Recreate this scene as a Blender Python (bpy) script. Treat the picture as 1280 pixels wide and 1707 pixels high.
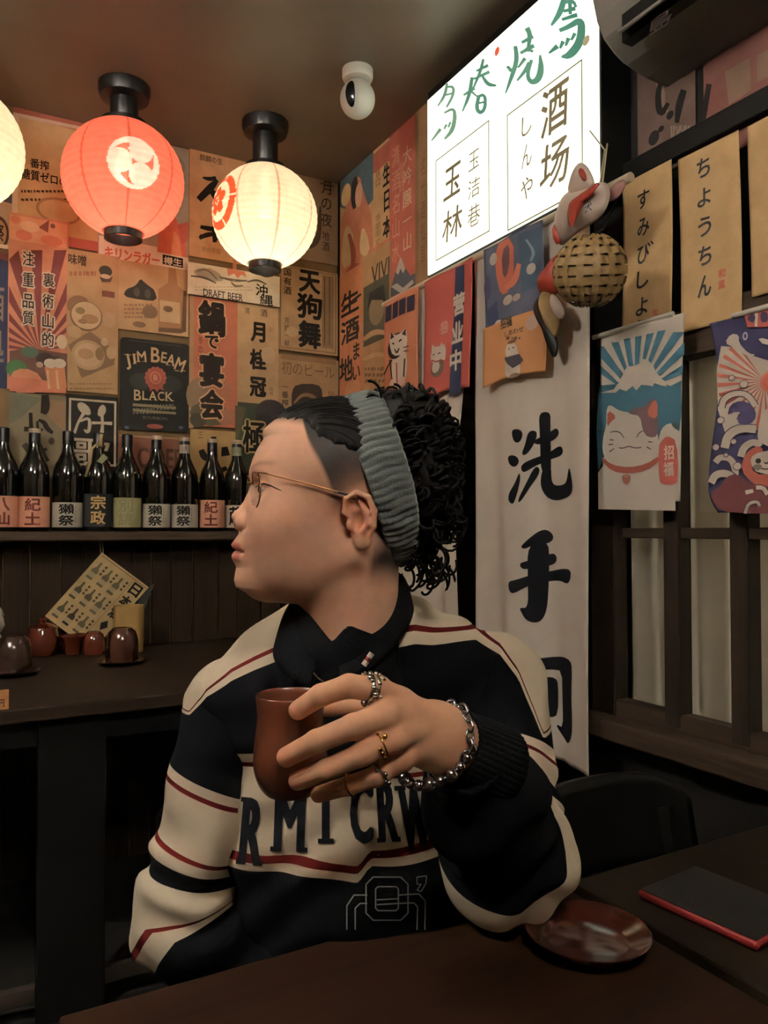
import bpy, bmesh, math, random
import numpy as np
from mathutils import Vector, Matrix
from mathutils.geometry import tessellate_polygon

scene = bpy.context.scene
for o in list(bpy.data.objects):
    bpy.data.objects.remove(o)
COL = scene.collection
PI = math.pi
R = math.radians

# ------------------------------------------------------------------ camera
CAM = Vector((0.0, 0.0, 1.2))
YAW, PITCH, FPX = R(29.0), R(1.39), 1300.0
cam_data = bpy.data.cameras.new('camera')
cam_data.sensor_fit = 'HORIZONTAL'
cam_data.sensor_width = 36.0
cam_data.lens = 36.0 * FPX / 1280.0
cam_data.clip_start = 0.02
camera = bpy.data.objects.new('camera', cam_data)
COL.objects.link(camera)
camera.location = CAM
camera.rotation_euler = (PI / 2 + PITCH, 0, -YAW)
scene.camera = camera

# ------------------------------------------------------------------ world, exposure
world = bpy.data.worlds.new('world')
scene.world = world
world.use_nodes = True
world.node_tree.nodes['Background'].inputs[0].default_value = (0.9, 0.75, 0.6, 1)
world.node_tree.nodes['Background'].inputs[1].default_value = 0.004
vs = scene.view_settings
vs.view_transform = 'Standard'
vs.look = 'None'
vs.gamma = 1.0
vs.use_curve_mapping = False
vs.exposure = 0.5
BULB_W = 1.6           # bulbs of the lanterns in the row along the bottle wall
BULB_FILL_W = 150.0      # bulbs of the added, unseen fill lanterns
SIGN_E = 1.15            # light box behind the sign face
WARM = (1.0, 0.87, 0.70)
FILL = (1.0, 0.93, 0.86)

# ------------------------------------------------------------------ helpers
_F = Vector((math.sin(YAW) * math.cos(PITCH), math.cos(YAW) * math.cos(PITCH), math.sin(PITCH)))
_R = Vector((math.cos(YAW), -math.sin(YAW), 0))
_U = _R.cross(_F)

def ray(px, py):
    return _F + _R * ((px - 640) / FPX) + _U * ((853.5 - py) / FPX)
def at(px, py, d):
    return CAM + ray(px, py) * d
def on_x(px, py, X):
    r = ray(px, py); return CAM + r * ((X - CAM.x) / r.x)
def on_y(px, py, Y):
    r = ray(px, py); return CAM + r * ((Y - CAM.y) / r.y)
def on_z(px, py, Z):
    r = ray(px, py); return CAM + r * ((Z - CAM.z) / r.z)

def lin(c):
    out = []
    for v in c[:3]:
        v = v / 255.0
        out.append(v / 12.92 if v <= 0.04045 else ((v + 0.055) / 1.055) ** 2.4)
    return tuple(out) + (1.0,)

class NT:
    """tiny node helper"""
    def __init__(s, name):
        s.m = bpy.data.materials.new(name); s.m.use_nodes = True
        s.t = s.m.node_tree; s.b = s.t.nodes['Principled BSDF']; s.out = s.t.nodes['Material Output']
    def n(s, kind, **kw):
        nd = s.t.nodes.new(kind)
        for k, v in kw.items():
            if k.startswith('i_'):
                k = k[2:]; k = int(k) if k.isdigit() else k
                nd.inputs[k].default_value = v
            else:
                setattr(nd, k, v)
        return nd
    def l(s, a, b): s.t.links.new(a, b)

def noise_mix(t, col_socket_or_val, scale=8, amt=0.25, dark=(0.35, 0.28, 0.2, 1), detail=5, coord='Object', stretch=None):
    tc = t.n('ShaderNodeTexCoord'); src = tc.outputs[coord]
    if stretch:
        mp = t.n('ShaderNodeMapping'); mp.inputs['Scale'].default_value = stretch; t.l(src, mp.inputs[0]); src = mp.outputs[0]
    nz = t.n('ShaderNodeTexNoise', i_Scale=scale, i_Detail=detail, i_Roughness=0.6); t.l(src, nz.inputs['Vector'])
    rp = t.n('ShaderNodeMapRange'); rp.inputs[1].default_value = 0.35; rp.inputs[2].default_value = 0.75
    rp.inputs[3].default_value = 0; rp.inputs[4].default_value = amt
    t.l(nz.outputs[0], rp.inputs[0])
    mx = t.n('ShaderNodeMix', data_type='RGBA', blend_type='MULTIPLY')
    t.l(rp.outputs[0], mx.inputs[0])
    if isinstance(col_socket_or_val, tuple): mx.inputs[6].default_value = col_socket_or_val
    else: t.l(col_socket_or_val, mx.inputs[6])
    mx.inputs[7].default_value = dark
    return mx.outputs[2], nz.outputs[0], src

def mat(name, rgb, rough=0.6, metal=0.0, vary=0.25, scale=8, bump=0.0, bscale=60, spec=0.5, stretch=None, coat=0.0, sheen=0.0, emit=None, emit_s=0):
    t = NT(name)
    c, nz, src = noise_mix(t, lin(rgb), scale, vary, stretch=stretch)
    t.l(c, t.b.inputs['Base Color'])
    t.b.inputs['Roughness'].default_value = rough
    t.b.inputs['Metallic'].default_value = metal
    t.b.inputs['Specular IOR Level'].default_value = spec
    t.b.inputs['Coat Weight'].default_value = coat
    t.b.inputs['Coat Roughness'].default_value = 0.15
    t.b.inputs['Sheen Weight'].default_value = sheen
    if bump:
        n2 = t.n('ShaderNodeTexNoise', i_Scale=bscale, i_Detail=4); t.l(src, n2.inputs['Vector'])
        bp = t.n('ShaderNodeBump', i_Strength=bump, i_Distance=0.004); t.l(n2.outputs[0], bp.inputs['Height'])
        t.l(bp.outputs[0], t.b.inputs['Normal'])
    if emit:
        t.b.inputs['Emission Color'].default_value = lin(emit); t.b.inputs['Emission Strength'].default_value = emit_s
    return t.m

def wood(name, c1, c2, axis='Z', rough=0.5, scale=18, coat=0.0, spec=.08):
    """stained wood with grain running along one axis"""
    t = NT(name)
    tc = t.n('ShaderNodeTexCoord'); mp = t.n('ShaderNodeMapping')
    s = {'X': (0.06, 1, 1), 'Y': (1, 0.06, 1), 'Z': (1, 1, 0.06)}[axis]
    mp.inputs['Scale'].default_value = s; t.l(tc.outputs['Object'], mp.inputs[0])
    n1 = t.n('ShaderNodeTexNoise', i_Scale=scale, i_Detail=8, i_Roughness=0.65, i_Distortion=0.6); t.l(mp.outputs[0], n1.inputs['Vector'])
    n2 = t.n('ShaderNodeTexNoise', i_Scale=scale * 7, i_Detail=4); t.l(mp.outputs[0], n2.inputs['Vector'])
    ad = t.n('ShaderNodeMix', data_type='FLOAT', i_0=0.35); t.l(n1.outputs[0], ad.inputs[2]); t.l(n2.outputs[0], ad.inputs[3])
    cr = t.n('ShaderNodeValToRGB'); t.l(ad.outputs[0], cr.inputs[0])
    cr.color_ramp.elements[0].position = 0.35; cr.color_ramp.elements[0].color = lin(c1)
    cr.color_ramp.elements[1].position = 0.68; cr.color_ramp.elements[1].color = lin(c2)
    t.l(cr.outputs[0], t.b.inputs['Base Color'])
    t.b.inputs['Roughness'].default_value = rough; t.b.inputs['Coat Weight'].default_value = coat; t.b.inputs['Specular IOR Level'].default_value = spec
    t.b.inputs['Coat Roughness'].default_value = 0.25
    bp = t.n('ShaderNodeBump', i_Strength=0.25, i_Distance=0.002); t.l(ad.outputs[0], bp.inputs['Height']); t.l(bp.outputs[0], t.b.inputs['Normal'])
    return t.m

def attr_mat(name, rough=0.75, wear=0.3, scale=14, spec=0.3, weave=0, sss=0.0, bump=0.0, bscale=300):
    """colour comes from the print itself (per-face colour attribute), plus wear"""
    t = NT(name)
    at_ = t.n('ShaderNodeAttribute', attribute_name='Col')
    hs_ = t.n('ShaderNodeHueSaturation', i_Saturation=0.84 if not sss else 1.0); t.l(at_.outputs['Color'], hs_.inputs['Color'])
    c, nz, src = noise_mix(t, hs_.outputs[0], scale, wear, dark=(0.5, 0.42, 0.33, 1))
    t.l(c, t.b.inputs['Base Color'])
    t.b.inputs['Roughness'].default_value = rough; t.b.inputs['Specular IOR Level'].default_value = spec
    if weave or bump:
        if weave:
            w = t.n('ShaderNodeTexNoise', i_Scale=weave, i_Detail=2)
        else:
            w = t.n('ShaderNodeTexNoise', i_Scale=bscale, i_Detail=3)
        t.l(src, w.inputs['Vector'])
        bp = t.n('ShaderNodeBump', i_Strength=bump or 0.3, i_Distance=0.001); t.l(w.outputs[0], bp.inputs['Height']); t.l(bp.outputs[0], t.b.inputs['Normal'])
    if sss:
        t.b.inputs['Subsurface Weight'].default_value = sss
        t.b.inputs['Subsurface Radius'].default_value = (0.010, 0.004, 0.002)
        t.b.inputs['Subsurface Scale'].default_value = 0.6
    return t.m

def tag(o, label=None, cat=None, group=None, kind=None):
    if label: o['label'] = label
    if cat: o['category'] = cat
    if group: o['group'] = group
    if kind: o['kind'] = kind
    return o

def thing(name, label, cat, loc=(0, 0, 0), group=None, rz=0.0):
    o = bpy.data.objects.new(name, None); o.empty_display_size = 0.05
    COL.objects.link(o); o.location = loc; o.rotation_euler = (0, 0, rz)
    return tag(o, label, cat, group)

def link_mesh(name, me, m, parent=None):
    o = bpy.data.objects.new(name, me); COL.objects.link(o)
    if m is not None: me.materials.append(m)
    if parent is not None:
        o.parent = parent
    return o

class MB:
    """collects shapes; build() links them as one mesh object. Coordinates are world unless the parent is given a base offset."""
    def __init__(s): s.v = []; s.f = []; s.c = []
    def add(s, vs, fs, col=None):
        n = len(s.v); s.v.extend([tuple(p) for p in vs]); s.f.extend([tuple(i + n for i in f) for f in fs])
        s.c.extend([col] * len(fs)); return s
    def box(s, x0, y0, z0, x1, y1, z1, M=None, col=None):
        vs = [(x0, y0, z0), (x1, y0, z0), (x1, y1, z0), (x0, y1, z0), (x0, y0, z1), (x1, y0, z1), (x1, y1, z1), (x0, y1, z1)]
        if M is not None: vs = [M @ Vector(p) for p in vs]
        return s.add(vs, [(3, 2, 1, 0), (4, 5, 6, 7), (0, 1, 5, 4), (1, 2, 6, 5), (2, 3, 7, 6), (3, 0, 4, 7)], col)
    def lathe(s, prof, n=32, c=(0, 0, 0), M=None, col=None, cap=True):
        vs, fs = [], []
        for r, z in prof:
            for k in range(n):
                a = 2 * PI * k / n; p = Vector((r * math.cos(a), r * math.sin(a), z))
                if M is not None: p = M @ p
                vs.append((p[0] + c[0], p[1] + c[1], p[2] + c[2]))
        for i in range(len(prof) - 1):
            for k in range(n):
                k2 = (k + 1) % n
                fs.append((i * n + k, i * n + k2, (i + 1) * n + k2, (i + 1) * n + k))
        if cap and prof[0][0] > 1e-4: fs.append(tuple(range(n))[::-1])
        if cap and prof[-1][0] > 1e-4: fs.append(tuple((len(prof) - 1) * n + k for k in range(n)))
        return s.add(vs, fs, col)
    def tube(s, pts, r, n=8, closed=False, col=None):
        pts = [Vector(p) for p in pts]; m = len(pts)
        rs = r if isinstance(r, (list, tuple)) else [r] * m
        vs, fs = [], []; prev = None
        for i, p in enumerate(pts):
            a = pts[(i - 1) % m] if (closed or i > 0) else p
            b = pts[(i + 1) % m] if (closed or i < m - 1) else p
            t = (b - a).normalized() if (b - a).length > 1e-9 else Vector((0, 0, 1))
            if prev is None:
                up = Vector((0, 0, 1)) if abs(t.z) < 0.9 else Vector((1, 0, 0))
                prev = (up - t * up.dot(t)).normalized()
            else:
                prev = (prev - t * prev.dot(t))
                prev = prev.normalized() if prev.length > 1e-6 else t.orthogonal().normalized()
            q = t.cross(prev)
            for k in range(n):
                a_ = 2 * PI * k / n
                vs.append(p + (prev * math.cos(a_) + q * math.sin(a_)) * rs[i])
        for i in range(m if closed else m - 1):
            j = (i + 1) % m
            for k in range(n):
                k2 = (k + 1) % n
                fs.append((i * n + k, i * n + k2, j * n + k2, j * n + k))
        if not closed:
            fs.append(tuple(range(n))[::-1]); fs.append(tuple((m - 1) * n + k for k in range(n)))
        return s.add(vs, fs, col)
    def grid(s, fn, nu, nv, col=None, closed_u=False):
        vs = [fn(i / nu, j / nv) for j in range(nv + 1) for i in range(nu + (0 if closed_u else 1))]
        w = nu + (0 if closed_u else 1)
        fs = [(j * w + i, j * w + (i + 1) % w, (j + 1) * w + (i + 1) % w, (j + 1) * w + i) for j in range(nv) for i in range(nu)]
        return s.add(vs, fs, col)
    def prism(s, poly, emb, t, col=None):
        """poly: 2D outline; emb(u, v, d) embeds it; d from 0 to t is thickness"""
        n = len(poly)
        vs = [emb(u, v, 0) for u, v in poly] + [emb(u, v, t) for u, v in poly]
        tri = tessellate_polygon([[Vector((u, v, 0)) for u, v in poly]])
        fs = [tuple(a) for a in tri] + [tuple(n + i for i in a) for a in tri]
        fs += [(i, (i + 1) % n, n + (i + 1) % n, n + i) for i in range(n)]
        return s.add(vs, fs, col)
    def build(s, name, m, parent=None, smooth=False, bevel=0, seg=2, angle=35, solid=0, subs=0, local=False):
        me = bpy.data.meshes.new(name)
        vs = s.v
        if parent is not None and not local:
            b = parent.location
            if parent.parent is not None: b = b + parent.parent.location
            vs = [(p[0] - b.x, p[1] - b.y, p[2] - b.z) for p in s.v]
        me.from_pydata(vs, [], s.f); me.update()
        bm = bmesh.new(); bm.from_mesh(me); bmesh.ops.recalc_face_normals(bm, faces=bm.faces); bm.to_mesh(me); bm.free()
        if any(c is not None for c in s.c):
            a = me.color_attributes.new('Col', 'FLOAT_COLOR', 'CORNER'); buf = []
            for p, c in zip(me.polygons, s.c):
                cc = lin(c) if c is not None else (1, 1, 1, 1)
                for _ in p.vertices: buf.extend(cc)
            a.data.foreach_set('color', buf)
        o = link_mesh(name, me, m, parent)
        if smooth:
            me.polygons.foreach_set('use_smooth', [True] * len(me.polygons))
            if smooth == 'auto':
                bm = bmesh.new(); bm.from_mesh(me)
                for e in bm.edges:
                    if len(e.link_faces) == 2 and e.calc_face_angle(0) > R(angle): e.smooth = False
                bm.to_mesh(me); bm.free()
        if solid:
            md = o.modifiers.new('solid', 'SOLIDIFY'); md.thickness = solid; md.offset = 0
        if bevel:
            md = o.modifiers.new('bevel', 'BEVEL'); md.width = bevel; md.segments = seg; md.limit_method = 'ANGLE'; md.angle_limit = R(30)
        if subs:
            md = o.modifiers.new('subs', 'SUBSURF'); md.levels = subs; md.render_levels = subs
        return o

def copy_tree(o, parent=None):
    c = o.copy(); COL.objects.link(c); c.parent = parent
    for ch in list(o.children): copy_tree(ch, c)
    return c

# ------------------------------------------------------------------ lettering and flat print
_GL = {}
def glyph(s, bold=0.0):
    k = (s, bold)
    if k not in _GL:
        cu = bpy.data.curves.new('t', 'FONT'); cu.body = s; cu.size = 1; cu.offset = bold; cu.resolution_u = 3
        ob = bpy.data.objects.new('t', cu); me = bpy.data.meshes.new_from_object(ob)
        v = [(p.co.x, p.co.y) for p in me.vertices]; f = [tuple(p.vertices) for p in me.polygons]
        xs = [p[0] for p in v] or [0]; ys = [p[1] for p in v] or [0]
        x0, x1, y0, y1 = min(xs), max(xs), min(ys), max(ys)
        w, h = max(x1 - x0, 1e-3), max(y1 - y0, 1e-3)
        _GL[k] = ([((a - (x0 + x1) / 2) / w, (b - (y0 + y1) / 2) / h) for a, b in v], f, w, h)
        bpy.data.objects.remove(ob); bpy.data.curves.remove(cu); bpy.data.meshes.remove(me)
    return _GL[k]

def densify(poly, maxlen):
    out = []
    for i, a in enumerate(poly):
        b = poly[(i + 1) % len(poly)]
        n = max(1, int(math.hypot(b[0] - a[0], b[1] - a[1]) / maxlen))
        out += [(a[0] + (b[0] - a[0]) * k / n, a[1] + (b[1] - a[1]) * k / n) for k in range(n)]
    return out

def chaikin(pts, n=2, closed=True):
    for _ in range(n):
        out = []
        m = len(pts)
        for i in range(m if closed else m - 1):
            a, b = pts[i], pts[(i + 1) % m]
            out += [(a[0] * .75 + b[0] * .25, a[1] * .75 + b[1] * .25), (a[0] * .25 + b[0] * .75, a[1] * .25 + b[1] * .75)]
        if not closed: out = [pts[0]] + out + [pts[-1]]
        pts = out
    return pts

class Art:
    """flat print lying on a wall plane (or on a cloth with a fold function). Points are measured as photo pixels and
    converted once to metres on the plane the sheet hangs in."""
    def __init__(s, plane, pos, eps=0.0005, fold=None, step=0.00005):
        s.plane, s.pos, s.eps, s.fold, s.step = plane, pos, eps, fold, step
        s.v, s.f, s.c = [], [], []; s.layer = 0
    def st(s, px, py):
        p = on_y(px, py, s.pos) if s.plane == 'y' else on_x(px, py, s.pos)
        return ((p.x if s.plane == 'y' else -p.y), p.z)
    def emb(s, u, v, d):
        off = (s.fold(u, v) if s.fold else 0.0) + d
        return (u, s.pos - off, v) if s.plane == 'y' else (s.pos - off, -u, v)
    def scale(s, px, py):
        a = s.st(px, py); b = s.st(px + 1, py); c = s.st(px, py - 1)
        return abs(b[0] - a[0]), abs(c[1] - a[1])
    def _emit(s, pts, faces, col, up=True, extra=0.0):
        if up: s.layer += 1
        d = s.eps + s.layer * s.step + extra
        if s.fold:
            P = [list(p) for p in pts]; T = []
            for f in faces:
                for k in range(1, len(f) - 1): T.append((f[0], f[k], f[k + 1]))
            done = []
            mid = {}
            lim = 0.008
            while T:
                a, b, c = T.pop()
                es = [(math.dist(P[a], P[b]), a, b, c), (math.dist(P[b], P[c]), b, c, a), (math.dist(P[c], P[a]), c, a, b)]
                L, i, j, k = max(es)
                if L < lim: done.append((a, b, c)); continue
                key = (min(i, j), max(i, j))
                if key not in mid:
                    P.append([(P[i][0] + P[j][0]) / 2, (P[i][1] + P[j][1]) / 2]); mid[key] = len(P) - 1
                m = mid[key]; T += [(i, m, k), (m, j, k)]
            pts, faces = P, done
        n = len(s.v)
        s.v += [s.emb(u, v, d) for u, v in pts]
        s.f += [tuple(i + n for i in f) for f in faces]; s.c += [col] * len(faces)
    def poly(s, pxs, col, smooth=0, up=True):
        if smooth: pxs = chaikin(pxs, smooth)
        p = [s.st(*q) for q in pxs]
        tri = tessellate_polygon([[Vector((a, b, 0)) for a, b in p]])
        s._emit(p, [tuple(t) for t in tri], col, up); return s
    def rect(s, x0, y0, x1, y1, col):
        a = s.st(x0, y0); b = s.st(x1, y1)
        s._emit([a, (b[0], a[1]), b, (a[0], b[1])], [(0, 1, 2, 3)], col); return s
    def frame(s, x0, y0, x1, y1, w, col):
        a = s.st(x0, y0); b = s.st(x1, y1); wx, wy = s.scale((x0 + x1) / 2, (y0 + y1) / 2); tx, ty = w * wx, w * wy
        o = [a, (b[0], a[1]), b, (a[0], b[1])]
        i = [(a[0] + tx, a[1] - ty), (b[0] - tx, a[1] - ty), (b[0] - tx, b[1] + ty), (a[0] + tx, b[1] + ty)]
        s._emit(o + i, [(k, (k + 1) % 4, 4 + (k + 1) % 4, 4 + k) for k in range(4)], col); return s
    def ell(s, cx, cy, rx, ry, col, n=24, a0=0, a1=360):
        c = s.st(cx, cy); w, h = s.scale(cx, cy); full = a1 - a0 >= 360
        pts = [(c[0] + rx * w * math.cos(R(a0 + (a1 - a0) * k / n)), c[1] + ry * h * math.sin(R(a0 + (a1 - a0) * k / n))) for k in range(n + (0 if full else 1))]
        if not full: pts.append(c)
        s._emit(pts, [tuple(range(len(pts)))] if full else [(len(pts) - 1, k, k + 1) for k in range(n)], col); return s
    def text(s, t, cx, cy, w, h, col, bold=0.0, shear=0.0, rot=0.0):
        """one character or a line of text fitted to a w x h pixel box around (cx, cy)"""
        v, f, gw, gh = glyph(t)
        c = s.st(cx, cy); sx, sy = s.scale(cx, cy); W, Hh = w * sx, h * sy
        ca, sa = math.cos(R(rot)), math.sin(R(rot))
        b_ = bold * Hh * (0.95 if len(t) == 1 else 1.0); W = max(W - 2 * b_, W * .4); Hh = max(Hh - 2 * b_, Hh * .4)
        s.layer += 1
        for k in range(8 if bold else 1):       # heavier strokes: the same outline struck again around its centre
            ox, oy = (b_ * math.cos(k * PI / 4), b_ * math.sin(k * PI / 4)) if bold else (0, 0)
            pts = []
            for a, b in v:
                x, y = a * W + b * shear * Hh, b * Hh
                pts.append((c[0] + x * ca - y * sa + ox, c[1] + x * sa + y * ca + oy))
            s._emit(pts, f, col, up=False, extra=k * .000005)
        return s
    def vtext(s, t, cx, y0, y1, w, col, bold=0.0, shear=0.0, fill=0.84, dx=0.0):
        """characters stacked from y0 down to y1"""
        n = len(t); h = (y1 - y0) / n
        for k, ch in enumerate(t):
            if ch == ' ': continue
            v, f, gw, gh = glyph(ch)
            s.text(ch, cx + dx * k, y0 + h * (k + .5), w * min(1, gw / 0.9), h * fill * min(1, gh / 0.9), col, bold, shear)
        return s
    def stroke(s, pts, w, col, taper=True, smooth=2):
        """brush stroke along pixel points; w is one width or a list of widths in pixels"""
        ws = w if isinstance(w, (list, tuple)) else [w] * len(pts)
        p3 = [(x, y, k) for (x, y), k in zip(pts, ws)]
        for _ in range(smooth):
            out = [p3[0]]
            for a, b in zip(p3, p3[1:]):
                out += [tuple(a[i] * .75 + b[i] * .25 for i in range(3)), tuple(a[i] * .25 + b[i] * .75 for i in range(3))]
            p3 = out + [p3[-1]]
        L, Rr = [], []
        for i, (x, y, k) in enumerate(p3):
            a = p3[max(i - 1, 0)]; b = p3[min(i + 1, len(p3) - 1)]
            dx, dy = b[0] - a[0], b[1] - a[1]; l = math.hypot(dx, dy) or 1
            L.append((x - dy / l * k / 2, y + dx / l * k / 2)); Rr.append((x + dy / l * k / 2, y - dx / l * k / 2))
        pts2 = [s.st(*q) for q in L + Rr]; n = len(L)
        s._emit(pts2, [(i, i + 1, n + i + 1, n + i) for i in range(n - 1)], col); return s
    def lines(s, x0, y0, x1, y1, n, col, seed=0, h=3):
        """rows of small unreadable print"""
        rd = random.Random(seed)
        s.layer += 1
        for k in range(n):
            y = y0 + (y1 - y0) * (k + .5) / n; x = x0
            while x < x1 - 2:
                w = rd.uniform(2, 6)
                a = s.st(x, y - h / 2); b = s.st(min(x + w, x1), y + h / 2)
                s._emit([a, (b[0], a[1]), b, (a[0], b[1])], [(0, 1, 2, 3)], col, up=False)
                x += w + rd.uniform(1, 3)
        return s
    def flush(s, name, m, parent):
        """what has been drawn so far becomes a piece of its own"""
        o = s.build(name, m, parent); s.v, s.f, s.c = [], [], []; return o
    def build(s, name, m, parent):
        mb = MB(); mb.v, mb.f, mb.c = s.v, s.f, s.c
        if not s.f: return None
        return mb.build(name, m, parent, smooth=bool(s.fold))
# ------------------------------------------------------------------ materials
XW, YW, ZC = 1.434, 3.0, 2.69          # right wall, bottle wall, ceiling
M_ceil = mat('ceiling_paint', (112, 100, 86), rough=0.42, vary=0.3, scale=3, spec=0.4)
M_wall = mat('papered_wall', (120, 96, 62), rough=0.8, vary=0.5, scale=6)
M_dark = mat('dark_paint', (20, 18, 17), rough=0.6, vary=0.3, scale=5, spec=.2)
M_black = mat('black_paint', (8, 8, 8), rough=0.5, vary=0.2, spec=.2)
M_floor = mat('floor_concrete', (20, 18, 16), rough=0.6, vary=0.5, scale=4)
M_plank = wood('plank_wood', (24, 17, 11), (44, 32, 22), 'Z', rough=0.6)
M_frame = wood('frame_wood', (26, 21, 17), (46, 37, 30), 'Z', rough=0.5)
M_frameY = wood('rail_wood', (34, 27, 22), (60, 48, 38), 'Y', rough=0.5)
M_table = wood('table_wood', (18, 10, 6), (36, 20, 12), 'X', rough=0.55, scale=9, spec=.04)
M_table2 = wood('table_wood_worn', (18, 13, 9), (30, 23, 15), 'Y', rough=0.5, scale=9, spec=.06)
M_tabledark = wood('side_table_wood', (24, 18, 14), (44, 34, 26), 'X', rough=0.45, scale=9)
M_print = attr_mat('printed_paper', wear=0.45, spec=0.12, rough=.85)
M_cloth = attr_mat('printed_cloth', wear=0.12, weave=900, rough=0.95, spec=0.04)
M_metal = mat('silver_metal', (200, 196, 190), rough=0.25, metal=1.0, vary=0.2)
M_gold = mat('gold_metal', (222, 180, 110), rough=0.22, metal=1.0, vary=0.1)
M_blackplastic = mat('black_plastic', (14, 14, 15), rough=0.35, vary=0.1)
M_white = mat('white_plastic', (225, 222, 212), rough=0.45, vary=0.05)

def struct(name, mb, m, parent=None, **kw):
    o = mb.build(name, m, parent, **kw)
    if parent is None: o['kind'] = 'structure'
    return o

# ------------------------------------------------------------------ room shell
struct('floor', MB().box(-2.2, -1.7, -0.1, 2.5, 3.1, 0), M_floor)
struct('ceiling', MB().box(-2.2, -1.7, ZC, 2.5, 3.1, ZC + 0.1), M_ceil)
wl = struct('wall_left', MB().box(-2.2, YW, 0, 2.5, YW + 0.1, ZC), M_wall)
M_side = mat('side_wall_paint', (96, 78, 58), rough=0.8, vary=0.4, scale=4)
struct('wall_back', MB().box(-2.3, -1.8, 0, 2.5, -1.7, ZC), M_side)
struct('wall_side', MB().box(-2.3, -1.7, 0, -2.2, 3.1, ZC), M_side)
# the right wall around its doorway and window
DY0, DY1, DZ = 1.475, 2.50, 2.02
WY0, WY1, WZ0, WZ1 = 0.10, 1.432, 0.765, 1.60
m = MB()
m.box(XW, DY1, 0, XW + .1, YW, ZC).box(XW, DY0, DZ, XW + .1, DY1, ZC)
m.box(XW, WY1, 0, XW + .1, DY0, ZC)
m.box(XW, WY0, 0, XW + .1, WY1, WZ0).box(XW, WY0, WZ1, XW + .1, WY1, ZC)
m.box(XW, -1.7, 0, XW + .1, WY0, ZC)
struct('wall_right', m, M_dark)
struct('wall_passage', MB().box(2.2, 1.3, 0, 2.3, 3.0, ZC).box(XW + .1, 1.35, 0, 2.2, 1.4, ZC), M_black)
struct('trim_1', MB().box(XW - .03, WY0, 2.035, XW, WY1 + .02, 2.085), M_black, bevel=.004)     # dark rail above the paper strips
struct('trim_2', MB().box(XW - .012, -1.2, 0, XW, WY1, 0.12), M_black, bevel=.003)

# vertical boards below the bottle shelf, each a board of its own
rd = random.Random(4)
x = -1.05; boards = []
plank_me = {}
while x < XW - 0.03:
    w = rd.choice((0.072, 0.086, 0.1)); w = min(w, XW - x - .001); dp = rd.choice((0.010, 0.014, 0.018))
    MB().box(x + .0025, YW - dp, 0.0, x + w - .0025, YW, 1.158).build('plank', M_plank, wl, bevel=.002)
    x += w
# shelf that carries the bottles
sh = MB().box(-1.6, YW - .145, 1.166, XW - .002, YW - .0005, 1.198).build('bottle_shelf', wood('shelf_wood', (40, 32, 27), (78, 64, 52), 'X', rough=.35, coat=.2), None, bevel=.004)
tag(sh, 'long dark wooden shelf carrying the row of sake bottles', 'shelf')

# ------------------------------------------------------------------ window with dark lattice and a pale curtain behind
win = bpy.data.objects.new('window_1', None); COL.objects.link(win); win.location = (XW, (WY0 + WY1) / 2, WZ0); win['kind'] = 'structure'
fx0, fx1 = XW - .035, XW + .012
MB().box(fx0, WY1 - .052, WZ0 - .01, fx1, WY1 + .024, WZ1 + .02).build('window_jamb', M_frame, win, bevel=.004)
MB().box(fx0, WY0, WZ1 - .02, fx1, WY1, WZ1 + .085).build('window_head', M_frameY, win, bevel=.004)
MB().box(fx0 + .005, WY0, WZ0 - .01, fx1, WY1 - .03, WZ0 + .03).build('window_rail', M_frameY, win, bevel=.004)
MB().box(fx0 - .055, WY0, WZ0 - .055, XW, WY1 + .03, WZ0 - .008).build('window_sill', M_frameY, win, bevel=.005)
for px in (1125, 1238, 1352):
    yy = on_x(px, 1000, XW - .02).y
    MB().box(fx0 + .002, yy - .021, WZ0, fx0 + .045, yy + .021, WZ1).build('mullion', M_frame, win, bevel=.003)
zz = on_x(1150, 889, XW - .02).z
for k, (a, b) in enumerate(((1040, 1114), (1137, 1226), (1250, 1340))):
    ya, yb = on_x(a, 889, XW - .02).y, on_x(b, 889, XW - .02).y
    MB().box(fx0 + .008, yb, zz - .012, fx0 + .04, ya, zz + .012).build('muntin', M_frameY, win, bevel=.003)
tg = NT('window_glass')
tg.b.inputs['Base Color'].default_value = (0.95, 1, 0.97, 1); tg.b.inputs['Roughness'].default_value = 0.03
tg.b.inputs['Transmission Weight'].default_value = 1.0; tg.b.inputs['IOR'].default_value = 1.45
tr = tg.n('ShaderNodeBsdfTransparent'); gl = tg.n('ShaderNodeBsdfGlossy', i_Roughness=0.03); fr = tg.n('ShaderNodeFresnel', i_IOR=1.4)
mxs = tg.n('ShaderNodeMixShader', i_0=.07); tg.l(tr.outputs[0], mxs.inputs[1]); tg.l(gl.outputs[0], mxs.inputs[2]); tg.l(mxs.outputs[0], tg.out.inputs[0])
M_glass = tg.m
ys = [WY1 - .05] + [on_x(p, 1000, XW - .02).y for p in (1125, 1238, 1352)]
for k in range(3):
    for z0, z1 in ((WZ0 + .03, zz - .012), (zz + .012, WZ1 - .02)):
        MB().box(XW + .002, ys[k + 1] + .021, z0, XW + .005, ys[k] - (.021 if k else 0), z1).build('pane', M_glass, win)
tcu = NT('curtain_cloth'); cc_, _, _ = noise_mix(tcu, lin((226, 220, 204)), 4, .12, stretch=(1, 1, .2))
tcd = tcu.n('ShaderNodeBsdfDiffuse'); tct = tcu.n('ShaderNodeBsdfTranslucent'); tcm = tcu.n('ShaderNodeMixShader', i_0=.45)
tcu.l(cc_, tcd.inputs[0]); tcu.l(cc_, tct.inputs[0]); tcu.l(tcd.outputs[0], tcm.inputs[1]); tcu.l(tct.outputs[0], tcm.inputs[2]); tcu.l(tcm.outputs[0], tcu.out.inputs[0])
M_curt = tcu.m
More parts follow.
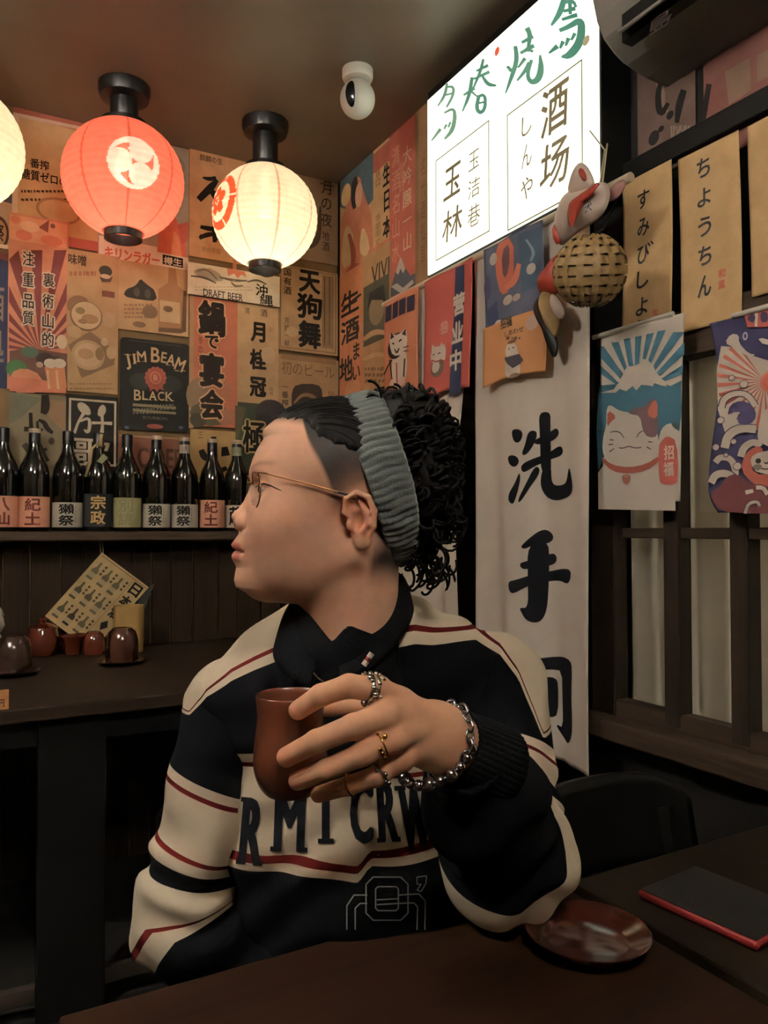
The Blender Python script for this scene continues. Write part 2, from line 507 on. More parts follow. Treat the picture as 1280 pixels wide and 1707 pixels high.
def cf(u, v):
    y = WY1 + .05 - u * (WY1 - WY0 + .1)
    return (XW + .062 + .022 * math.sin(u * 62) + .012 * math.sin(u * 141 + 1 + v), y, WZ0 - .05 + v * (WZ1 - WZ0 + .15))
cu = MB().grid(cf, 220, 10).build('curtain', M_curt, None, smooth=True)
tag(cu, 'pale gathered curtain hanging behind the dark lattice window', 'curtain')
struct('wall_outside', MB().box(2.5, -.6, 0, 2.6, 1.4, ZC).box(XW + .1, -.65, 0, 2.5, -.6, ZC), mat('next_room_paint', (120, 112, 96), vary=.2))

# ------------------------------------------------------------------ lanterns
def lantern_paper(name, rgb, crest_rgb, crest):
    t = NT(name)
    tc = t.n('ShaderNodeTexCoord'); sp = t.n('ShaderNodeSeparateXYZ'); t.l(tc.outputs['Object'], sp.inputs[0])
    nz = t.n('ShaderNodeTexNoise', i_Scale=30, i_Detail=3); t.l(tc.outputs['Object'], nz.inputs['Vector'])
    mr = t.n('ShaderNodeMapRange'); mr.inputs[1].default_value = .3; mr.inputs[2].default_value = .7; mr.inputs[3].default_value = .85; mr.inputs[4].default_value = 1.0
    t.l(nz.outputs[0], mr.inputs[0])
    at_ = t.n('ShaderNodeAttribute', attribute_name='Col')
    mx = t.n('ShaderNodeMix', data_type='RGBA', blend_type='MULTIPLY', i_0=1.0); t.l(at_.outputs['Color'], mx.inputs[6]); t.l(mr.outputs[0], mx.inputs[7])
    tl = t.n('ShaderNodeBsdfTranslucent'); t.l(mx.outputs[2], tl.inputs[0])
    df = t.n('ShaderNodeBsdfDiffuse'); t.l(mx.outputs[2], df.inputs[0])
    m1 = t.n('ShaderNodeMixShader', i_0=0.35); t.l(tl.outputs[0], m1.inputs[1]); t.l(df.outputs[0], m1.inputs[2])
    tr = t.n('ShaderNodeBsdfTransparent'); t.l(mx.outputs[2], tr.inputs[0])
    m2 = t.n('ShaderNodeMixShader', i_0=0.06); t.l(m1.outputs[0], m2.inputs[1]); t.l(tr.outputs[0], m2.inputs[2])
    t.l(m2.outputs[0], t.out.inputs[0])
    return t.m
M_lan = lantern_paper('lantern_paper', None, None, None)
tb = NT('bulb_glow'); tb.b.inputs['Emission Color'].default_value = (1, .85, .65, 1); tb.b.inputs['Emission Strength'].default_value = 3
M_bulb = tb.m

def make_lantern(x, y, zc, rad, rgb, label, crest=None, crest_az=0.0, crest_el=0.0, watts=10, group=None, hot=0.35, light=WARM):
    root = thing('paper_lantern', label, 'lantern', (x, y, zc), group)
    c = Vector((x, y, zc)); ry = rad * 0.97
    NU, NV = (288, 240) if crest else (96, 120)
    me = MB()
    NRIB = 26
    crest_dir = Vector((math.sin(crest_az) * math.cos(crest_el), math.cos(crest_az) * math.cos(crest_el), math.sin(crest_el)))
    cu_ = Vector((0, 0, 1)); cr_ = crest_dir.cross(cu_).normalized(); cu_ = cr_.cross(crest_dir)
    zmin, zmax = -0.945, 0.93
    vs, cols = [], []
    for j in range(NV + 1):
        zt = zmin + (zmax - zmin) * j / NV
        el = math.asin(zt)
        th = (el / PI + .5) * NRIB
        rib = 1 - 0.010 * (0.5 + 0.5 * math.cos(2 * PI * th)) ** .8
        for i in range(NU):
            a = 2 * PI * i / NU
            rr = math.cos(el) * rad * rib * (1 - .004 * max(0, math.cos(8 * a)) ** 12)
            vs.append(Vector((rr * math.cos(a), rr * math.sin(a), zt * ry * (1 + .03 * (1 - rib)))))
            n = vs[-1].normalized(); u, v, d = n.dot(cr_), n.dot(cu_), n.dot(crest_dir)
            col = rgb
            if abs(math.cos(4 * a + .4)) > 0.9965: col = tuple(q * f for q, f in zip(rgb, (.9, .76, .7)))
            if crest and d > 0:
                cc = crest(-u, v)
                if cc is not None: col = cc
            cols.append(col)
    fs = [(j * NU + i, j * NU + (i + 1) % NU, (j + 1) * NU + (i + 1) % NU, (j + 1) * NU + i) for j in range(NV) for i in range(NU)]
    mesh = bpy.data.meshes.new('paper_globe'); mesh.from_pydata([tuple(v) for v in vs], [], fs); mesh.update()
    ca = mesh.color_attributes.new('Col', 'FLOAT_COLOR', 'POINT')
    ca.data.foreach_set('color', [q for cc in cols for q in lin(cc)])
    mesh.polygons.foreach_set('use_smooth', [True] * len(fs))
    link_mesh('paper_globe', mesh, M_lan, root)
    # bottom ring (open), top collar, stem and ceiling cup
    zb = c.z - ry * .945; rb = rad * .29
    MB().lathe([(rb, zb + .012), (rb + .004, zb + .012), (rb + .004, zb - .022), (rb - .004, zb - .022), (rb - .004, zb + .012), (rb, zb + .012)], 32, (x, y, 0), cap=False).build('bottom_ring', M_blackplastic, root, smooth='auto')
    zt = c.z + ry * .93; rt = rad * .37
    MB().lathe([(rt, zt - .012), (rt + .004, zt - .01), (rt + .004, zt + .012), (.02, zt + .016)], 32, (x, y, 0)).build('top_collar', M_blackplastic, root, smooth='auto')
    MB().lathe([(.034, zt), (.046, zt + .02), (.046, ZC - .045), (.05, ZC - .04)], 16, (x, y, 0)).build('stem', M_blackplastic, root, smooth='auto')
    MB().lathe([(.05, ZC - .05), (.078, ZC - .042), (.084, ZC - .02), (.084, ZC - .0005)], 32, (x, y, 0)).build('ceiling_mount', M_blackplastic, root, smooth='auto')
    bz = c.z + rad * .25
    MB().lathe([(.001, bz - .05), (.02, bz - .045), (.03, bz - .025), (.03, bz - .005), (.02, bz + .02), (.014, bz + .04), (.014, zt)], 20, (x, y, 0)).build('bulb', M_bulb, root, smooth=True)
    ld = bpy.data.lights.new('bulb_light', 'POINT'); ld.energy = watts; ld.color = light; ld.shadow_soft_size = .045
    lo = bpy.data.objects.new('bulb_light', ld); COL.objects.link(lo); lo.parent = root; lo.location = (0, 0, rad * .25 - .11)
    return root

def crest_red(u, v):
    # three comma shapes turning about a centre inside a disc
    white = (250, 240, 225)
    k = 0.30
    u -= 0.02
    r = math.hypot(u, v); a = math.atan2(v, u)
    for t in range(3):
        an = R(62) + t * R(120)
        hx, hy = .215 * math.cos(an), .215 * math.sin(an)
        if math.hypot(u - hx, v - hy) < .19: return white
        da = (a - an + 4 * PI) % (2 * PI)
        if da < R(128):
            f = da / R(128)
            if .40 - .16 * (1 - f) * .9 - .012 < r < .405 and r > .405 - .19 * (1 - f): return white
    return None
def crest_ring(u, v):
    red = (232, 92, 58)
    r = math.hypot(u, v); a = math.atan2(v, u)
    if .37 < r < .50 and abs(math.sin(2.5 * a)) > .10: return red
    if r < .31:
        for t in range(5):
            an = R(90 + 72 * t)
            if math.hypot(u - .17 * math.cos(an), v - .17 * math.sin(an)) < .105: return red
        if r < .05: return red
    return None

RL = 0.197
cam_az = lambda x, y: math.atan2(-x, -y)     # direction from the lantern to where we stand
def towards(x, y): return math.atan2(CAM.x - x, CAM.y - y)
make_lantern(0.49, 2.68, 2.375, RL, (238, 132, 108), 'red-orange paper lantern with white three-comma crest hanging from the ceiling', crest_red, towards(.49, 2.68) - R(8), -R(6), BULB_W, 'round lanterns along the bottle wall')
make_lantern(0.985, 2.67, 2.342, 0.190, (244, 234, 208), 'cream paper lantern with red flower crest hanging beside the corner', crest_ring, towards(.985, 2.67) + R(62), R(4), BULB_W, 'round lanterns along the bottle wall')
make_lantern(-0.005, 2.67, 2.37, 0.195, (244, 234, 208), 'plain cream paper lantern cut off by the picture edge, beyond the red lantern', None, 0, 0, BULB_W, 'round lanterns along the bottle wall')
make_lantern(2.12, .62, 2.30, .19, (250, 246, 238), 'added cream paper lantern behind the curtain, out of view, lighting the cloth', None, 0, 0, 260, 'added unseen lanterns', light=FILL)  # added out of sight to brighten the curtain from behind
# added unseen lanterns standing in for other room lights on the man
make_lantern(-0.85, 1.00, 2.37, 0.19, (250, 246, 238), 'added cream paper lantern over the aisle, out of view', None, 0, 0, BULB_FILL_W * 1.25, 'added unseen lanterns', light=FILL)
make_lantern(0.15, -0.45, 2.37, 0.19, (250, 246, 238), 'added cream paper lantern above the seat opposite, out of view', None, 0, 0, BULB_FILL_W * .62, 'added unseen lanterns', light=FILL)

# ------------------------------------------------------------------ lit sign box
sgn = thing('sign_box', 'glowing white light-box sign with green brush characters above the cloth doorway', 'sign', (1.38, 1.73, 2.02))
SX = 1.33; SY0, SY1 = 1.352, 2.11
SZ0, SZ1 = 1.2 + .822, 1.2 + 1.392
m = MB().box(SX + .006, SY0 - .006, SZ0 - .012, XW - .0005, SY1 + .006, SZ0).box(SX + .006, SY0 - .006, SZ1, XW - .0005, SY1 + .006, SZ1 + .03)
m.box(SX + .006, SY0 - .006, SZ0, XW - .0005, SY0, SZ1).box(SX + .006, SY1, SZ0, XW - .0005, SY1 + .006, SZ1)
m.box(XW - .006, SY0, SZ0, XW - .0005, SY1, SZ1)
m.build('housing', M_black, sgn, bevel=.002)
te = NT('lit_acrylic'); te.b.inputs['Base Color'].default_value = (.9, .92, .84, 1); te.b.inputs['Roughness'].default_value = .3
te.b.inputs['Emission Color'].default_value = (0.93, 1.0, 0.80, 1); te.b.inputs['Emission Strength'].default_value = SIGN_E
MB().box(SX, SY0, SZ0, SX + .006, SY1, SZ1).build('lit_face', te.m, sgn, bevel=.001)
GRN, INK = (58, 108, 92), (96, 86, 62)
A = Art('x', SX, .0004)
def z7(x, y): return (690 + x * .2694, y * .2695)
def br(pts, w, c=GRN): A.stroke([z7(*p_) for p_ in pts], [k * .42 for k in w] if isinstance(w, list) else w * .42, c)
g1, g2, g3 = (66, 118, 100), (78, 124, 104), (104, 138, 116)
for p_, w in (([(930, -10), (905, 80), (850, 158)], [22, 26, 10]), ([(930, 15), (985, 5), (1005, 45)], [14, 16, 10]), ([(925, 70), (1000, 52)], [12, 18]), ([(915, 122), (1012, 92)], [12, 18]), ([(965, -5), (968, 90)], [16, 14]),
    ([(900, 190), (960, 165), (1030, 122), (1040, 180), (1025, 270), (965, 345), (912, 352)], [16, 20, 28, 32, 34, 34, 8]), ([(835, 330), (890, 285)], [8, 22]), ([(905, 300), (925, 255)], [10, 18]), ([(940, 285), (958, 235)], [10, 18]), ([(975, 250), (998, 205)], [10, 16])): br(p_, w, g1)
for p_, w in (([(628, 285), (640, 370), (608, 470), (568, 578)], [16, 20, 18, 6]), ([(578, 410), (605, 440)], [12, 16]), ([(690, 360), (645, 420)], [16, 8]), ([(700, 172), (722, 215), (705, 320)], [22, 20, 12]), ([(668, 265), (740, 225)], [12, 18]), ([(660, 330), (745, 282)], [12, 18]), ([(690, 300), (740, 320)], [10, 12]), ([(640, 500), (690, 440), (715, 385)], [8, 16, 14]), ([(730, 370), (700, 470), (730, 515), (775, 490), (790, 420), (782, 340)], [14, 16, 20, 28, 26, 8])): br(p_, w, g2)
for p_, w in (([(362, 478), (345, 590), (302, 690)], [14, 16, 6]), ([(308, 590), (378, 545)], [8, 14]), ([(350, 560), (395, 600)], [10, 6]), ([(432, 365), (415, 440), (370, 545)], [10, 14, 8]), ([(388, 440), (462, 405)], [8, 14]), ([(372, 490), (470, 445)], [8, 14]), ([(425, 470), (460, 525), (512, 530)], [10, 18, 8]), ([(405, 590), (388, 670), (410, 702), (440, 680), (446, 610), (430, 585), (405, 598)], [14, 16, 16, 14, 14, 12, 12]), ([(400, 640), (438, 632)], [8, 8])): br(p_, w, g2)
for p_, w in (([(208, 515), (195, 590), (150, 658)], [10, 14, 6]), ([(205, 540), (248, 535), (246, 590), (205, 665)], [8, 12, 12, 8]), ([(196, 590), (240, 578)], 8), ([(190, 700), (250, 668), (258, 730), (240, 810), (192, 862)], [8, 12, 16, 18, 8]), ([(112, 872), (168, 798)], [6, 14]), ([(190, 800), (205, 770)], [8, 10]), ([(215, 790), (230, 755)], [8, 10])): br(p_, w, g3)
A.ell(829.5, 86, 4, 7, (206, 84, 60)).ell(978, 68, 6, 8, (150, 140, 110))
def open_frame(x0, y0t, x1, y1b, c):
    a = A.st(x0, y0t); b = A.st(x1, y1b); w = .0042
    for q in ((a[0], a[1], b[0], a[1] - w), (a[0], b[1] + w, b[0], b[1]), (a[0], a[1], a[0] + w, b[1]), (b[0] - w, a[1], b[0], b[1])):
        A._emit([(q[0], q[1]), (q[2], q[1]), (q[2], q[3]), (q[0], q[3])], [(0, 1, 2, 3)], c, up=False)
open_frame(846, 192, 973, 318, (96, 92, 60)); open_frame(727, 268, 817, 386, (104, 100, 66))
A.text('酒', 925, 181, 46, 80, INK, .015, .05).text('场', 925, 272, 48, 76, INK, .012, .1)
for ch, y, w, h in (('し', 208, 17, 34), ('ん', 259, 17, 38), ('や', 314, 20, 38)): A.text(ch, 879, y, w, h, (104, 94, 66), .004, .05)
A.text('玉', 755, 302, 28, 52, INK, .015, .1).text('林', 755, 373, 33, 52, INK, .01, .1)
for ch, y, w, h in (('玉', 267, 18, 30), ('洁', 313, 20, 32), ('巷', 359, 21, 36)): A.text(ch, 791, y, w, h, (110, 100, 70), .0, .05)
tk = NT('backlit_ink'); ta = tk.n('ShaderNodeAttribute', attribute_name='Col'); tk.l(ta.outputs['Color'], tk.b.inputs['Base Color'])
tk.l(ta.outputs['Color'], tk.b.inputs['Emission Color']); tk.b.inputs['Emission Strength'].default_value = SIGN_E * .55
A.build('lettering', tk.m, sgn)

# ------------------------------------------------------------------ ceiling camera
cc = on_z(596, 117, ZC)
sc_ = thing('security_camera', 'white dome security camera with black lens on the ceiling by the corner', 'camera', (cc.x, cc.y, ZC))
MB().lathe([(.001, ZC - .035), (.046, ZC - .034), (.05, ZC - .024), (.05, ZC - .0005)], 32, (cc.x, cc.y, 0)).build('mount', M_white, sc_, smooth='auto')
Mc = Matrix.Translation((cc.x, cc.y, ZC - .095))
m = MB().lathe([(.0565 * math.sin(PI * k / 24) + 1e-5, -.0565 * math.cos(PI * k / 24)) for k in range(25)], 40, M=Mc @ Matrix.Scale(1.08, 4, (0, 0, 1)))
m.build('ball_head', M_white, sc_, smooth=True)
# lens window: a curved black pane set on the ball
dl = Vector((-.72, -.55, -.1)).normalized(); rl_ = dl.cross(Vector((0, 0, 1))).normalized(); ul_ = rl_.cross(dl)
def lensf(u, v):
    a = u * 2 * PI; s_ = v
    n = (dl + rl_ * (.30 * s_ * math.cos(a)) + ul_ * (.86 * s_ * math.sin(a))).normalized() * .0575
    return Vector((cc.x + n.x, cc.y + n.y, ZC - .095 + n.z * 1.08))
MB().grid(lensf, 32, 8, closed_u=True).build('lens_window', mat('lens_glass', (10, 12, 14), rough=.15, vary=0), sc_, smooth=True)

# ------------------------------------------------------------------ air conditioner on the right wall
AY1, AY0, AZ = 1.236, 0.42, 2.222
ac = thing('air_conditioner', 'white wall air conditioner with an open vent, half hidden in the upper corner', 'air conditioner', (1.32, .83, AZ))
M_ac = mat('ac_plastic', (112, 110, 104), rough=.5, vary=.2, scale=5)
prof = [(XW - .0005, AZ + .30), (1.235, AZ + .30), (1.205, AZ + .28), (1.195, AZ + .22), (1.197, AZ + .14), (1.212, AZ + .085), (1.232, AZ + .052), (1.262, AZ + .03), (1.30, AZ + .012), (1.36, AZ), (XW - .0005, AZ - .002)]
def acp(u, v, d): return (u, AY1 - d, v)
MB().prism(prof, acp, AY1 - AY0).build('body', M_ac, ac, bevel=.012, seg=3)
MB().box(1.2165, AY0 + .06, AZ + .0, 1.245, AY1 - .07, AZ + .06, Matrix.Identity(4)).build('air_slot', M_black, ac)
Mv = Matrix.Translation((1.222, 0, AZ + .03)) @ Matrix.Rotation(R(-38), 4, 'Y')
MB().box(-.045, AY0 + .07, -.004, .03, AY1 - .085, .004, Mv).build('vane', M_ac, ac, bevel=.003)
Mv2 = Matrix.Translation((1.188, 0, AZ + .135))
MB().box(-.003, AY0 + .2, -.035, .0, AY1 - .1, .045, Mv2).build('paper_sticker', mat('faded_sticker', (150, 118, 98), vary=.6, scale=20), ac)
A = Art('x', 1.185, .0006)
A.text('島', 1100, 37, 40, 26, (40, 30, 28), .02, .2, rot=0)
A.build('lettering', M_print, ac)
# ------------------------------------------------------------------ posters pasted on the walls
_order = {'y': 0, 'x': 0}
class Poster:
    def __init__(s, name, label, x0, y0, x1, y1, base, plane='y', order=None, cat='poster', round_=0, group=None):
        if order is None:
            _order[plane] += 1; order = _order[plane]
        pos = (YW if plane == 'y' else XW) - .0012 - .0009 * order
        s.A = Art(plane, pos, .0003)
        a = s.A.st(x0, y0); b = s.A.st(x1, y1)
        mb = MB()
        pts = [a, (b[0], a[1]), b, (a[0], b[1])]
        if round_:
            r = round_ * s.A.scale(x0, y0)[1]; pts = []
            for cx, cy, a0 in ((a[0] + r, a[1] - r, 180), (a[0] + r, b[1] + r, 270), (b[0] - r, b[1] + r, 0), (b[0] - r, a[1] - r, 90)):
                for k in range(5):
                    an = R({180: 90, 270: 180, 0: 270, 90: 0}[a0] + k * 22.5); pts.append((cx + r * math.cos(an), cy + r * math.sin(an)))
        mb.prism(pts, lambda u, v, d: s.A.emb(u, v, d - .0006), .0006, col=base)
        s.o = mb.build(name, M_print, None)
        tag(s.o, label, cat, group)
    def done(s): s.A.build('printed_artwork', M_print, s.o); return s.o

TAN, TAN2, OCH = (206, 164, 110), (196, 156, 104), (214, 168, 106)
DK, BR, RED, ORG, MAR, CRM, NAVY = (38, 34, 30), (110, 78, 48), (196, 66, 44), (222, 112, 62), (122, 48, 40), (236, 220, 186), (40, 44, 66)

p = Poster('poster', 'pale poster strip with a dark round emblem at the picture edge below the cut-off lantern', -60, 268, 21, 412, (206, 176, 150)); A = p.A
A.poly([(-60, 268), (21, 300), (21, 340), (-60, 318)], (92, 96, 120)).ell(-2, 388, 17, 28, (90, 66, 56)).ell(-2, 388, 13, 22, (196, 150, 116)).text('祭', -2, 388, 18, 30, DK, .01).rect(-60, 404, 21, 410, CRM); p.done()
p = Poster('poster', 'narrow navy poster strip at the picture edge beside the rising-sun poster', -60, 414, 14, 648, (44, 48, 74)); A = p.A
A.poly([(-60, 400), (14, 424), (14, 436), (-60, 415)], (128, 62, 66)).vtext('酒処', -8, 470, 610, 30, (150, 128, 110), .01); p.done()
p = Poster('poster', 'wide tan poster with red bands and small black print behind the red lantern', 22, 186, 262, 420, OCH); A = p.A
A.rect(22, 192, 262, 214, (168, 82, 54)).rect(22, 192, 29, 420, (226, 200, 172)).poly([(22, 187), (262, 238), (262, 244), (22, 193)], (220, 190, 166)).rect(22, 396, 262, 420, (190, 78, 50))
A.text('番搾', 66, 274, 32, 16, DK, .02).text('糖質ゼロの', 74, 296, 78, 18, DK, .02).lines(35, 312, 112, 340, 2, (84, 60, 40), 3, 5)
A.ell(98, 352, 38, 22, (176, 128, 76)).ell(98, 352, 33, 18, OCH); p.done()
p = Poster('poster', 'grey beer poster with orange katakana on a white band under the red lantern', 165, 214, 314, 456, (176, 168, 152)); A = p.A
A.ell(190, 300, 40, 30, (192, 184, 168), 16).ell(270, 270, 40, 24, (160, 152, 138), 16)
A.poly([(262, 424), (266, 372), (272, 335), (288, 352), (302, 385), (310, 386), (312, 432)], (222, 92, 44)).poly([(285, 425), (290, 385), (298, 395), (304, 430)], (236, 140, 84)).poly([(296, 375), (313, 370), (313, 402), (303, 408)], (204, 76, 50))
a = A.st(165, 390); b = A.st(314, 456); A._emit([a, (b[0], a[1]), b, (a[0], b[1])], [(0, 1, 2, 3)], (240, 230, 208)) if 0 else None
A.poly([(165, 392), (262, 412), (262, 420), (314, 430), (314, 456), (165, 425)], (240, 228, 206))
A.text('キリンラガー', 221, 427, 92, 20, (214, 92, 50), .035).poly([(271, 424), (305, 431), (305, 447), (271, 440)], DK).text('樽生', 288, 436, 30, 13, (236, 226, 204), .02); p.done()
p = Poster('poster', 'orange-tan poster with two large brushed characters behind the cream lantern', 316, 246, 466, 452, (214, 156, 98)); A = p.A
A.stroke([(362, 300), (352, 312), (331, 333)], [6, 14, 11], DK).stroke([(338, 296), (350, 299), (360, 296)], [3, 8, 5], DK).stroke([(345, 310), (362, 330)], [7, 12], DK); A.flush('brush_character', M_print, p.o)
A.stroke([(334, 378), (352, 382), (374, 384)], [6, 9, 4], DK).stroke([(332, 397), (345, 391), (360, 390)], [6, 9, 5], DK).stroke([(357, 378), (358, 404)], [9, 7], DK).stroke([(360, 394), (378, 406)], [8, 4], DK).stroke([(350, 392), (333, 392)], [6, 2], DK); A.flush('brush_character', M_print, p.o)
A.text('麒麟の生', 352, 266, 38, 11, (96, 66, 40), .01).text('麦の芳醇', 352, 417, 32, 9, (160, 110, 70), .0).rect(388, 395, 394, 450, (206, 120, 70)).text('酒', 490 - 60, 420, 30, 30, (176, 120, 74), .01); p.done()
p = Poster('poster', 'dim brown poster with a dark bottle shape and brushed column by the corner', 486, 282, 563, 443, (150, 120, 86)); A = p.A
A.poly([(505, 408), (507, 398), (520, 398), (529, 390), (531, 350), (534, 340), (536, 350), (536, 395), (528, 410), (515, 416)], (86, 68, 50), 1)
A.vtext('月の夜', 544, 300, 380, 18, (60, 50, 42), .01).vtext('地酒', 543, 384, 420, 12, (72, 58, 46), .01).rect(533, 304, 556, 312, (96, 78, 58)); p.done()
p = Poster('poster', 'maroon rising-sun poster with two columns of outlined characters and beer glasses', 15, 353, 112, 656, (222, 142, 98)); A = p.A
cx, cy = 66, 585
for k in range(13):
    a0, a1 = R(8 + k * 13.4), R(8 + k * 13.4 + 6.7)
    def hit(an):
        dx, dy = math.cos(an), -math.sin(an); t = min((46 if dx > 0 else 51) / max(abs(dx), 1e-3), 168 / max(-dy, 1e-3)); return (cx + dx * t, cy + dy * t)
    A.poly([(cx, cy), hit(a0), hit(a1)], (124, 52, 48), up=(k == 0))
A.rect(16, 357, 112, 414, (240, 164, 116)).ell(26, 366, 9, 7, (230, 126, 80)).ell(40, 392, 14, 9, (226, 116, 76)).ell(86, 402, 18, 9, (230, 122, 80)).poly([(64, 379), (82, 367), (80, 388)], (150, 70, 52)).ell(88, 377, 4, 4, (130, 90, 76)).ell(50, 378, 16, 9, (246, 196, 150))
for ch, x, y in (('注', 47, 431), ('重', 47, 466), ('品', 47, 502), ('質', 47, 530), ('裏', 81, 467), ('術', 80, 502), ('山', 80, 535), ('的', 80, 566)):
    A.text(ch, x, y, 24, 29, (236, 222, 196), .075).text(ch, x, y, 19, 24, (40, 32, 30), .012)
A.poly([(16, 585), (50, 580), (112, 590), (112, 655), (16, 655)], (96, 64, 52), 0).ell(50, 587, 15, 9, (86, 110, 86)).ell(76, 600, 16, 12, (56, 42, 38)).ell(94, 608, 14, 14, (60, 46, 40)).ell(66, 608, 6, 5, (206, 176, 150)).ell(28, 615, 18, 15, (66, 112, 62))
A.poly([(16, 622), (40, 612), (70, 626), (70, 655), (16, 655)], (238, 150, 100), 1).poly([(16, 628), (60, 632), (110, 640), (110, 656), (16, 652)], (232, 128, 84))
for gx in (84, 99): A.poly([(gx - 10, 612), (gx + 8, 606), (gx + 12, 646), (gx - 2, 652)], (226, 140, 76)).ell(gx, 606, 11, 8, (244, 234, 212)).poly([(gx - 7, 618), (gx - 3, 617), (gx, 648), (gx - 4, 649)], (246, 200, 150))
A.ell(103, 570, 9, 12, (240, 220, 180)); p.done()
p = Poster('poster', 'faded tan food poster with two round plates beside the rising-sun poster', 112, 414, 196, 658, (198, 160, 106)); A = p.A
A.text('味噌', 129, 433, 30, 18, (70, 54, 40), .02).lines(116, 450, 160, 462, 1, (168, 110, 66), 5, 8).ell(176, 452, 11, 9, (66, 62, 54)).poly([(166, 462), (188, 462), (184, 470), (170, 470)], (86, 66, 52)).ell(176, 461, 8, 4, (216, 190, 150)).rect(170, 484, 191, 497, (128, 74, 56))
A.poly([(112, 500), (128, 490), (150, 500), (140, 522), (112, 520)], (140, 104, 68), 1).ell(144, 527, 27, 25, (112, 86, 58)).ell(144, 526, 25, 23, (224, 196, 148)).ell(134, 518, 8, 6, (150, 130, 80)).ell(150, 532, 14, 8, (176, 136, 84)).ell(138, 536, 8, 4, (158, 120, 76)).ell(181, 533, 11, 13, (208, 174, 124)).ell(124, 553, 12, 10, (214, 180, 128)); A.flush('pictured_plate', M_print, p.o)
A.poly([(114, 575), (150, 552), (192, 585), (190, 608), (136, 630)], (134, 104, 72)).ell(147, 592, 28, 25, (206, 172, 120)).ell(147, 592, 23, 20, (226, 196, 146)).ell(143, 590, 13, 9, (190, 150, 96)).ell(166, 590, 7, 11, (150, 122, 74)).ell(174, 570, 6, 7, (220, 192, 148)).ell(185, 588, 8, 11, (210, 178, 128)).lines(116, 636, 190, 652, 2, (150, 116, 74), 9, 3); p.done()
p = Poster('poster', 'tan spirits poster with a pale bottle outline and dark figures above the black label', 198, 432, 314, 562, (208, 170, 116)); A = p.A
A.poly([(281, 446), (293, 448), (296, 476), (309, 486), (310, 552), (264, 546), (264, 482), (280, 472)], (176, 128, 78)).poly([(306, 484), (311, 486), (310, 553), (300, 556), (264, 553), (264, 546), (302, 548)], (106, 78, 54)).rect(266, 500, 300, 540, (216, 184, 132)).ell(280, 515, 8, 5, (120, 92, 64))
A.poly([(205, 494), (210, 482), (222, 478), (228, 474), (234, 464), (242, 472), (250, 478), (258, 484), (262, 502), (235, 500)], (58, 54, 48), 1).ell(228, 487, 5, 8, (92, 84, 74)).ell(246, 490, 5, 8, (86, 78, 68)).lines(207, 505, 256, 532, 4, (156, 118, 78), 6, 4).ell(250, 520, 13, 11, (128, 100, 70)).ell(232, 541, 11, 5, (132, 104, 72)).rect(206, 446, 270, 456, (196, 150, 98)); p.done()
# black label poster
p = Poster('poster', 'black whiskey label poster with cream serif lettering and a red rosette', 200.5, 561, 315, 722, (40, 40, 38), round_=7); A = p.A
A.rect(214, 568, 302, 576, (66, 68, 64)).poly([(206, 611), (232, 598), (258, 593), (284, 598), (310, 615), (310, 600), (205, 585)], (40, 40, 38))
CR = (226, 196, 140)
def serif(t, x, y, w, h, col, A, rot=0):
    """capital letter with slab serifs"""
    A.text(t, x, y, w, h, col, .022, 0, rot)
    if t in 'IJ':
        A.rect(x - w * .75, y - h / 2, x + w * .75, y - h / 2 + h * .1, col)
    if t in 'IMALKR':
        A.rect(x - w * .6, y + h / 2 - h * .09, x - w * .1, y + h / 2, col); A.rect(x + w * .1, y + h / 2 - h * .09, x + w * .6, y + h / 2, col)
for ch, x, y, w, h, rt in (('J', 213, 603, 8, 26, 12), ('I', 224, 598, 4, 17, 8), ('M', 236, 594.5, 15, 18, 6), ('B', 259, 592, 15, 25, 0), ('E', 273, 596, 9, 18, -6), ('A', 285, 600, 14, 19, -11), ('M', 300, 608, 15, 22, -20)): serif(ch, x, y, w, h, CR, A, rt)
A.ell(238, 636, 22, 14, (56, 60, 54)).ell(282, 640, 22, 14, (56, 60, 54))
A.poly([(248, 644), (270, 644), (274, 652), (266, 648), (262, 654), (256, 648), (250, 653)], (176, 78, 54))
for k in range(14):
    an = 2 * PI * k / 14; A.ell(259 + 14.5 * math.cos(an), 630 + 15 * math.sin(an), 4, 4, (186, 84, 58), 10)
A.ell(259, 630, 15, 15.5, (176, 78, 54)).ell(259, 630, 10, 11, (204, 112, 72)).ell(259, 630, 7, 8, (176, 78, 54)).text('B', 259, 630, 6, 9, (230, 180, 130), .01)
for ch, x, w, h in (('B', 229, 12, 18), ('L', 241.5, 9, 15), ('A', 254.5, 13, 15), ('C', 268, 11, 15), ('K', 282, 13, 15)): serif(ch, x, 660 + (x - 255) * .05, w, h, (214, 190, 136), A)
A.lines(221, 672, 293, 692, 3, (120, 124, 112), 12, 3).rect(221, 677, 293, 678, (150, 136, 100)).rect(221, 686, 293, 687, (150, 136, 100)).ell(258, 711, 14, 4, (146, 70, 54)).text('BOURBON', 258, 697, 40, 5, (120, 116, 100)).ell(211, 713, 4, 3, (80, 96, 120)).ell(301, 713, 4, 3, (80, 96, 120)); p.done()
p = Poster('poster', 'orange hot-pot poster with one column of large outlined characters', 316, 492, 396, 714, (208, 110, 66)); A = p.A
A.rect(316, 492, 322, 714, (190, 150, 104)).ell(332, 660, 22, 30, (150, 124, 92), 12).ell(350, 690, 34, 20, (96, 90, 66), 12).ell(372, 650, 16, 18, (196, 120, 78), 12).ell(330, 700, 14, 12, (76, 70, 56)).ell(375, 695, 14, 14, (186, 120, 84))
for ch, y, w, h in (('鍋', 531, 46, 60), ('で', 570, 24, 22), ('宴', 617, 42, 58), ('会', 674, 40, 50)):
    A.text(ch, 353, y, w + 5, h + 5, (236, 184, 130), .10).text(ch, 353, y, w, h, (44, 36, 32), .045)
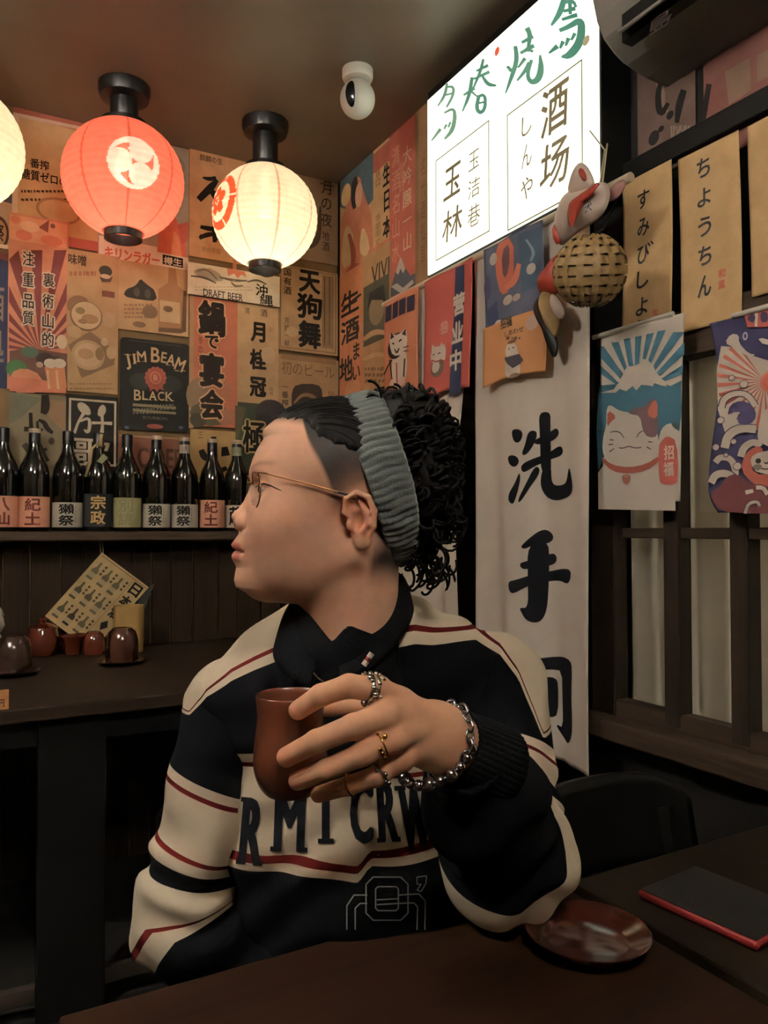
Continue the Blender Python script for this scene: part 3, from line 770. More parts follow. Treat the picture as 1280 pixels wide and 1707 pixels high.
A.vtext('冬の宴', 334, 560, 605, 8, (86, 56, 44)); p.done()
p = Poster('poster', 'tan sake poster with three square black characters stacked down its middle', 396, 500, 464, 684, (210, 172, 120)); A = p.A
A.vtext('月桂冠', 430, 531, 668, 28, DK, .04, fill=.76).text('清', 412, 518, 9, 11, (84, 66, 48)).text('酒', 440, 522, 11, 12, (84, 66, 48), .01).rect(396, 670, 464, 684, (64, 70, 54)).ell(447, 592, 12, 14, (222, 190, 146)).text('印', 452, 550, 6, 8, (150, 110, 74)).vtext('超特', 452, 645, 660, 6, (130, 100, 70)); p.done()
p = Poster('poster', 'white beer strip poster with a sketched mountain scene across two tan posters', 313, 436, 466, 512, (240, 230, 206), order=26); A = p.A
A.poly([(320, 452), (335, 446), (352, 448), (366, 456), (374, 468), (355, 470), (334, 463)], (186, 176, 156), 1).poly([(338, 452), (350, 446), (360, 456)], (206, 168, 142)).stroke([(318, 460), (340, 462), (360, 472)], [2, 4, 2], (104, 98, 84)).stroke([(328, 452), (345, 448), (362, 466)], [2, 3, 2], (130, 120, 104)).stroke([(366, 462), (390, 468), (412, 468)], [2, 5, 2], (116, 108, 92))
A.poly([(378, 447), (408, 453), (410, 462), (402, 458), (396, 464), (390, 456), (380, 460)], (226, 122, 76)).stroke([(412, 470), (428, 466), (444, 474)], [2, 4, 2], (120, 110, 90)).stroke([(425, 452), (440, 462), (455, 460)], [2, 3, 2], (90, 84, 72)).stroke([(385, 470), (392, 478), (405, 476)], [2, 4, 2], (140, 130, 108)).lines(325, 476, 420, 486, 2, (196, 170, 120), 14, 2)
A.text('DRAFT BEER', 372, 492, 66, 12, (60, 52, 46), .01).text('沖', 436, 484, 20, 20, DK, .02).text('縄', 444, 500, 22, 18, DK, .015); p.done()
p = Poster('poster', 'framed tan sake poster with three bold brushed characters near the corner', 466, 440, 563, 594, (192, 154, 104)); A = p.A
A.frame(467, 442, 560, 590, 1.5, (140, 106, 68)).rect(537, 458, 556, 582, (152, 120, 80)).rect(540, 462, 542, 575, (110, 86, 60)).rect(548, 462, 550, 575, (116, 90, 62))
for ch, y, w, h in (('天', 470, 36, 38), ('狗', 511, 42, 42), ('舞', 558, 38, 46)): A.text(ch, 516, y, w, h, DK, .04)
A.vtext('国有酒', 479, 446, 492, 13, (64, 52, 42), .02).vtext('芳醇一献', 478, 528, 578, 8, (110, 80, 54), .01).ell(487, 553, 10, 9, (206, 172, 124)); p.done()
p = Poster('poster', 'tan beer poster with thin katakana above a dark photograph of a meal', 464, 590, 564, 760, (188, 148, 98)); A = p.A
A.text('初のビール', 514, 617, 88, 22, (128, 92, 60), .0).rect(468, 598, 560, 600, (160, 120, 78)).poly([(486, 680), (486, 652), (494, 640), (530, 640), (538, 652), (540, 720), (486, 720)], (58, 48, 42), 1).stroke([(490, 672), (505, 656), (525, 662), (534, 676)], [3, 6, 7, 3], (150, 116, 84)).stroke([(492, 685), (510, 670), (530, 680)], [3, 7, 3], (128, 96, 70)).vtext('一番搾', 475, 638, 678, 11, (74, 58, 46), .02).vtext('旨い一杯', 552, 650, 730, 12, (120, 88, 58)); p.done()
p = Poster('poster', 'dark green poster with one outlined character under the square-lettered poster', 392, 676, 470, 806, (62, 72, 54)); A = p.A
A.ell(452, 690, 26, 24, (58, 52, 50)).ell(440, 705, 14, 18, (48, 44, 42)).poly([(392, 676), (410, 680), (400, 720), (392, 740)], (92, 84, 58)).text('極', 424, 728, 44, 60, (200, 170, 110), .07).text('極', 424, 728, 39, 54, (34, 32, 28), .02).text('上', 430, 778, 30, 40, (180, 150, 96), .03); p.done()
p = Poster('poster', 'black poster with a white border and large white characters behind the bottles', 109, 656, 196, 792, (38, 36, 34)); A = p.A
A.frame(115, 663, 193, 778, 3.6, (228, 218, 190))
W_ = (230, 220, 194)
A.poly([(128, 672), (138, 670), (150, 680), (152, 692), (142, 692), (131, 684)], W_, 1).stroke([(140, 688), (130, 704), (124, 722)], [6, 4, 5], W_).stroke([(134, 702), (148, 696), (150, 708), (147, 722), (140, 716)], [4, 5, 6, 6, 3], W_).poly([(164, 680), (172, 673), (178, 682), (173, 694), (162, 694)], W_, 1).stroke([(153, 705), (168, 705), (187, 706)], [5, 4, 6], W_).stroke([(170, 692), (171, 710), (169, 728)], [5, 5, 8], W_)
A.text('歌', 154, 752, 62, 46, W_, .02); p.done()
p = Poster('poster', 'grey-green poster with dark brushed hiragana behind the peach-labelled bottle', 15, 654, 109, 800, (128, 118, 90)); A = p.A
A.poly([(15, 654), (70, 664), (30, 700), (15, 705)], (110, 112, 90)).poly([(70, 664), (109, 670), (109, 720), (85, 700)], (150, 120, 86)).stroke([(75, 658), (76, 680), (72, 690)], [12, 16, 10], DK).stroke([(51, 688), (52, 720)], [6, 7], DK).stroke([(64, 700), (74, 704), (78, 714), (88, 722)], [4, 8, 9, 5], DK).stroke([(62, 702), (63, 718), (72, 716)], [4, 5, 4], DK).stroke([(40, 715), (56, 716)], [8, 8], DK).stroke([(40, 740), (55, 760), (78, 748)], [10, 12, 5], (50, 44, 38)).stroke([(62, 735), (78, 770)], [8, 10], (50, 44, 38)).ell(86, 735, 5, 6, (70, 56, 46)); p.done()
p = Poster('poster', 'brown-red poster with faint block capitals just under the black whiskey label', 197, 724, 316, 806, (128, 76, 54)); A = p.A
A.text('CIDER', 268, 764, 78, 34, (86, 58, 44), .03).rect(198, 727, 314, 731, (176, 132, 88)).lines(210, 784, 300, 800, 2, (170, 128, 86), 8, 4); p.done()
p = Poster('poster', 'tan poster with one big black character behind the bottles right of the brown-red one', 317, 715, 392, 806, (196, 160, 92)); A = p.A
A.stroke([(335, 750), (340, 762), (350, 766)], [9, 13, 6], DK).stroke([(356, 728), (357, 772)], [9, 13], DK).stroke([(374, 745), (376, 760)], [10, 15], DK).stroke([(336, 784), (356, 790), (378, 780)], [7, 11, 7], DK).text('三', 334, 725, 8, 10, (96, 76, 50)); p.done()

# right wall, from the corner to the light box
p = Poster('poster', 'faded blue and orange poster of a robed figure on the sign wall at the corner', 567, 276, 624, 474, (206, 160, 106), 'x'); A = p.A
A.poly([(567, 290), (624, 240), (624, 330), (600, 360), (567, 345)], (76, 100, 112)).poly([(567, 380), (580, 330), (592, 300), (600, 292), (606, 320), (620, 360), (624, 440), (600, 470), (567, 478)], (206, 122, 84), 1).poly([(585, 310), (592, 292), (597, 300), (598, 335), (590, 352), (585, 340)], (52, 46, 46), 1).ell(598, 325, 6, 20, (224, 168, 132)).ell(577, 325, 8, 18, (226, 190, 120)).poly([(570, 400), (580, 370), (592, 400), (586, 440), (570, 450)], (214, 180, 130), 1).poly([(604, 370), (618, 410), (610, 430), (598, 420)], (224, 190, 140), 1).stroke([(575, 466), (592, 440), (612, 455)], [6, 14, 8], (176, 70, 46)).stroke([(582, 390), (590, 420), (588, 450)], [5, 10, 5], (160, 74, 52)); p.done()
p = Poster('poster', 'tan poster with a brushed black column and an orange foot on the sign wall', 622, 224, 651, 432, (214, 168, 114), 'x'); A = p.A
A.rect(622, 258, 651, 266, (190, 88, 60)).vtext('生日本', 645, 268, 400, 14, (42, 38, 36), .03).vtext('旨口', 630, 280, 312, 8, (120, 88, 60)).vtext('季節限定', 630, 356, 410, 8, (150, 116, 76)).poly([(622, 415), (651, 395), (651, 440), (622, 455)], (222, 108, 52)); p.done()
p = Poster('poster', 'red poster with pale characters in columns and a snowy peak at its foot', 649, 186, 693, 492, (206, 92, 66), 'x'); A = p.A
A.poly([(649, 200), (693, 158), (693, 190), (649, 232)], (172, 74, 64)).vtext('清酒名山水', 660, 240, 440, 13, (232, 160, 130), .0).vtext('大吟醸一山', 679, 240, 420, 15, (236, 196, 160), .01).vtext('雪月', 669, 270, 330, 10, (224, 150, 120))
A.poly([(649, 497), (652, 480), (660, 452), (668, 436), (676, 446), (684, 460), (693, 455), (693, 475)], (82, 84, 92)).poly([(660, 454), (668, 428), (676, 448), (672, 456), (668, 448), (664, 458)], (226, 214, 204)).poly([(652, 478), (662, 472), (672, 480), (688, 466), (690, 472), (670, 490)], (206, 200, 194)); p.done()
p = Poster('poster', 'narrow brown poster strip squeezed between the red poster and the light box', 692, 160, 715, 472, (176, 134, 88), 'x'); A = p.A
A.rect(692, 170, 698, 470, (150, 112, 74)).vtext('名代酒処旨', 705, 260, 440, 8, (132, 94, 60)); p.done()
p = Poster('poster', 'orange poster with heavy black brush writing low in the corner', 566, 462, 606, 700, (216, 130, 72), 'x'); A = p.A
A.vtext('生酒', 583, 480, 575, 30, (48, 40, 36), .03).vtext('うまい', 594, 530, 640, 14, (60, 46, 38), .03).vtext('地', 577, 590, 640, 22, (52, 44, 38), .03).ell(588, 650, 14, 16, (220, 150, 100)).stroke([(570, 520), (590, 500), (602, 490)], [4, 5, 3], (52, 44, 38)); p.done()
p = Poster('poster', 'tan poster with slanted capitals over a dim portrait beside the red peak poster', 604, 430, 651, 640, (196, 150, 98), 'x'); A = p.A
A.text('VIVI', 634, 452, 30, 32, (62, 52, 42), .01).rect(606, 480, 649, 560, (88, 82, 66)).ell(628, 514, 13, 28, (150, 126, 92)).poly([(612, 520), (616, 488), (640, 474), (645, 520), (638, 500), (620, 500)], (48, 44, 40)).stroke([(606, 566), (625, 552), (648, 556)], [6, 10, 6], (206, 160, 112)).stroke([(606, 600), (625, 590), (648, 592)], [5, 9, 5], (216, 170, 120)).lines(608, 610, 646, 640, 3, (140, 100, 64), 3, 4); p.done()
# dim posters above the paper strips
p = Poster('poster', 'dim dark poster with thick outlined brush strokes under the air conditioner', 1062, 120, 1160, 262, (92, 72, 64), 'x'); A = p.A
A.stroke([(1098, 138), (1104, 158), (1100, 190), (1112, 182)], [10, 12, 12, 6], (120, 100, 86)).stroke([(1140, 150), (1132, 175), (1128, 205)], [10, 13, 7], (30, 28, 28)).stroke([(1102, 135), (1096, 160), (1100, 195), (1114, 172)], [7, 10, 11, 6], (30, 28, 28)).ell(1117, 192, 6, 7, (30, 28, 28)).ell(1090, 230, 9, 12, (30, 28, 28)).ell(1102, 215, 5, 5, (30, 28, 28)).lines(1118, 210, 1150, 240, 4, (120, 108, 96), 4, 6); p.done()
p = Poster('poster', 'dim reddish poster with pale upright shapes beside the outlined-brush poster', 1172, 100, 1300, 216, (112, 66, 58), 'x'); A = p.A
A.poly([(1208, 120), (1250, 96), (1252, 150), (1215, 175)], (122, 96, 78)).poly([(1262, 92), (1296, 75), (1296, 120), (1262, 138)], (122, 96, 78)).stroke([(1190, 205), (1240, 182), (1290, 160)], [3, 4, 3], (70, 48, 44)).stroke([(1182, 140), (1172, 200)], [9, 9], (40, 34, 34)); p.done()

# ------------------------------------------------------------------ doorway cloth, flags and paper strips
RODX, RODZ = 1.315, 1.989
ra, rb_ = on_x(640, 490, RODX).y, on_x(1052, 292, RODX).y
rod = MB().tube([(RODX, ra, RODZ), (RODX, rb_, RODZ)], .011, 12).build('curtain_rod', mat('rod_paint', (214, 202, 178), rough=.5, vary=.2), None, smooth='auto')
tag(rod, 'pale curtain rod under the light box carrying the doorway cloth', 'rod')

def cloth(name, label, cat, X, x0, x1, ztop, zbot, fold, base, group=None, nu=40, nv=60, edge=None, sleeve=None):
    """hanging cloth in the plane X = const; x0/x1 are pixel columns of its two edges at its top"""
    A = Art('x', X, .0010, fold, .00007)
    u0, u1 = A.st(x0, 700)[0], A.st(x1, 700)[0]
    mb = MB()
    def f(i, j):
        z = ztop + (zbot - ztop) * j
        a, b = u0, u1
        if edge: a, b, z = edge(a, b, z, j, i)
        u = a + (b - a) * i
        return A.emb(u, z, 0)
    mb.grid(f, nu, nv, col=base)
    o = mb.build(name, M_cloth, None, smooth=True, solid=.0009)
    tag(o, label, cat, group)
    return A, o
WHT = (246, 238, 226)
def nfold(u, v):
    h = max(0, min(1, (2.02 - v) / 1.3))
    return .004 + (.004 + .012 * h) * math.sin(u * 23 + .8 + v * .7) + .004 * h * math.sin(u * 61 + v * 3)
zb = on_x(1000, 1296, 1.318).z
A, o = cloth('doorway_curtain', 'white doorway curtain panel with three large black brush characters', 'curtain', 1.318, 792, 989, 1.99, zb, nfold, WHT, 'white doorway curtain panels', 50, 120)
KB = (16, 17, 21)
def q(pts): return pts
# 洗 (measured on the cloth)
def zc(x, y): return (780 + x * .4332, 560 + y * .4335)
def strokepoly(lst, k=2): A.poly([zc(*p_) for p_ in lst], KB, k)
strokepoly([(181, 366), (196, 358), (216, 362), (224, 378), (218, 402), (204, 414), (188, 404)])
strokepoly([(168, 466), (182, 458), (202, 464), (211, 480), (205, 498), (190, 506), (174, 494)])
strokepoly([(212, 522), (216, 548), (208, 590), (194, 640), (186, 648), (172, 634), (174, 606), (196, 566)])
strokepoly([(240, 372), (256, 362), (268, 372), (262, 408), (244, 448), (228, 462), (220, 452), (232, 420)])
strokepoly([(272, 300), (292, 290), (314, 298), (312, 340), (313, 470), (312, 530), (300, 540), (278, 520), (276, 420), (274, 360)])
strokepoly([(300, 376), (334, 354), (348, 360), (350, 380), (330, 398), (300, 410), (262, 420), (258, 400)])
strokepoly([(218, 496), (260, 470), (310, 446), (346, 424), (364, 426), (368, 450), (352, 464), (310, 474), (268, 496), (232, 526), (220, 520)])
strokepoly([(262, 500), (276, 508), (272, 536), (250, 580), (228, 622), (210, 644), (208, 628), (236, 570)])
strokepoly([(286, 500), (314, 500), (314, 556), (326, 574), (356, 576), (382, 566), (390, 510), (398, 510), (411, 572), (408, 602), (386, 622), (340, 634), (302, 626), (284, 600), (276, 560)])
A.build('brush_character', M_cloth, o); A = Art('x', 1.318, .0010, nfold, .00007)
# 手
strokepoly([(214, 812), (250, 776), (276, 748), (296, 744), (318, 764), (318, 784), (296, 800), (256, 806), (234, 820)])
strokepoly([(216, 872), (240, 866), (290, 846), (318, 834), (334, 850), (330, 872), (300, 886), (258, 892), (230, 898), (216, 888)])
strokepoly([(174, 944), (200, 938), (280, 910), (360, 894), (398, 898), (399, 930), (386, 956), (350, 940), (290, 944), (230, 968), (196, 990), (180, 984)])
strokepoly([(242, 800), (300, 790), (304, 850), (302, 960), (298, 1050), (286, 1094), (266, 1104), (236, 1090), (218, 1056), (216, 1044), (246, 1046), (244, 940)])
A.build('brush_character', M_cloth, o); A = Art('x', 1.318, .0010, nfold, .00007)
# 间
strokepoly([(200, 1228), (222, 1226), (240, 1240), (240, 1262), (232, 1286), (216, 1280), (204, 1256)])
strokepoly([(246, 1246), (300, 1236), (362, 1234), (396, 1248), (404, 1276), (400, 1380), (404, 1480), (402, 1540), (384, 1570), (366, 1560), (336, 1526), (322, 1494), (350, 1510), (350, 1400), (350, 1290), (300, 1282), (248, 1288)], 1)
strokepoly([(226, 1316), (290, 1310), (322, 1316), (332, 1340), (330, 1460), (308, 1470), (290, 1450), (292, 1350), (240, 1360)], 1)
strokepoly([(222, 1316), (246, 1320), (252, 1400), (256, 1470), (236, 1468)], 1)
strokepoly([(240, 1376), (276, 1372), (288, 1396), (270, 1410), (242, 1412)], 1)
strokepoly([(240, 1436), (300, 1428), (310, 1462), (250, 1474)], 1)
A.build('brush_character', M_cloth, o)
def nedge(a, b, z, j, i):
    return a, b - .030 * j + .015 * math.sin(j * 9), z
A, o = cloth('doorway_curtain', 'white doorway curtain panel partly hidden behind the curly hair', 'curtain', 1.318, 656, 776, 1.99, zb, nfold, WHT, 'white doorway curtain panels', 40, 120, nedge)
A.text('女', 674, 990, 34, 70, KB, .05); A.build('lettering', M_cloth, o)

# small printed flags on the rod
def ff(k, amp=.004):
    return lambda u, v: amp * math.sin(u * 28 + k) + amp * .7 * math.sin(v * 11 + k * 2)
def flag(name, label, x0, x1, yb0, X, base, k, edge=None, ytop=None):
    A = Art('x', X); zt = RODZ - .006 if ytop is None else A.st(x0, ytop)[1]
    return cloth(name, label, 'flag', X, x0, x1, zt, A.st(x0, yb0)[1], ff(k), base, 'printed flags on the rod', 20, 30, edge)
A, o = flag('printed_flag', 'orange flag with a lucky cat and dark panels, nearest the corner', 640, 696, 674, 1.292, (214, 122, 68), .3)
for k in range(4): A.rect(641 + k * 13, 512 - k * 5.5, 652 + k * 13, 533 - k * 5.5, (46, 40, 52))
A.ell(667, 610, 14, 40, (236, 220, 204), 20).ell(663, 577, 17, 21, (52, 40, 40)).poly([(649, 575), (651, 553), (658, 560), (672, 556), (680, 545), (682, 575), (676, 592), (656, 594)], (240, 228, 212), 1).poly([(651, 566), (652, 554), (659, 562)], (60, 46, 46)).poly([(673, 558), (679, 548), (680, 560)], (60, 46, 46))
A.stroke([(655, 572), (659, 574)], 2.5, DK).stroke([(668, 570), (673, 566)], 2.5, DK).stroke([(660, 582), (664, 590), (669, 581)], [2, 3, 2], DK).stroke([(640, 625), (648, 607), (655, 600)], 2, DK).stroke([(650, 600), (655, 640), (652, 650)], 2, DK).stroke([(678, 598), (675, 640)], 2, DK).stroke([(664, 605), (664, 645)], 3, (186, 92, 64)).ell(655, 640, 6, 8, (240, 200, 186)).ell(672, 636, 6, 8, (240, 200, 186)).stroke([(676, 580), (684, 577)], 1.5, DK).stroke([(676, 586), (684, 585)], 1.5, DK)
A.build('printed_artwork', M_cloth, o)
def eskew(a, b, z, j, i): return a, b - .012 * j, z + .012 * math.sin(i * 3) * j
A, o = flag('printed_flag', 'red and navy flag with white characters and a small cat', 707, 789, 668, 1.294, (190, 66, 46), 1.4, eskew)
A.poly([(757, 446), (773, 440), (768, 655), (749, 662)], NAVY)
for ch, x, y, s_ in (('营', 763, 506, 37), ('业', 761, 553, 36), ('中', 759, 600, 36)): A.text(ch, x, y, s_ * .55, s_, (238, 226, 208), .04)
A.ell(740, 546, 7, 13, (206, 96, 76)).text('招', 740, 546, 9, 20, (238, 190, 170), .01)
A.ell(731, 612, 10, 17, (110, 90, 78)).ell(730, 592, 10, 14, (232, 220, 204)).poly([(721, 586), (722, 574), (729, 580)], (232, 220, 204)).poly([(733, 579), (738, 570), (739, 584)], (232, 220, 204)).stroke([(740, 600), (741, 585), (739, 574)], [5, 6, 5], (232, 220, 204)).ell(729, 612, 6, 10, (232, 220, 204)).stroke([(724, 592), (727, 591)], 1.8, DK).stroke([(732, 590), (736, 588)], 1.8, DK).stroke([(722, 601), (730, 604), (738, 599)], 2.2, (160, 50, 40))
A.build('printed_artwork', M_cloth, o)
A, o = flag('printed_flag', 'many-coloured flag with robed figures hanging left of the masks', 808, 906, 566, 1.290, (74, 78, 96), 2.2)
A.poly([(822, 410), (860, 392), (858, 470), (840, 495), (828, 480)], (206, 96, 58), 1).poly([(836, 420), (852, 404), (850, 450), (838, 468)], (92, 62, 66), 1).poly([(866, 392), (904, 376), (900, 470), (872, 490)], (52, 68, 84)).ell(886, 448, 7, 9, (222, 212, 202)).stroke([(842, 480), (860, 470), (868, 440)], [8, 12, 7], (220, 112, 70)).ell(846, 500, 9, 8, (220, 206, 196)).ell(862, 496, 7, 6, (214, 196, 186)).ell(822, 432, 6, 10, (206, 196, 190)).poly([(808, 520), (826, 500), (830, 540), (815, 560)], (46, 52, 78)).ell(828, 545, 8, 12, (222, 212, 202)).ell(818, 556, 3, 5, (230, 222, 212)).stroke([(880, 400), (892, 420), (886, 436)], [3, 5, 3], (130, 150, 160)).ell(812, 480, 5, 20, (60, 58, 84))
A.build('printed_artwork', M_cloth, o)
def epan(a, b, z, j, i): return a - .010 * j, b + .012 * math.sin(j * 2.6), z + .010 * math.sin(i * 3.1) * j
A, o = cloth('printed_flag', 'ochre flag with a small white figure in a dark cloak below the many-coloured one', 'flag', 1.282, 805, 903, Art('x', 1.282).st(805, 548)[1], Art('x', 1.282).st(805, 646)[1], ff(3.1), (222, 150, 76), 'printed flags on the rod', 20, 24, epan)
A.text('招福', 846, 538, 20, 18, (62, 56, 46), .03).text('しあわせ', 858, 553, 30, 9, (70, 60, 48), .02).lines(846, 560, 868, 568, 1, (90, 70, 50), 2, 3).ell(886, 538, 10, 12, (226, 196, 176)).poly([(842, 628), (844, 600), (852, 576), (862, 572), (866, 596), (868, 622), (858, 632)], (236, 222, 206), 1).ell(853, 584, 9, 13, (238, 224, 208)).ell(855, 570, 7, 3, (110, 74, 50)).poly([(842, 597), (866, 590), (872, 600), (868, 606), (856, 614), (846, 606)], (58, 52, 58)).ell(858, 626, 8, 4, (120, 96, 76)).stroke([(849, 582), (852, 582)], 1.5, DK).stroke([(856, 580), (859, 579)], 1.5, DK)
A.build('printed_artwork', M_cloth, o)

# tall paper strips with hiragana in front of the wall above the window
def strip(label, x0, y0, x1, y1, X, k):
    A = Art('x', X, .0007, lambda u, v: .004 * math.sin(v * 9 + k) + .003 * math.sin(u * 9 + k) + .006 * max(0, 1.75 - v) * math.sin(u * 14 + k), .00007)
    a = A.st(x0, y0); b = A.st(x1, y1); mb = MB()
    mb.grid(lambda i, j: A.emb(a[0] + (b[0] - a[0]) * i, a[1] + (b[1] - a[1]) * j, 0), 20, 50, col=(222, 182, 118))
    o = mb.build('paper_strip', M_print, None, smooth=True, solid=.0005); tag(o, label, 'paper strip', 'tan paper strips above the window'); return A, o
IK = (52, 54, 58)
A, o = strip('tan paper strip with a hiragana column and red seal, next to the round basket', 1037, 308, 1122, 536, 1.400, 0)
for ch, y in (('す', 332), ('み', 378), ('ひ', 424), ('し', 465), ('よ', 511), ('う', 548)): A.text(ch, 1072, y, 20, 30, IK, .02, .05); A.flush('ink_character', M_print, o)
A.stroke([(1080, 405), (1084, 410)], 3, IK).stroke([(1085, 402), (1089, 407)], 3, IK); A.flush('ink_dots', M_print, o)
A.text('和', 1095, 522, 9, 12, (210, 96, 50), .03).text('酒', 1095, 537, 9, 12, (210, 96, 50), .03); A.build('lettering', M_print, o)
A, o = strip('tan paper strip with a hiragana column and red seal, middle of three', 1131, 267, 1234, 528, 1.388, 1.3)
for ch, y, s_ in (('ち', 279, 32), ('よ', 328, 30), ('う', 377, 32), ('ち', 425, 32), ('ん', 476, 36)): A.text(ch, 1172, y, 22, s_, IK, .02, .05); A.flush('ink_character', M_print, o)
A.text('和', 1200, 455, 12, 15, (210, 96, 50), .04).text('風', 1200, 474, 12, 15, (210, 96, 50), .04); A.build('lettering', M_print, o)
A, o = strip('blank-faced tan paper strip cut off by the right picture edge', 1247, 212, 1345, 468, 1.388, 2.2)
for ch, y in (('お', 270), ('で', 330), ('ん', 390)): A.text(ch, 1315, y, 24, 44, IK, .02); A.flush('ink_character', M_print, o)
A.text('和', 1330, 440, 10, 12, (210, 96, 50), .03); A.build('lettering', M_print, o)
# ------------------------------------------------------------------ picture flags in front of the window
def z3(x, y): return (970 + x * .2422, 500 + y * .2422)
X3 = 1.352
def fl1(u, v): return .005 * math.sin(u * 20 + 1) + .004 * math.sin(v * 9)
def cat_edge(a, b, z, j, i): return a, b - .020 * j, z + .006 * i * j
A, o = cloth('printed_flag', 'blue and white flag with a smiling lucky cat below a white mountain', 'flag', X3, 1001, 1143, Art('x', X3).st(1001, 563)[1], Art('x', X3).st(995, 845)[1], fl1, (232, 224, 212), 'picture flags before the window', 40, 70, cat_edge)
BLU = (44, 92, 112)
def zp(pts, col, sm=0): A.poly([z3(*p_) for p_ in pts], col, sm)
zp([(112, 640), (240, 640), (330, 560), (520, 560), (610, 590), (690, 610), (690, 760), (672, 900), (560, 900), (540, 1000), (140, 1080), (100, 1180), (95, 900)], BLU)
ctr = (430, 590)
for a0, a1, r in ((198, 190, 330), (177, 168, 330), (160, 150, 340), (141, 131, 400), (124, 116, 420), (109, 102, 400), (95, 88, 380), (81, 74, 380), (66, 57, 400), (47, 36, 370), (26, 16, 300), (4, -5, 270)):
    pass
for pts in ([(120, 590), (250, 580), (225, 615), (115, 640)], [(125, 505), (125, 450), (265, 575), (240, 582)], [(125, 320), (150, 320), (295, 510), (275, 545), (125, 395)], [(205, 295), (262, 290), (325, 465), (308, 488)], [(300, 272), (348, 265), (372, 455), (340, 460)], [(385, 258), (432, 250), (415, 440), (385, 455)], [(465, 240), (515, 230), (462, 412), (440, 410)], [(540, 218), (592, 210), (500, 440), (480, 420)], [(640, 225), (712, 222), (525, 490), (515, 455)], [(712, 290), (712, 375), (555, 525), (535, 505)], [(705, 445), (700, 510), (590, 560), (565, 545)], [(695, 555), (690, 612), (612, 602), (640, 585)]):
    zp(pts, BLU)
zp([(225, 640), (290, 545), (335, 480), (400, 455), (440, 420), (470, 440), (515, 470), (560, 550), (605, 598), (560, 590), (520, 575), (510, 598), (470, 590), (430, 588), (395, 628), (370, 595), (320, 632), (270, 612)], (232, 224, 212))
# the cat
CW = (238, 230, 218)
zp([(98, 1440), (100, 1190), (150, 1120), (540, 1080), (640, 1180), (640, 1450)], CW)
zp([(168, 860), (172, 740), (200, 720), (262, 762), (330, 775), (430, 790), (520, 860), (545, 980), (540, 1080), (440, 1160), (330, 1175), (190, 1140), (132, 1060), (142, 940)], CW, 2)
zp([(332, 775), (395, 740), (450, 740), (505, 680), (530, 690), (542, 800), (540, 940), (470, 950), (436, 900), (420, 800), (350, 788)], (98, 72, 76), 1)
zp([(460, 790), (510, 690), (540, 700), (535, 830)], (182, 86, 64), 1)
zp([(172, 880), (178, 752), (248, 806), (200, 840)], (186, 88, 62), 1)
A.stroke([z3(*p_) for p_ in [(195, 912), (235, 902), (275, 915), (300, 955)]], [1, 1.6, 1.6, 1], (44, 42, 46)).stroke([z3(*p_) for p_ in [(392, 950), (410, 915), (445, 900)]], [1, 1.6, 1], (44, 42, 46))
for a, b in (((192, 962), (220, 966)), ((182, 996), (218, 992)), ((186, 1045), (222, 1022)), ((472, 978), (502, 980)), ((462, 1012), (490, 1030))): A.stroke([z3(*a), z3(*b)], [2, 1.2], (66, 52, 52), smooth=0)
A.stroke([z3(*p_) for p_ in [(258, 1018), (290, 1022), (335, 1006), (380, 1022), (425, 1016)]], 1.6, (70, 50, 50))
zp([(132, 1078), (200, 1135), (330, 1155), (460, 1130), (545, 1070), (545, 1110), (460, 1175), (330, 1198), (200, 1180), (134, 1110)], (160, 74, 52), 1)
zp([(275, 1230), (285, 1202), (335, 1202), (343, 1230), (325, 1270), (295, 1270)], (146, 84, 66), 1); A.ell(*z3(310, 1212), 5, 3, (196, 140, 110))
zp([(540, 1000), (550, 920), (580, 865), (630, 846), (672, 890), (665, 1000), (640, 1060), (560, 1060)], CW, 1)
zp([(540, 1010), (570, 960), (600, 935), (660, 970), (660, 1240), (640, 1270), (560, 1272), (540, 1240)], (178, 68, 54), 1)
A.text('招', *z3(607, 1050), 16, 24, (240, 214, 196), .03).text('福', *z3(602, 1165), 16, 24, (240, 214, 196), .03)
zp([(625, 850), (655, 842), (672, 870), (668, 900), (640, 880)], (70, 80, 74), 1)
A.build('printed_artwork', M_cloth, o)
pa, pb = on_x(989, 563, X3 - .004), on_x(1122, 538, X3 - .004)
rr = MB().tube([(pa.x, pa.y, pa.z), (pa.x, pb.y, pa.z)], .006, 10).build('flag_rod', M_white, None, smooth='auto'); tag(rr, 'short white rod holding the lucky cat flag', 'rod')

X4 = 1.345
def fl2(u, v): return .006 * math.sin(u * 22) + .004 * math.sin(v * 8 + 1)
def koi_edge(a, b, z, j, i):
    cut = max(0, (j - .86) / .14)
    return a + .016 * math.sin(j * 5.2) * (1 - .2 * j) + .02 * cut ** 2, b, z
A, o = cloth('printed_flag', 'navy flag with striped sun, curling waves and a small white cat at the right edge', 'flag', X4, 1190, 1330, Art('x', X4).st(1190, 540)[1], Art('x', X4).st(1190, 855)[1], fl2, (44, 42, 72), 'picture flags before the window', 40, 70, koi_edge)
WV = (232, 220, 206)
zp([(975, 320), (1100, 330), (1300, 420), (1500, 560), (1500, 800), (1000, 950), (948, 760), (945, 480)], WV)
sc_c = (1290, 560)
for k in range(16):
    a0 = R(125 + k * 11.5); a1 = R(125 + k * 11.5 + 4.4); r = 345
    def lim_(an):
        x_, y_ = sc_c[0] + r * math.cos(an), sc_c[1] - r * math.sin(an); return (max(x_, 950), min(max(y_, 320), 930))
    zp([(sc_c[0] - 40, sc_c[1]), lim_(a0), lim_(a1)], (186, 84, 58))
A.ell(*z3(1290, 560), 16, 18, (214, 98, 60)).ell(*z3(1290, 560), 12, 14, (196, 78, 50))
zp([(1090, 230), (1150, 200), (1240, 190), (1500, 240), (1500, 470), (1290, 420), (1160, 380), (1100, 330)], (44, 42, 72), 1)
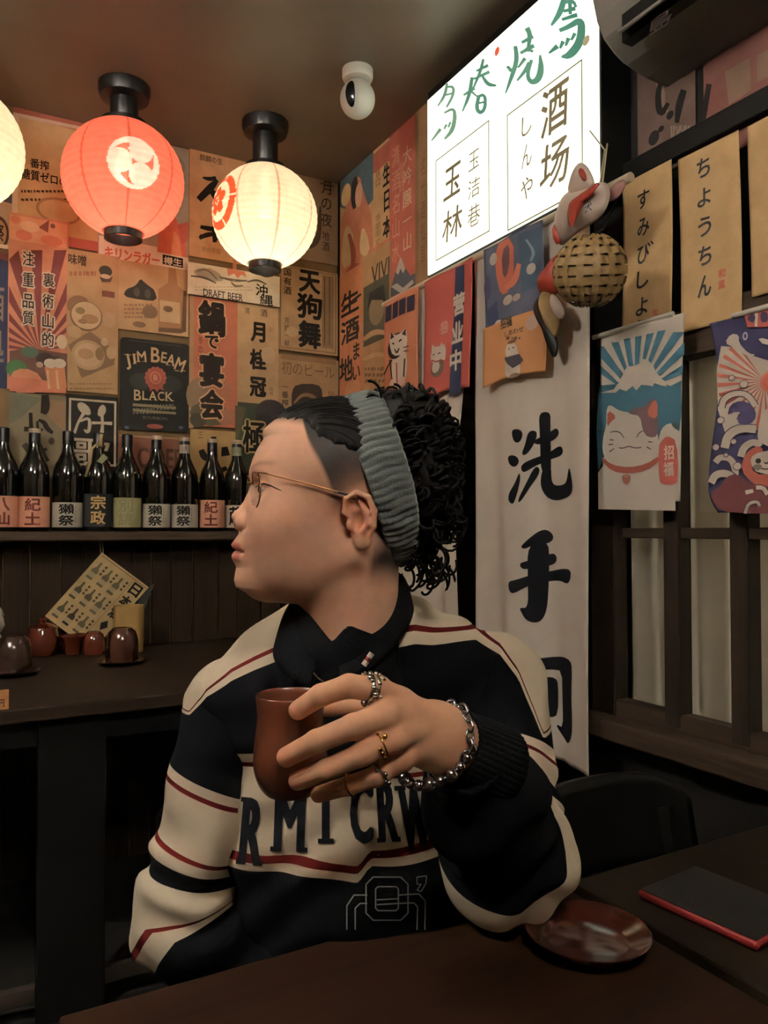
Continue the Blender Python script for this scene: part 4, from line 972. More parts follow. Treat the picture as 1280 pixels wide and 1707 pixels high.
zp([(1000, 300), (1040, 235), (1090, 240), (1090, 300), (1150, 370), (1200, 375), (1150, 395), (1060, 330)], WV, 1)
A.ell(*z3(1130, 250), 4, 7, (200, 190, 190)).ell(*z3(1130, 250), 2, 4, (44, 42, 72))
zp([(1215, 270), (1240, 262), (1500, 330), (1500, 360), (1240, 300)], WV); zp([(1140, 390), (1300, 440), (1420, 500), (1300, 470)], WV)
def wave(pts, w):
    q_ = [z3(*p_) for p_ in pts]
    A.stroke(q_, w + 3, (50, 40, 52)); A.stroke(q_, w, WV)
wave([(975, 740), (990, 680), (1060, 640), (1140, 650), (1190, 730)], 9); wave([(990, 1020), (1010, 930), (1090, 880), (1190, 890)], 13)
zp([(1010, 800), (1030, 720), (1100, 690), (1170, 720), (1200, 800), (1150, 860), (1080, 860), (1070, 800), (1100, 770), (1040, 770)], (58, 50, 84), 1)
wave([(1090, 1080), (1110, 1010), (1180, 970), (1215, 1010)], 11); wave([(930, 1120), (960, 1080), (1030, 1090), (1060, 1170), (1050, 1230)], 10); wave([(900, 1260), (930, 1200), (1000, 1190), (1050, 1230)], 12)
zp([(1205, 1000), (1200, 900), (1240, 730), (1500, 700), (1500, 1040)], WV, 1)
for x_, y_, r_ in ((935, 1015, 5), (1070, 1145, 6), (970, 830, 5), (1120, 580, 6), (1045, 540, 4), (1000, 1068, 3), (1050, 975, 4)): A.ell(*z3(x_, y_), r_ + 1.2, r_ + 1.2, (70, 50, 60), 14).ell(*z3(x_, y_), r_, r_, WV, 14)
zp([(1120, 1060), (1180, 1010), (1230, 1010), (1240, 1060), (1150, 1100), (1180, 1200), (1300, 1200), (1300, 1300), (1180, 1280), (1090, 1170)], (176, 76, 52), 1)
zp([(895, 1330), (960, 1290), (1000, 1220), (1070, 1190), (1180, 1290), (1500, 1260), (1500, 1470), (1020, 1470), (930, 1420)], (92, 44, 46), 1)
zp([(1150, 1120), (1170, 1060), (1300, 1030), (1420, 1080), (1420, 1200), (1200, 1200)], WV, 1)
A.ell(*z3(1205, 1108), 4.5, 4.5, DK).ell(*z3(1200, 1150), 7, 5, (120, 108, 104)).stroke([z3(1245, 1115), z3(1258, 1130), z3(1270, 1115)], 2, DK).stroke([z3(1225, 1160), z3(1258, 1165), z3(1290, 1155)], 2, DK)
wave([(1190, 1290), (1240, 1290), (1265, 1340)], 7); wave([(1120, 1470), (1140, 1400), (1200, 1385), (1215, 1420)], 5); zp([(1120, 1310), (1170, 1300), (1175, 1325), (1125, 1340)], WV)
zp([(1130, 100), (1240, 70), (1500, 10), (1500, 170), (1240, 190), (1150, 190)], (160, 62, 48)); zp([(1195, 60), (1222, 55), (1215, 185), (1198, 185)], WV); zp([(1150, 120), (1180, 95), (1205, 110), (1195, 160), (1160, 150)], (50, 40, 66), 1); zp([(1236, 90), (1280, 80), (1290, 150), (1240, 160)], (50, 40, 66), 1)
A.build('printed_artwork', M_cloth, o)
pa = on_x(1222, 527, X4 - .004); pb = on_x(1345, 490, X4 - .004)
rr = MB().tube([(pa.x, pa.y, pa.z), (pa.x, pb.y, pa.z)], .006, 10).build('flag_rod', M_white, None, smooth='auto'); tag(rr, 'short white rod holding the navy wave flag', 'rod')

# ------------------------------------------------------------------ masks and round basket by the sign
def mask_shape(root, X, outline, bulge, axis, m, name, col=None, thick=.004):
    """outline in pixels on the plane X; the face swells towards the room"""
    A = Art('x', X); pts = [A.st(*p_) for p_ in chaikin(outline, 2)]
    cx = sum(p_[0] for p_ in pts) / len(pts); cy = sum(p_[1] for p_ in pts) / len(pts)
    def f(i, j):
        k = i * len(pts); a = pts[int(k) % len(pts)]; s_ = j
        u, v = cx + (a[0] - cx) * s_, cy + (a[1] - cy) * s_
        return (X - bulge * (1 - s_ ** 2.2) - axis * ((v - cy) * .25), -u, v)
    n = len(pts); mb = MB()
    vs = [f(k / n, j / 10) for j in range(11) for k in range(n)]
    fs = [(j * n + k, j * n + (k + 1) % n, (j + 1) * n + (k + 1) % n, (j + 1) * n + k) for j in range(10) for k in range(n)]
    mb.add(vs, fs)
    o = mb.build(name, m, root, smooth=True, solid=thick)
    return A, cx, cy, pts
M_mask = mat('mask_white', (222, 206, 196), rough=.5, vary=.2, scale=25)
M_maskred = mat('mask_red', (150, 54, 40), rough=.5, vary=.3, scale=25)
c0 = on_x(975, 345, 1.245)
fx = thing('fox_mask', 'white fox mask with red streaks hanging over the corner of the light box', 'mask', tuple(c0))
XF = 1.240
_, cx, cy, pts = mask_shape(fx, XF, [(924, 372), (932, 348), (942, 325), (960, 316), (980, 312), (1000, 305), (1014, 306), (1018, 322), (1012, 345), (1000, 362), (980, 376), (960, 388), (945, 402), (934, 410), (927, 396)], .038, .2, M_mask, 'face')
mask_shape(fx, XF - .018, [(946, 324), (950, 300), (958, 280), (967, 271), (977, 276), (986, 290), (993, 308), (975, 318)], .014, .0, M_mask, 'ear')
mask_shape(fx, XF + .02, [(1012, 322), (1025, 306), (1044, 298), (1040, 318), (1026, 334), (1014, 336)], .010, .0, mat('mask_pink', (140, 100, 96), vary=.3, scale=20), 'ear')
mask_shape(fx, XF - .030, [(964, 284), (970, 280), (975, 290), (978, 302), (972, 300)], .006, 0, M_maskred, 'ear_lining')
mask_shape(fx, XF - .037, [(948, 376), (946, 352), (950, 338), (964, 328), (982, 316), (998, 304), (1000, 308), (986, 324), (972, 338), (962, 356), (953, 378)], .006, .25, M_maskred, 'painted_streak')
A = Art('x', XF - .0425, .0005); A.text('犬', 981, 345, 12, 16, (60, 60, 80), .01).build('lettering', M_print, fx)
sa, sb, sc2 = on_x(1004, 306, 1.245), on_x(1012, 240, 1.305), on_x(983, 218, 1.32)
MB().tube([sa, sb], .0022, 6).tube([on_x(1000, 304, 1.245), on_x(1008, 250, 1.31), sc2], .0016, 6).build('hanging_cord', mat('cord', (190, 182, 150)), fx)
mask_shape(fx, XF - .01, [(924, 374), (930, 372), (935, 384), (934, 404), (928, 408), (924, 394)], .012, 0, M_maskred, 'chin_tie')

c1 = on_x(925, 500, 1.25)
hm = thing('carved_mask', 'red and tan carved mask with fangs hanging side-on left of the round basket', 'mask', tuple(c1))
mask_shape(hm, 1.262, [(898, 478), (904, 458), (918, 444), (930, 430), (938, 415), (946, 440), (940, 470), (930, 490), (912, 492), (900, 488)], .03, 0, M_maskred, 'brow')
mask_shape(hm, 1.257, [(902, 486), (914, 484), (926, 500), (934, 530), (930, 562), (922, 560), (914, 535), (904, 508)], .028, 0, mat('mask_tan', (170, 146, 100), vary=.5, scale=30), 'jaw')
mask_shape(hm, 1.245, [(918, 488), (930, 496), (942, 518), (940, 532), (928, 530), (920, 512)], .014, 0, M_mask, 'cheek')
mask_shape(hm, 1.272, [(888, 512), (900, 490), (912, 512), (922, 548), (932, 575), (926, 598), (918, 590), (908, 552), (894, 530)], .012, 0, M_black, 'beard')

cb = on_x(983, 452, 1.205)
bk = thing('round_basket', 'round woven cane basket ball hanging under the fox mask', 'basket', tuple(cb))
M_cane = mat('cane', (140, 116, 76), rough=.6, vary=.45, scale=60)
RB = .0775
MB().lathe([((RB - .006) * math.sin(PI * k / 16) + 1e-5, -(RB - .006) * math.cos(PI * k / 16)) for k in range(17)], 32, tuple(cb)).build('core', mat('cane_dark', (84, 68, 42), vary=.4, scale=40), bk, smooth=True)
NW, NB = 14, 9
Mb = Matrix.Rotation(R(14), 4, 'X') @ Matrix.Rotation(R(-10), 4, 'Y')
for b in range(NB):
    el = R(-72 + 144 * (b + .5) / NB); hw = R(144 / NB * .40)
    def bandf(u, v, el=el, hw=hw, b=b):
        a = u * 2 * PI; e = el + (v - .5) * 2 * hw
        r = RB + .0022 * math.cos(NW * a + PI * b)
        return Vector(cb) + Mb @ Vector((r * math.cos(e) * math.cos(a), r * math.cos(e) * math.sin(a), r * math.sin(e)))
    MB().grid(bandf, 112, 2, closed_u=True).build('weft_strip', M_cane, bk, smooth=True)
for w in range(2 * NW):
    a0 = PI * w / NW + PI / (2 * NW)
    if w % 2: continue
    def warpf(u, v, a0=a0, w=w):
        e = R(-80 + 160 * u); hwid = .0085 / max(math.cos(e), .25)
        a = a0 + (v - .5) * 2 * hwid / RB * math.cos(e) * .9
        r = RB + .0022 * math.cos(PI * (u * NB) + PI * .5 + PI * (w // 2))
        return Vector(cb) + Mb @ Vector((r * math.cos(e) * math.cos(a), r * math.cos(e) * math.sin(a), r * math.sin(e)))
    MB().grid(warpf, 40, 2).build('warp_strip', M_cane, bk, smooth=True)
MB().tube([Vector(cb) + Vector((0, 0, RB - .004)), (cb.x + .04, cb.y, cb.z + .1), (RODX, cb.y, RODZ)], .0025, 6).build('hanging_cord', M_black, bk)

# ------------------------------------------------------------------ sake bottles
def glass_mat(name, rgb):
    return mat(name, rgb, rough=.06, vary=0, spec=.8, coat=.6)
M_btl = glass_mat('bottle_glass_dark', (9, 12, 11)); M_btl2 = glass_mat('bottle_glass_green', (12, 18, 13))
class CylArt(Art):
    def __init__(s, c, r, front, eps=.0004):
        super().__init__('y', 0, eps, lambda u, v: 0, .00005); s.ctr, s.r = Vector(c), r
        s.fr = front.normalized(); s.rt = Vector((0, 0, -1)).cross(s.fr)
        s.rt = Vector((-s.fr.y, s.fr.x, 0))
    def st(s, u, v): return (u, v)
    def scale(s, u, v): return (1, 1)
    def emb(s, u, v, d):
        a = u / s.r; p = s.fr * math.cos(a) + s.rt * math.sin(a)
        q_ = s.ctr + p * (s.r + d); return (q_.x, q_.y, s.ctr.z + v)
BH, BRD = .349, .0495
YB, ZS = 2.925, 1.1985
def bottle(px, label, cap, lab_rgb, txt, ink, lz=(.014, .118), bold=.03, green=False, necklabel=None, arm=1.0, r=BRD, tag_=False):
    X = on_y(px, 884, YB).x
    root = thing('sake_bottle', label, 'bottle', (X, YB, ZS), 'sake bottles on the wall shelf')
    prof = [(.001, 0), (r * .9, 0), (r, .006), (r, .19), (r * .985, .205), (r * .88, .228), (r * .62, .255), (r * .44, .275), (.0175, .30), (.0162, .325), (.0165, .336), (.0185, .337), (.0185, .349), (.001, .350)]
    MB().lathe(prof, 36, (X, YB, ZS)).build('body', M_btl2 if green else M_btl, root, smooth='auto', angle=50)
    MB().lathe([(.0178, .302), (.0190, .303), (.0190, .349), (.016, .3515), (.001, .352)], 24, (X, YB, ZS)).build('capsule', cap[0], root, smooth='auto')
    if cap[1] is not None:
        MB().lathe([(.0193, .338), (.0197, .340), (.0197, .3505), (.017, .353), (.001, .3535)], 24, (X, YB, ZS)).build('cap', cap[1], root, smooth='auto')
    fr = Vector((CAM.x - X, CAM.y - YB, 0))
    C = CylArt((X, YB, ZS), r + .0004, fr)
    C.rect(-r * 1.45, lz[0], r * 1.45, lz[1], lab_rgb)
    lo = C.build('paper_label', M_print, root)
    C2 = CylArt((X, YB, ZS), r + .0012, fr)
    h = (lz[1] - lz[0]); n = len(txt)
    for k, ch in enumerate(txt):
        C2.text(ch, -.004 if ink[0] < 200 else 0, lz[0] + h * (.97 - (k + .5) * .92 / n), .052 * arm, h * .84 / n, ink, bold)
    if lab_rgb[0] > 180 and lab_rgb[2] > 170:
        for k in range(5): C2.rect(.026, lz[0] + h * (.2 + .14 * k), .028, lz[0] + h * (.29 + .14 * k), (120, 120, 112))
    C2.build('lettering', M_print, lo if False else root)
    if necklabel:
        C3 = CylArt((X, YB, ZS), .0196, fr); C3.rect(-.026, .292, .026, .325, necklabel); C3.text('酒', 0, .309, .014, .02, (110, 108, 100)); C3.build('neck_label', M_print, root)
    if tag_:
        M_rib = mat('ribbon', (196, 176, 130), vary=.3)
        p0 = Vector((X, YB, ZS)) + fr.normalized() * .022 + Vector((0, 0, .30))
        rt = Vector((-fr.y, fr.x, 0)).normalized(); f_ = fr.normalized()
        MB().tube([p0 + rt * .012, p0 - rt * .006 + Vector((0, 0, .006)) + f_ * .012, p0 - rt * .022 + Vector((0, 0, -.01)) + f_ * .02, p0 - rt * .028 + Vector((0, 0, -.06)) + f_ * .03, p0 - rt * .042 + Vector((0, 0, -.11)) + f_ * .03], [.003, .005, .005, .006, .004], 8).build('ribbon', M_rib, root, smooth=True)
        MB().tube([p0 + rt * .008, p0 + rt * .006 + Vector((0, 0, .03)), p0 + rt * .01 + Vector((0, 0, .045))], [.006, .007, .006], 8).build('neck_tag', M_rib, root, smooth=True)
        q0 = p0 + f_ * .02 + Vector((0, 0, -.04)) + rt * .012
        MB().add([q0 + rt * a + Vector((0, 0, b)) for a, b in ((-.018, -.014), (.0, -.022), (.02, .0), (.004, .014))], [(0, 1, 2, 3)]).build('hang_tag', mat('hang_tag', (120, 124, 84)), root, solid=.001)
    return root
CW_ = (M_blackplastic, mat('cap_white', (210, 190, 170), rough=.5, vary=.1)); CK = (M_blackplastic, None)
PCH, GRY, GRN2 = (232, 160, 122), (200, 196, 182), (168, 168, 116)
REDI = (112, 40, 30)
bottle(4, 'dark sake bottle with a peach label cut off by the picture edge', CK, PCH, '八仙', REDI, bold=.03)
bottle(56, 'dark sake bottle with white cap and peach label, second bottle from the picture edge', CW_, PCH, '紀土', REDI, bold=.03)
bottle(112, 'dark sake bottle with grey label and black cap, left of the gold-lettered bottle', CK, GRY, '獺祭', DK, lz=(.014, .100), bold=.03)
bottle(163, 'dark sake bottle with black label, gold characters and a ribboned neck', CK, (40, 42, 42), '宗政', (214, 172, 92), lz=(.016, .132), tag_=True, bold=.03)
bottle(211, 'dark sake bottle with faded olive green label', CK, GRN2, '別誂', (150, 146, 100), green=True, bold=.02, lz=(.014, .120))
bottle(260, 'dark sake bottle with grey label and white cap, right of the olive-labelled bottle', CW_, GRY, '獺祭', DK, lz=(.014, .100), bold=.03)
bottle(307, 'dark sake bottle with grey label and a pale paper band around its neck', CW_, GRY, '獺祭', DK, lz=(.014, .100), necklabel=(206, 196, 180), bold=.03)
bottle(353, 'dark sake bottle with white cap and peach label, nearest the man with glasses', CW_, PCH, '紀土', REDI, bold=.03, r=.047)
bottle(394, 'dark sake bottle with pale label half hidden by the glasses', CW_, (206, 190, 168), '蔵', DK, lz=(.014, .100), necklabel=(150, 150, 120), bold=.03, r=.047)
bottle(441, 'dark sake bottle hidden behind the head of the man', CW_, GRY, '獺祭', DK, lz=(.014, .100), bold=.03)

# ------------------------------------------------------------------ side table by the bottle wall and what stands on it
TZ = 0.75
def table(name, label, x0, y0, x1, y1, m, th=.035, legs=True, lw=.05, TZ=TZ):
    root = thing(name, label, 'table', ((x0 + x1) / 2, (y0 + y1) / 2, 0))
    MB().box(x0, y0, TZ - th, x1, y1, TZ).build('tabletop', m, root, bevel=.004)
    MB().box(x0 + .06, y0 + .05, TZ - th - .07, x1 - .06, y0 + .07, TZ - th).build('apron', M_black, root)
    MB().box(x0 + .06, y1 - .07, TZ - th - .07, x1 - .06, y1 - .05, TZ - th).build('apron', M_black, root)
    for lx in (x0 + .05, x1 - .05 - lw):
        for ly in (y0 + .05, y1 - .05 - lw):
            MB().box(lx, ly, 0, lx + lw, ly + lw, TZ - th).build('leg', M_black, root, bevel=.003)
    return root
STZ = 0.78
SY = on_z(0, 1185, STZ).y
st = table('side_table', 'dark wooden table along the bottle wall with cups and a menu card', -1.35, SY, 1.15, 2.972, M_tabledark, lw=.07, TZ=STZ)
MB().box(-1.25, SY + .07, .045, 1.05, SY + .095, .085).build('foot_rail', wood('rail_dark', (40, 34, 30), (62, 54, 46), 'X'), st, bevel=.003)
MB().box(.19, SY + .042, 0, .35, SY + .065, STZ - .035).build('leg', M_black, st, bevel=.003)

M_clay = mat('brown_glaze', (66, 36, 25), rough=.18, vary=.35, scale=18, coat=.4)
M_clayr = mat('red_brown_glaze', (84, 36, 24), rough=.14, vary=.35, scale=18, coat=.5)
M_clayd = mat('dark_glaze', (48, 31, 24), rough=.25, vary=.3, scale=20, coat=.3)
def dome_cup(px, py, w, h, label, m, sauc=True, group='upturned cups on the side table'):
    p_ = on_z(px, py, STZ + .012); s_ = (p_ - CAM).length / FPX
    z0 = STZ + (.0115 if sauc else .0006)
    root = thing('tea_cup', label, 'cup', (p_.x, p_.y, z0), group)
    r_, hh = w / 2 * s_, h * s_
    prof = [(r_ * .98, 0), (r_, .003), (r_ * .99, hh * .4), (r_ * .95, hh * .65), (r_ * .82, hh * .88), (r_ * .62, hh * .97), (r_ * .58, hh), (r_ * .5, hh), (r_ * .46, hh * .98), (.001, hh * .98)]
    MB().lathe(prof, 32, (p_.x, p_.y, z0)).build('bowl', m, root, smooth='auto', angle=50)
    if sauc:
        R2 = r_ * 1.45
        so = MB().lathe([(.001, 0), (R2 * .5, 0), (R2 * .55, .003), (R2 * .95, .009), (R2, .012), (R2 * .96, .0125), (R2 * .6, .007), (.001, .0065)], 40, (p_.x, p_.y, STZ + .0004)).build('saucer', M_clayd, None, smooth='auto')
        tag(so, 'small dark saucer under the cup ' + label.split(' saucer ')[1], 'saucer', 'saucers under upturned cups')
    return root
dome_cup(203, 1100, 50, 50, 'brown glazed upturned cup on a saucer beside the tan holder', M_clay)
dome_cup(22, 1118, 52, 52, 'brown glazed upturned cup on a saucer at the table end', M_clayd)
dome_cup(156, 1084, 34, 34, 'small red-brown round cup between the menu card and the brown cup', M_clayr, False)
p_ = on_z(70, 1092, STZ); s_ = (p_ - CAM).length / FPX
jr = thing('lidded_jar', 'red-brown lidded jar with a knob behind the cups', 'jar', (p_.x, p_.y, STZ))
MB().lathe([(.001, .0006), (18 * s_, .0006), (24 * s_, 10 * s_), (25 * s_, 25 * s_), (20 * s_, 40 * s_), (.001, 40 * s_)], 32, (p_.x, p_.y, STZ)).build('body', M_clayr, jr, smooth='auto')
MB().lathe([(22 * s_, 39 * s_), (21 * s_, 42 * s_), (12 * s_, 47 * s_), (5 * s_, 49 * s_), (5 * s_, 51 * s_), (6 * s_, 53 * s_), (4 * s_, 56 * s_), (.001, 57 * s_)], 32, (p_.x, p_.y, STZ)).build('lid', M_clayr, jr, smooth='auto')
p_ = on_z(121, 1090, STZ); s_ = (p_ - CAM).length / FPX
ds = MB().lathe([(.001, .0006), (12 * s_, .0006), (13 * s_, 4 * s_), (19 * s_, 22 * s_), (24 * s_, 27 * s_), (25 * s_, 29 * s_), (23 * s_, 29 * s_), (17 * s_, 23 * s_), (.001, 12 * s_)], 32, (p_.x, p_.y, STZ)).build('shallow_bowl', M_clayr, None, smooth='auto', angle=60)
tag(ds, 'shallow red-brown bowl under the lower corner of the menu card', 'bowl')
p_ = on_z(214, 1086, STZ); s_ = (p_ - CAM).length / FPX
hr = 23 * s_; hh = 72 * s_
hd = MB().lathe([(.001, .0006), (hr * .96, .0006), (hr, hh), (hr - .003, hh), (hr - .004, .006), (.001, .006)], 36, (p_.x, p_.y, STZ)).build('card_holder', mat('tan_card', (200, 166, 104), vary=.3, scale=20), None, smooth='auto')
tag(hd, 'tan cylindrical holder standing behind the brown upturned cup', 'holder')
# menu card on a string
YM = 2.905
M_ = Art('y', YM, .0005)
crn = [(170, 921), (248, 978), (128, 1061), (75, 1026)]
crn = [(170, 921), (248, 979), (153, 1086), (75, 1027)]
mb = MB(); mb.prism([M_.st(*c_) for c_ in crn], lambda u, v, d: M_.emb(u, v, d - .0015), .0015, col=(226, 196, 130))
mc = mb.build('menu_card', M_print, None); tag(mc, 'tilted tan menu card with bottle pictures hanging by a string over the cups', 'menu')
A = M_
def mp(u, v):  # card coordinates: u along its short side, v along its long side
    a, b, d = crn[0], crn[1], crn[3]
    return (a[0] + (b[0] - a[0]) * u + (d[0] - a[0]) * v, a[1] + (b[1] - a[1]) * u + (d[1] - a[1]) * v)
def mpoly(pts, col, k=0): A.poly([mp(*p_) for p_ in pts], col, k)
for ch, v in (('日', .12), ('本', .30), ('酒', .48), ('◆', .66)): A.text(ch, *mp(.86, v), 19, 21, (34, 30, 28), .04, 0, -37) if ch != '◆' else mpoly([(.86, .60), (.93, .67), (.86, .75), (.79, .67)], (34, 30, 28))
rd = random.Random(11)
for r_ in range(3):
    for c_ in range(3):
        u, v = .10 + .22 * c_, .10 + .30 * r_; cc_ = rd.choice(((52, 48, 40), (86, 82, 56), (60, 44, 34), (104, 96, 66)))
        mpoly([(u, v), (u + .04, v), (u + .04, v + .07), (u + .08, v + .11), (u + .08, v + .24), (u - .04, v + .24), (u - .04, v + .11), (u, v + .07)], cc_)
        mpoly([(u - .04, v + .15), (u + .08, v + .15), (u + .08, v + .21), (u - .04, v + .21)], (206, 186, 140))
        for k in range(3): mpoly([(u + .11, v + .05 * k), (u + .15, v + .05 * k), (u + .15, v + .05 * k + .03), (u + .11, v + .05 * k + .03)], (70, 60, 44))
mpoly([(.03, .02), (.97, .02), (.97, .035), (.03, .035)], (170, 140, 90)); mpoly([(.72, .05), (.73, .05), (.73, .95), (.72, .95)], (170, 140, 90))
A.build('printed_artwork', M_print, mc)
h0 = on_y(168, 888, YM); h1 = on_y(170, 923, YM)
M_cord = mat('string', (150, 132, 96))
MB().tube([h1 + Vector((-.004, 0, 0)), h0 + Vector((-.005, 0, -.01)), h0 + Vector((0, 0, .002)), h0 + Vector((.006, 0, -.012)), h1 + Vector((.004, 0, 0))], .0018, 6).build('string', M_cord, mc)
p2_ = [(236, 990), (258, 972), (240, 1018), (222, 1020)]
cb2 = MB(); cb2.prism([Art('y', 2.93).st(*c_) for c_ in p2_], lambda u, v, d: (u, 2.93 + d, v), .002)
o = cb2.build('dark_card', mat('dark_card', (52, 54, 52)), None); tag(o, 'dark card tip behind the menu card', 'card')
# white figurine and price card at the picture edge
p_ = on_z(-14, 1100, STZ); s_ = (p_ - CAM).length / FPX
fg = thing('figurine', 'white ceramic cat figurine showing only its side at the picture edge', 'figurine', (p_.x, p_.y, STZ))
MB().lathe([(.001, .0006), (17 * s_, .0006), (19 * s_, 10 * s_), (16 * s_, 26 * s_), (11 * s_, 38 * s_), (.001, 42 * s_)], 28, (p_.x, p_.y, STZ)).build('body', M_white, fg, smooth=True)
MB().lathe([(.001, 36 * s_), (12 * s_, 40 * s_), (17 * s_, 50 * s_), (15 * s_, 62 * s_), (8 * s_, 70 * s_), (.001, 72 * s_)], 28, (p_.x, p_.y, STZ)).build('head', M_white, fg, smooth=True)
for e in (-1, 1): MB().lathe([(6 * s_, 0), (3.5 * s_, 8 * s_), (.0005, 13 * s_)], 12, (p_.x + e * 10 * s_, p_.y, STZ + 64 * s_)).build('ear', M_white, fg, smooth=True)
pc = on_z(2, 1184, STZ); s_ = (pc - CAM).length / FPX
tgm = MB().box(pc.x - 12 * s_, pc.y + .004, STZ + .0003, pc.x + 10 * s_, pc.y + .006, STZ + 29 * s_).build('price_card', mat('price_card', (226, 160, 104), vary=.4, scale=60), None)
tag(tgm, 'small orange price card standing on the front edge of the side table', 'card')
A = Art('y', pc.y + .0038, .0002); A.text('円', 3, 1172, 9, 13, (110, 70, 40), .03).build('lettering', M_print, tgm)

# ------------------------------------------------------------------ near tables, saucer, slab, chairs
t1 = table('dining_table', 'dark brown wooden dining table in front of the seated man', .092, .06, .684, .79, M_table)
t2 = table('dining_table', 'worn dark dining table beside it under the window', .702, .06, 1.39, .772, M_table2)
p_ = on_z(979, 1577, TZ); Rs = .067
sa_ = MB().lathe([(.001, .0006), (Rs * .55, .0006), (Rs * .6, .004), (Rs * .85, .008), (Rs * .99, .017), (Rs, .0185), (Rs * .985, .019), (Rs * .84, .0125), (Rs * .66, .0085), (Rs * .62, .0065), (.001, .006)], 64, (p_.x, p_.y, TZ)).build('saucer', mat('lacquer_red_brown', (56, 18, 13), rough=.16, vary=.3, scale=20, coat=.5), None, smooth='auto', angle=60)
tag(sa_, 'empty red-brown lacquer saucer on the dining table by the elbow', 'saucer')
a_ = on_z(1062, 1489, TZ + .006); b_ = on_z(1262, 1580, TZ + .006); d1 = (b_ - a_); L_ = d1.length; d1 = d1.normalized(); n1 = Vector((-d1.y, d1.x, 0))
if n1.y < 0: n1 = -n1
tb_ = thing('tablet_case', 'dark flat case with a red edge lying on the worn table', 'case', ((a_ + b_) / 2 + n1 * .06)[:2] + (TZ,))
Mt = Matrix.Translation((a_.x, a_.y, TZ + .0006)) @ Matrix(((d1.x, n1.x, 0, 0), (d1.y, n1.y, 0, 0), (0, 0, 1, 0), (0, 0, 0, 1)))
MB().box(0, 0, 0, L_, .12, .010, Mt).build('red_shell', mat('red_rubber', (120, 26, 26), rough=.5), tb_, bevel=.004, seg=3)
MB().box(.003, .003, .0101, L_ - .003, .117, .0113, Mt).build('dark_face', mat('dark_glass', (12, 12, 13), rough=.3, vary=.1), tb_, bevel=.0005)

M_chair = wood('chair_black', (8, 8, 8), (15, 14, 13), 'Z', rough=.35)
def chair(label, x, y, ztop, rz=0.0, w=.42):
    root = thing('wooden_chair', label, 'chair', (x, y, 0), 'black wooden chairs', rz)
    MB().box(-w / 2, -.2, .42, w / 2, .2, .455).build('seat', M_chair, root, bevel=.01, local=True)
    for sx in (-1, 1):
        MB().tube([(sx * (w / 2 - .03), -.17, 0), (sx * (w / 2 - .04), -.165, .42)], .017, 10).build('leg', M_chair, root, smooth='auto', local=True)
        MB().tube([(sx * (w / 2 - .03), .19, 0), (sx * (w / 2 - .04), .18, .45), (sx * (w / 2 - .05), .205, ztop - .06)], .016, 10).build('leg', M_chair, root, smooth='auto', local=True)
    def br(u, v):
        a = (u - .5) * 2; return (a * w / 2, .205 + .02 * v - .05 * a * a + .02, ztop - .15 + v * (.15 - .05 * abs(a) ** 5))
    MB().grid(br, 24, 8).build('backrest', M_chair, root, smooth=True, solid=.02, local=True)
    return root
chair('black wooden chair pushed up to the worn table, empty', .965, .77, .775, w=.38)
chair('black wooden chair the man with the cup sits on', .50, 1.06, .80)
# ------------------------------------------------------------------ soft shapes: distance fields meshed on a sparse grid
def smin(a, b, k):
    h = np.clip(.5 + .5 * (b - a) / k, 0, 1); return b + (a - b) * h - k * h * (1 - h)
def smax(a, b, k): return -smin(-a, -b, k)
def cone(p, a, b, ra, rb):
    a = np.asarray(a, float); b = np.asarray(b, float); ab = b - a
    t = np.clip(((p - a) @ ab) / (ab @ ab), 0, 1)
    return np.sqrt(((p - a - t[:, None] * ab) ** 2).sum(1)) - (ra + (rb - ra) * t)
def ell(p, c, r, Rm=None):
    q_ = p - np.asarray(c, float)
    if Rm is not None: q_ = q_ @ Rm
    r = np.asarray(r, float); k0 = np.sqrt(((q_ / r) ** 2).sum(1)); k1 = np.sqrt(((q_ / r ** 2) ** 2).sum(1)) + 1e-9
    return k0 * (k0 - 1) / k1
def chain(p, pts, rs, k=.01):
    d = None
    for i in range(len(pts) - 1):
        c = cone(p, pts[i], pts[i + 1], rs[i], rs[i + 1]); d = c if d is None else np.minimum(d, c) if k == 0 else smin(d, c, k)
    return d
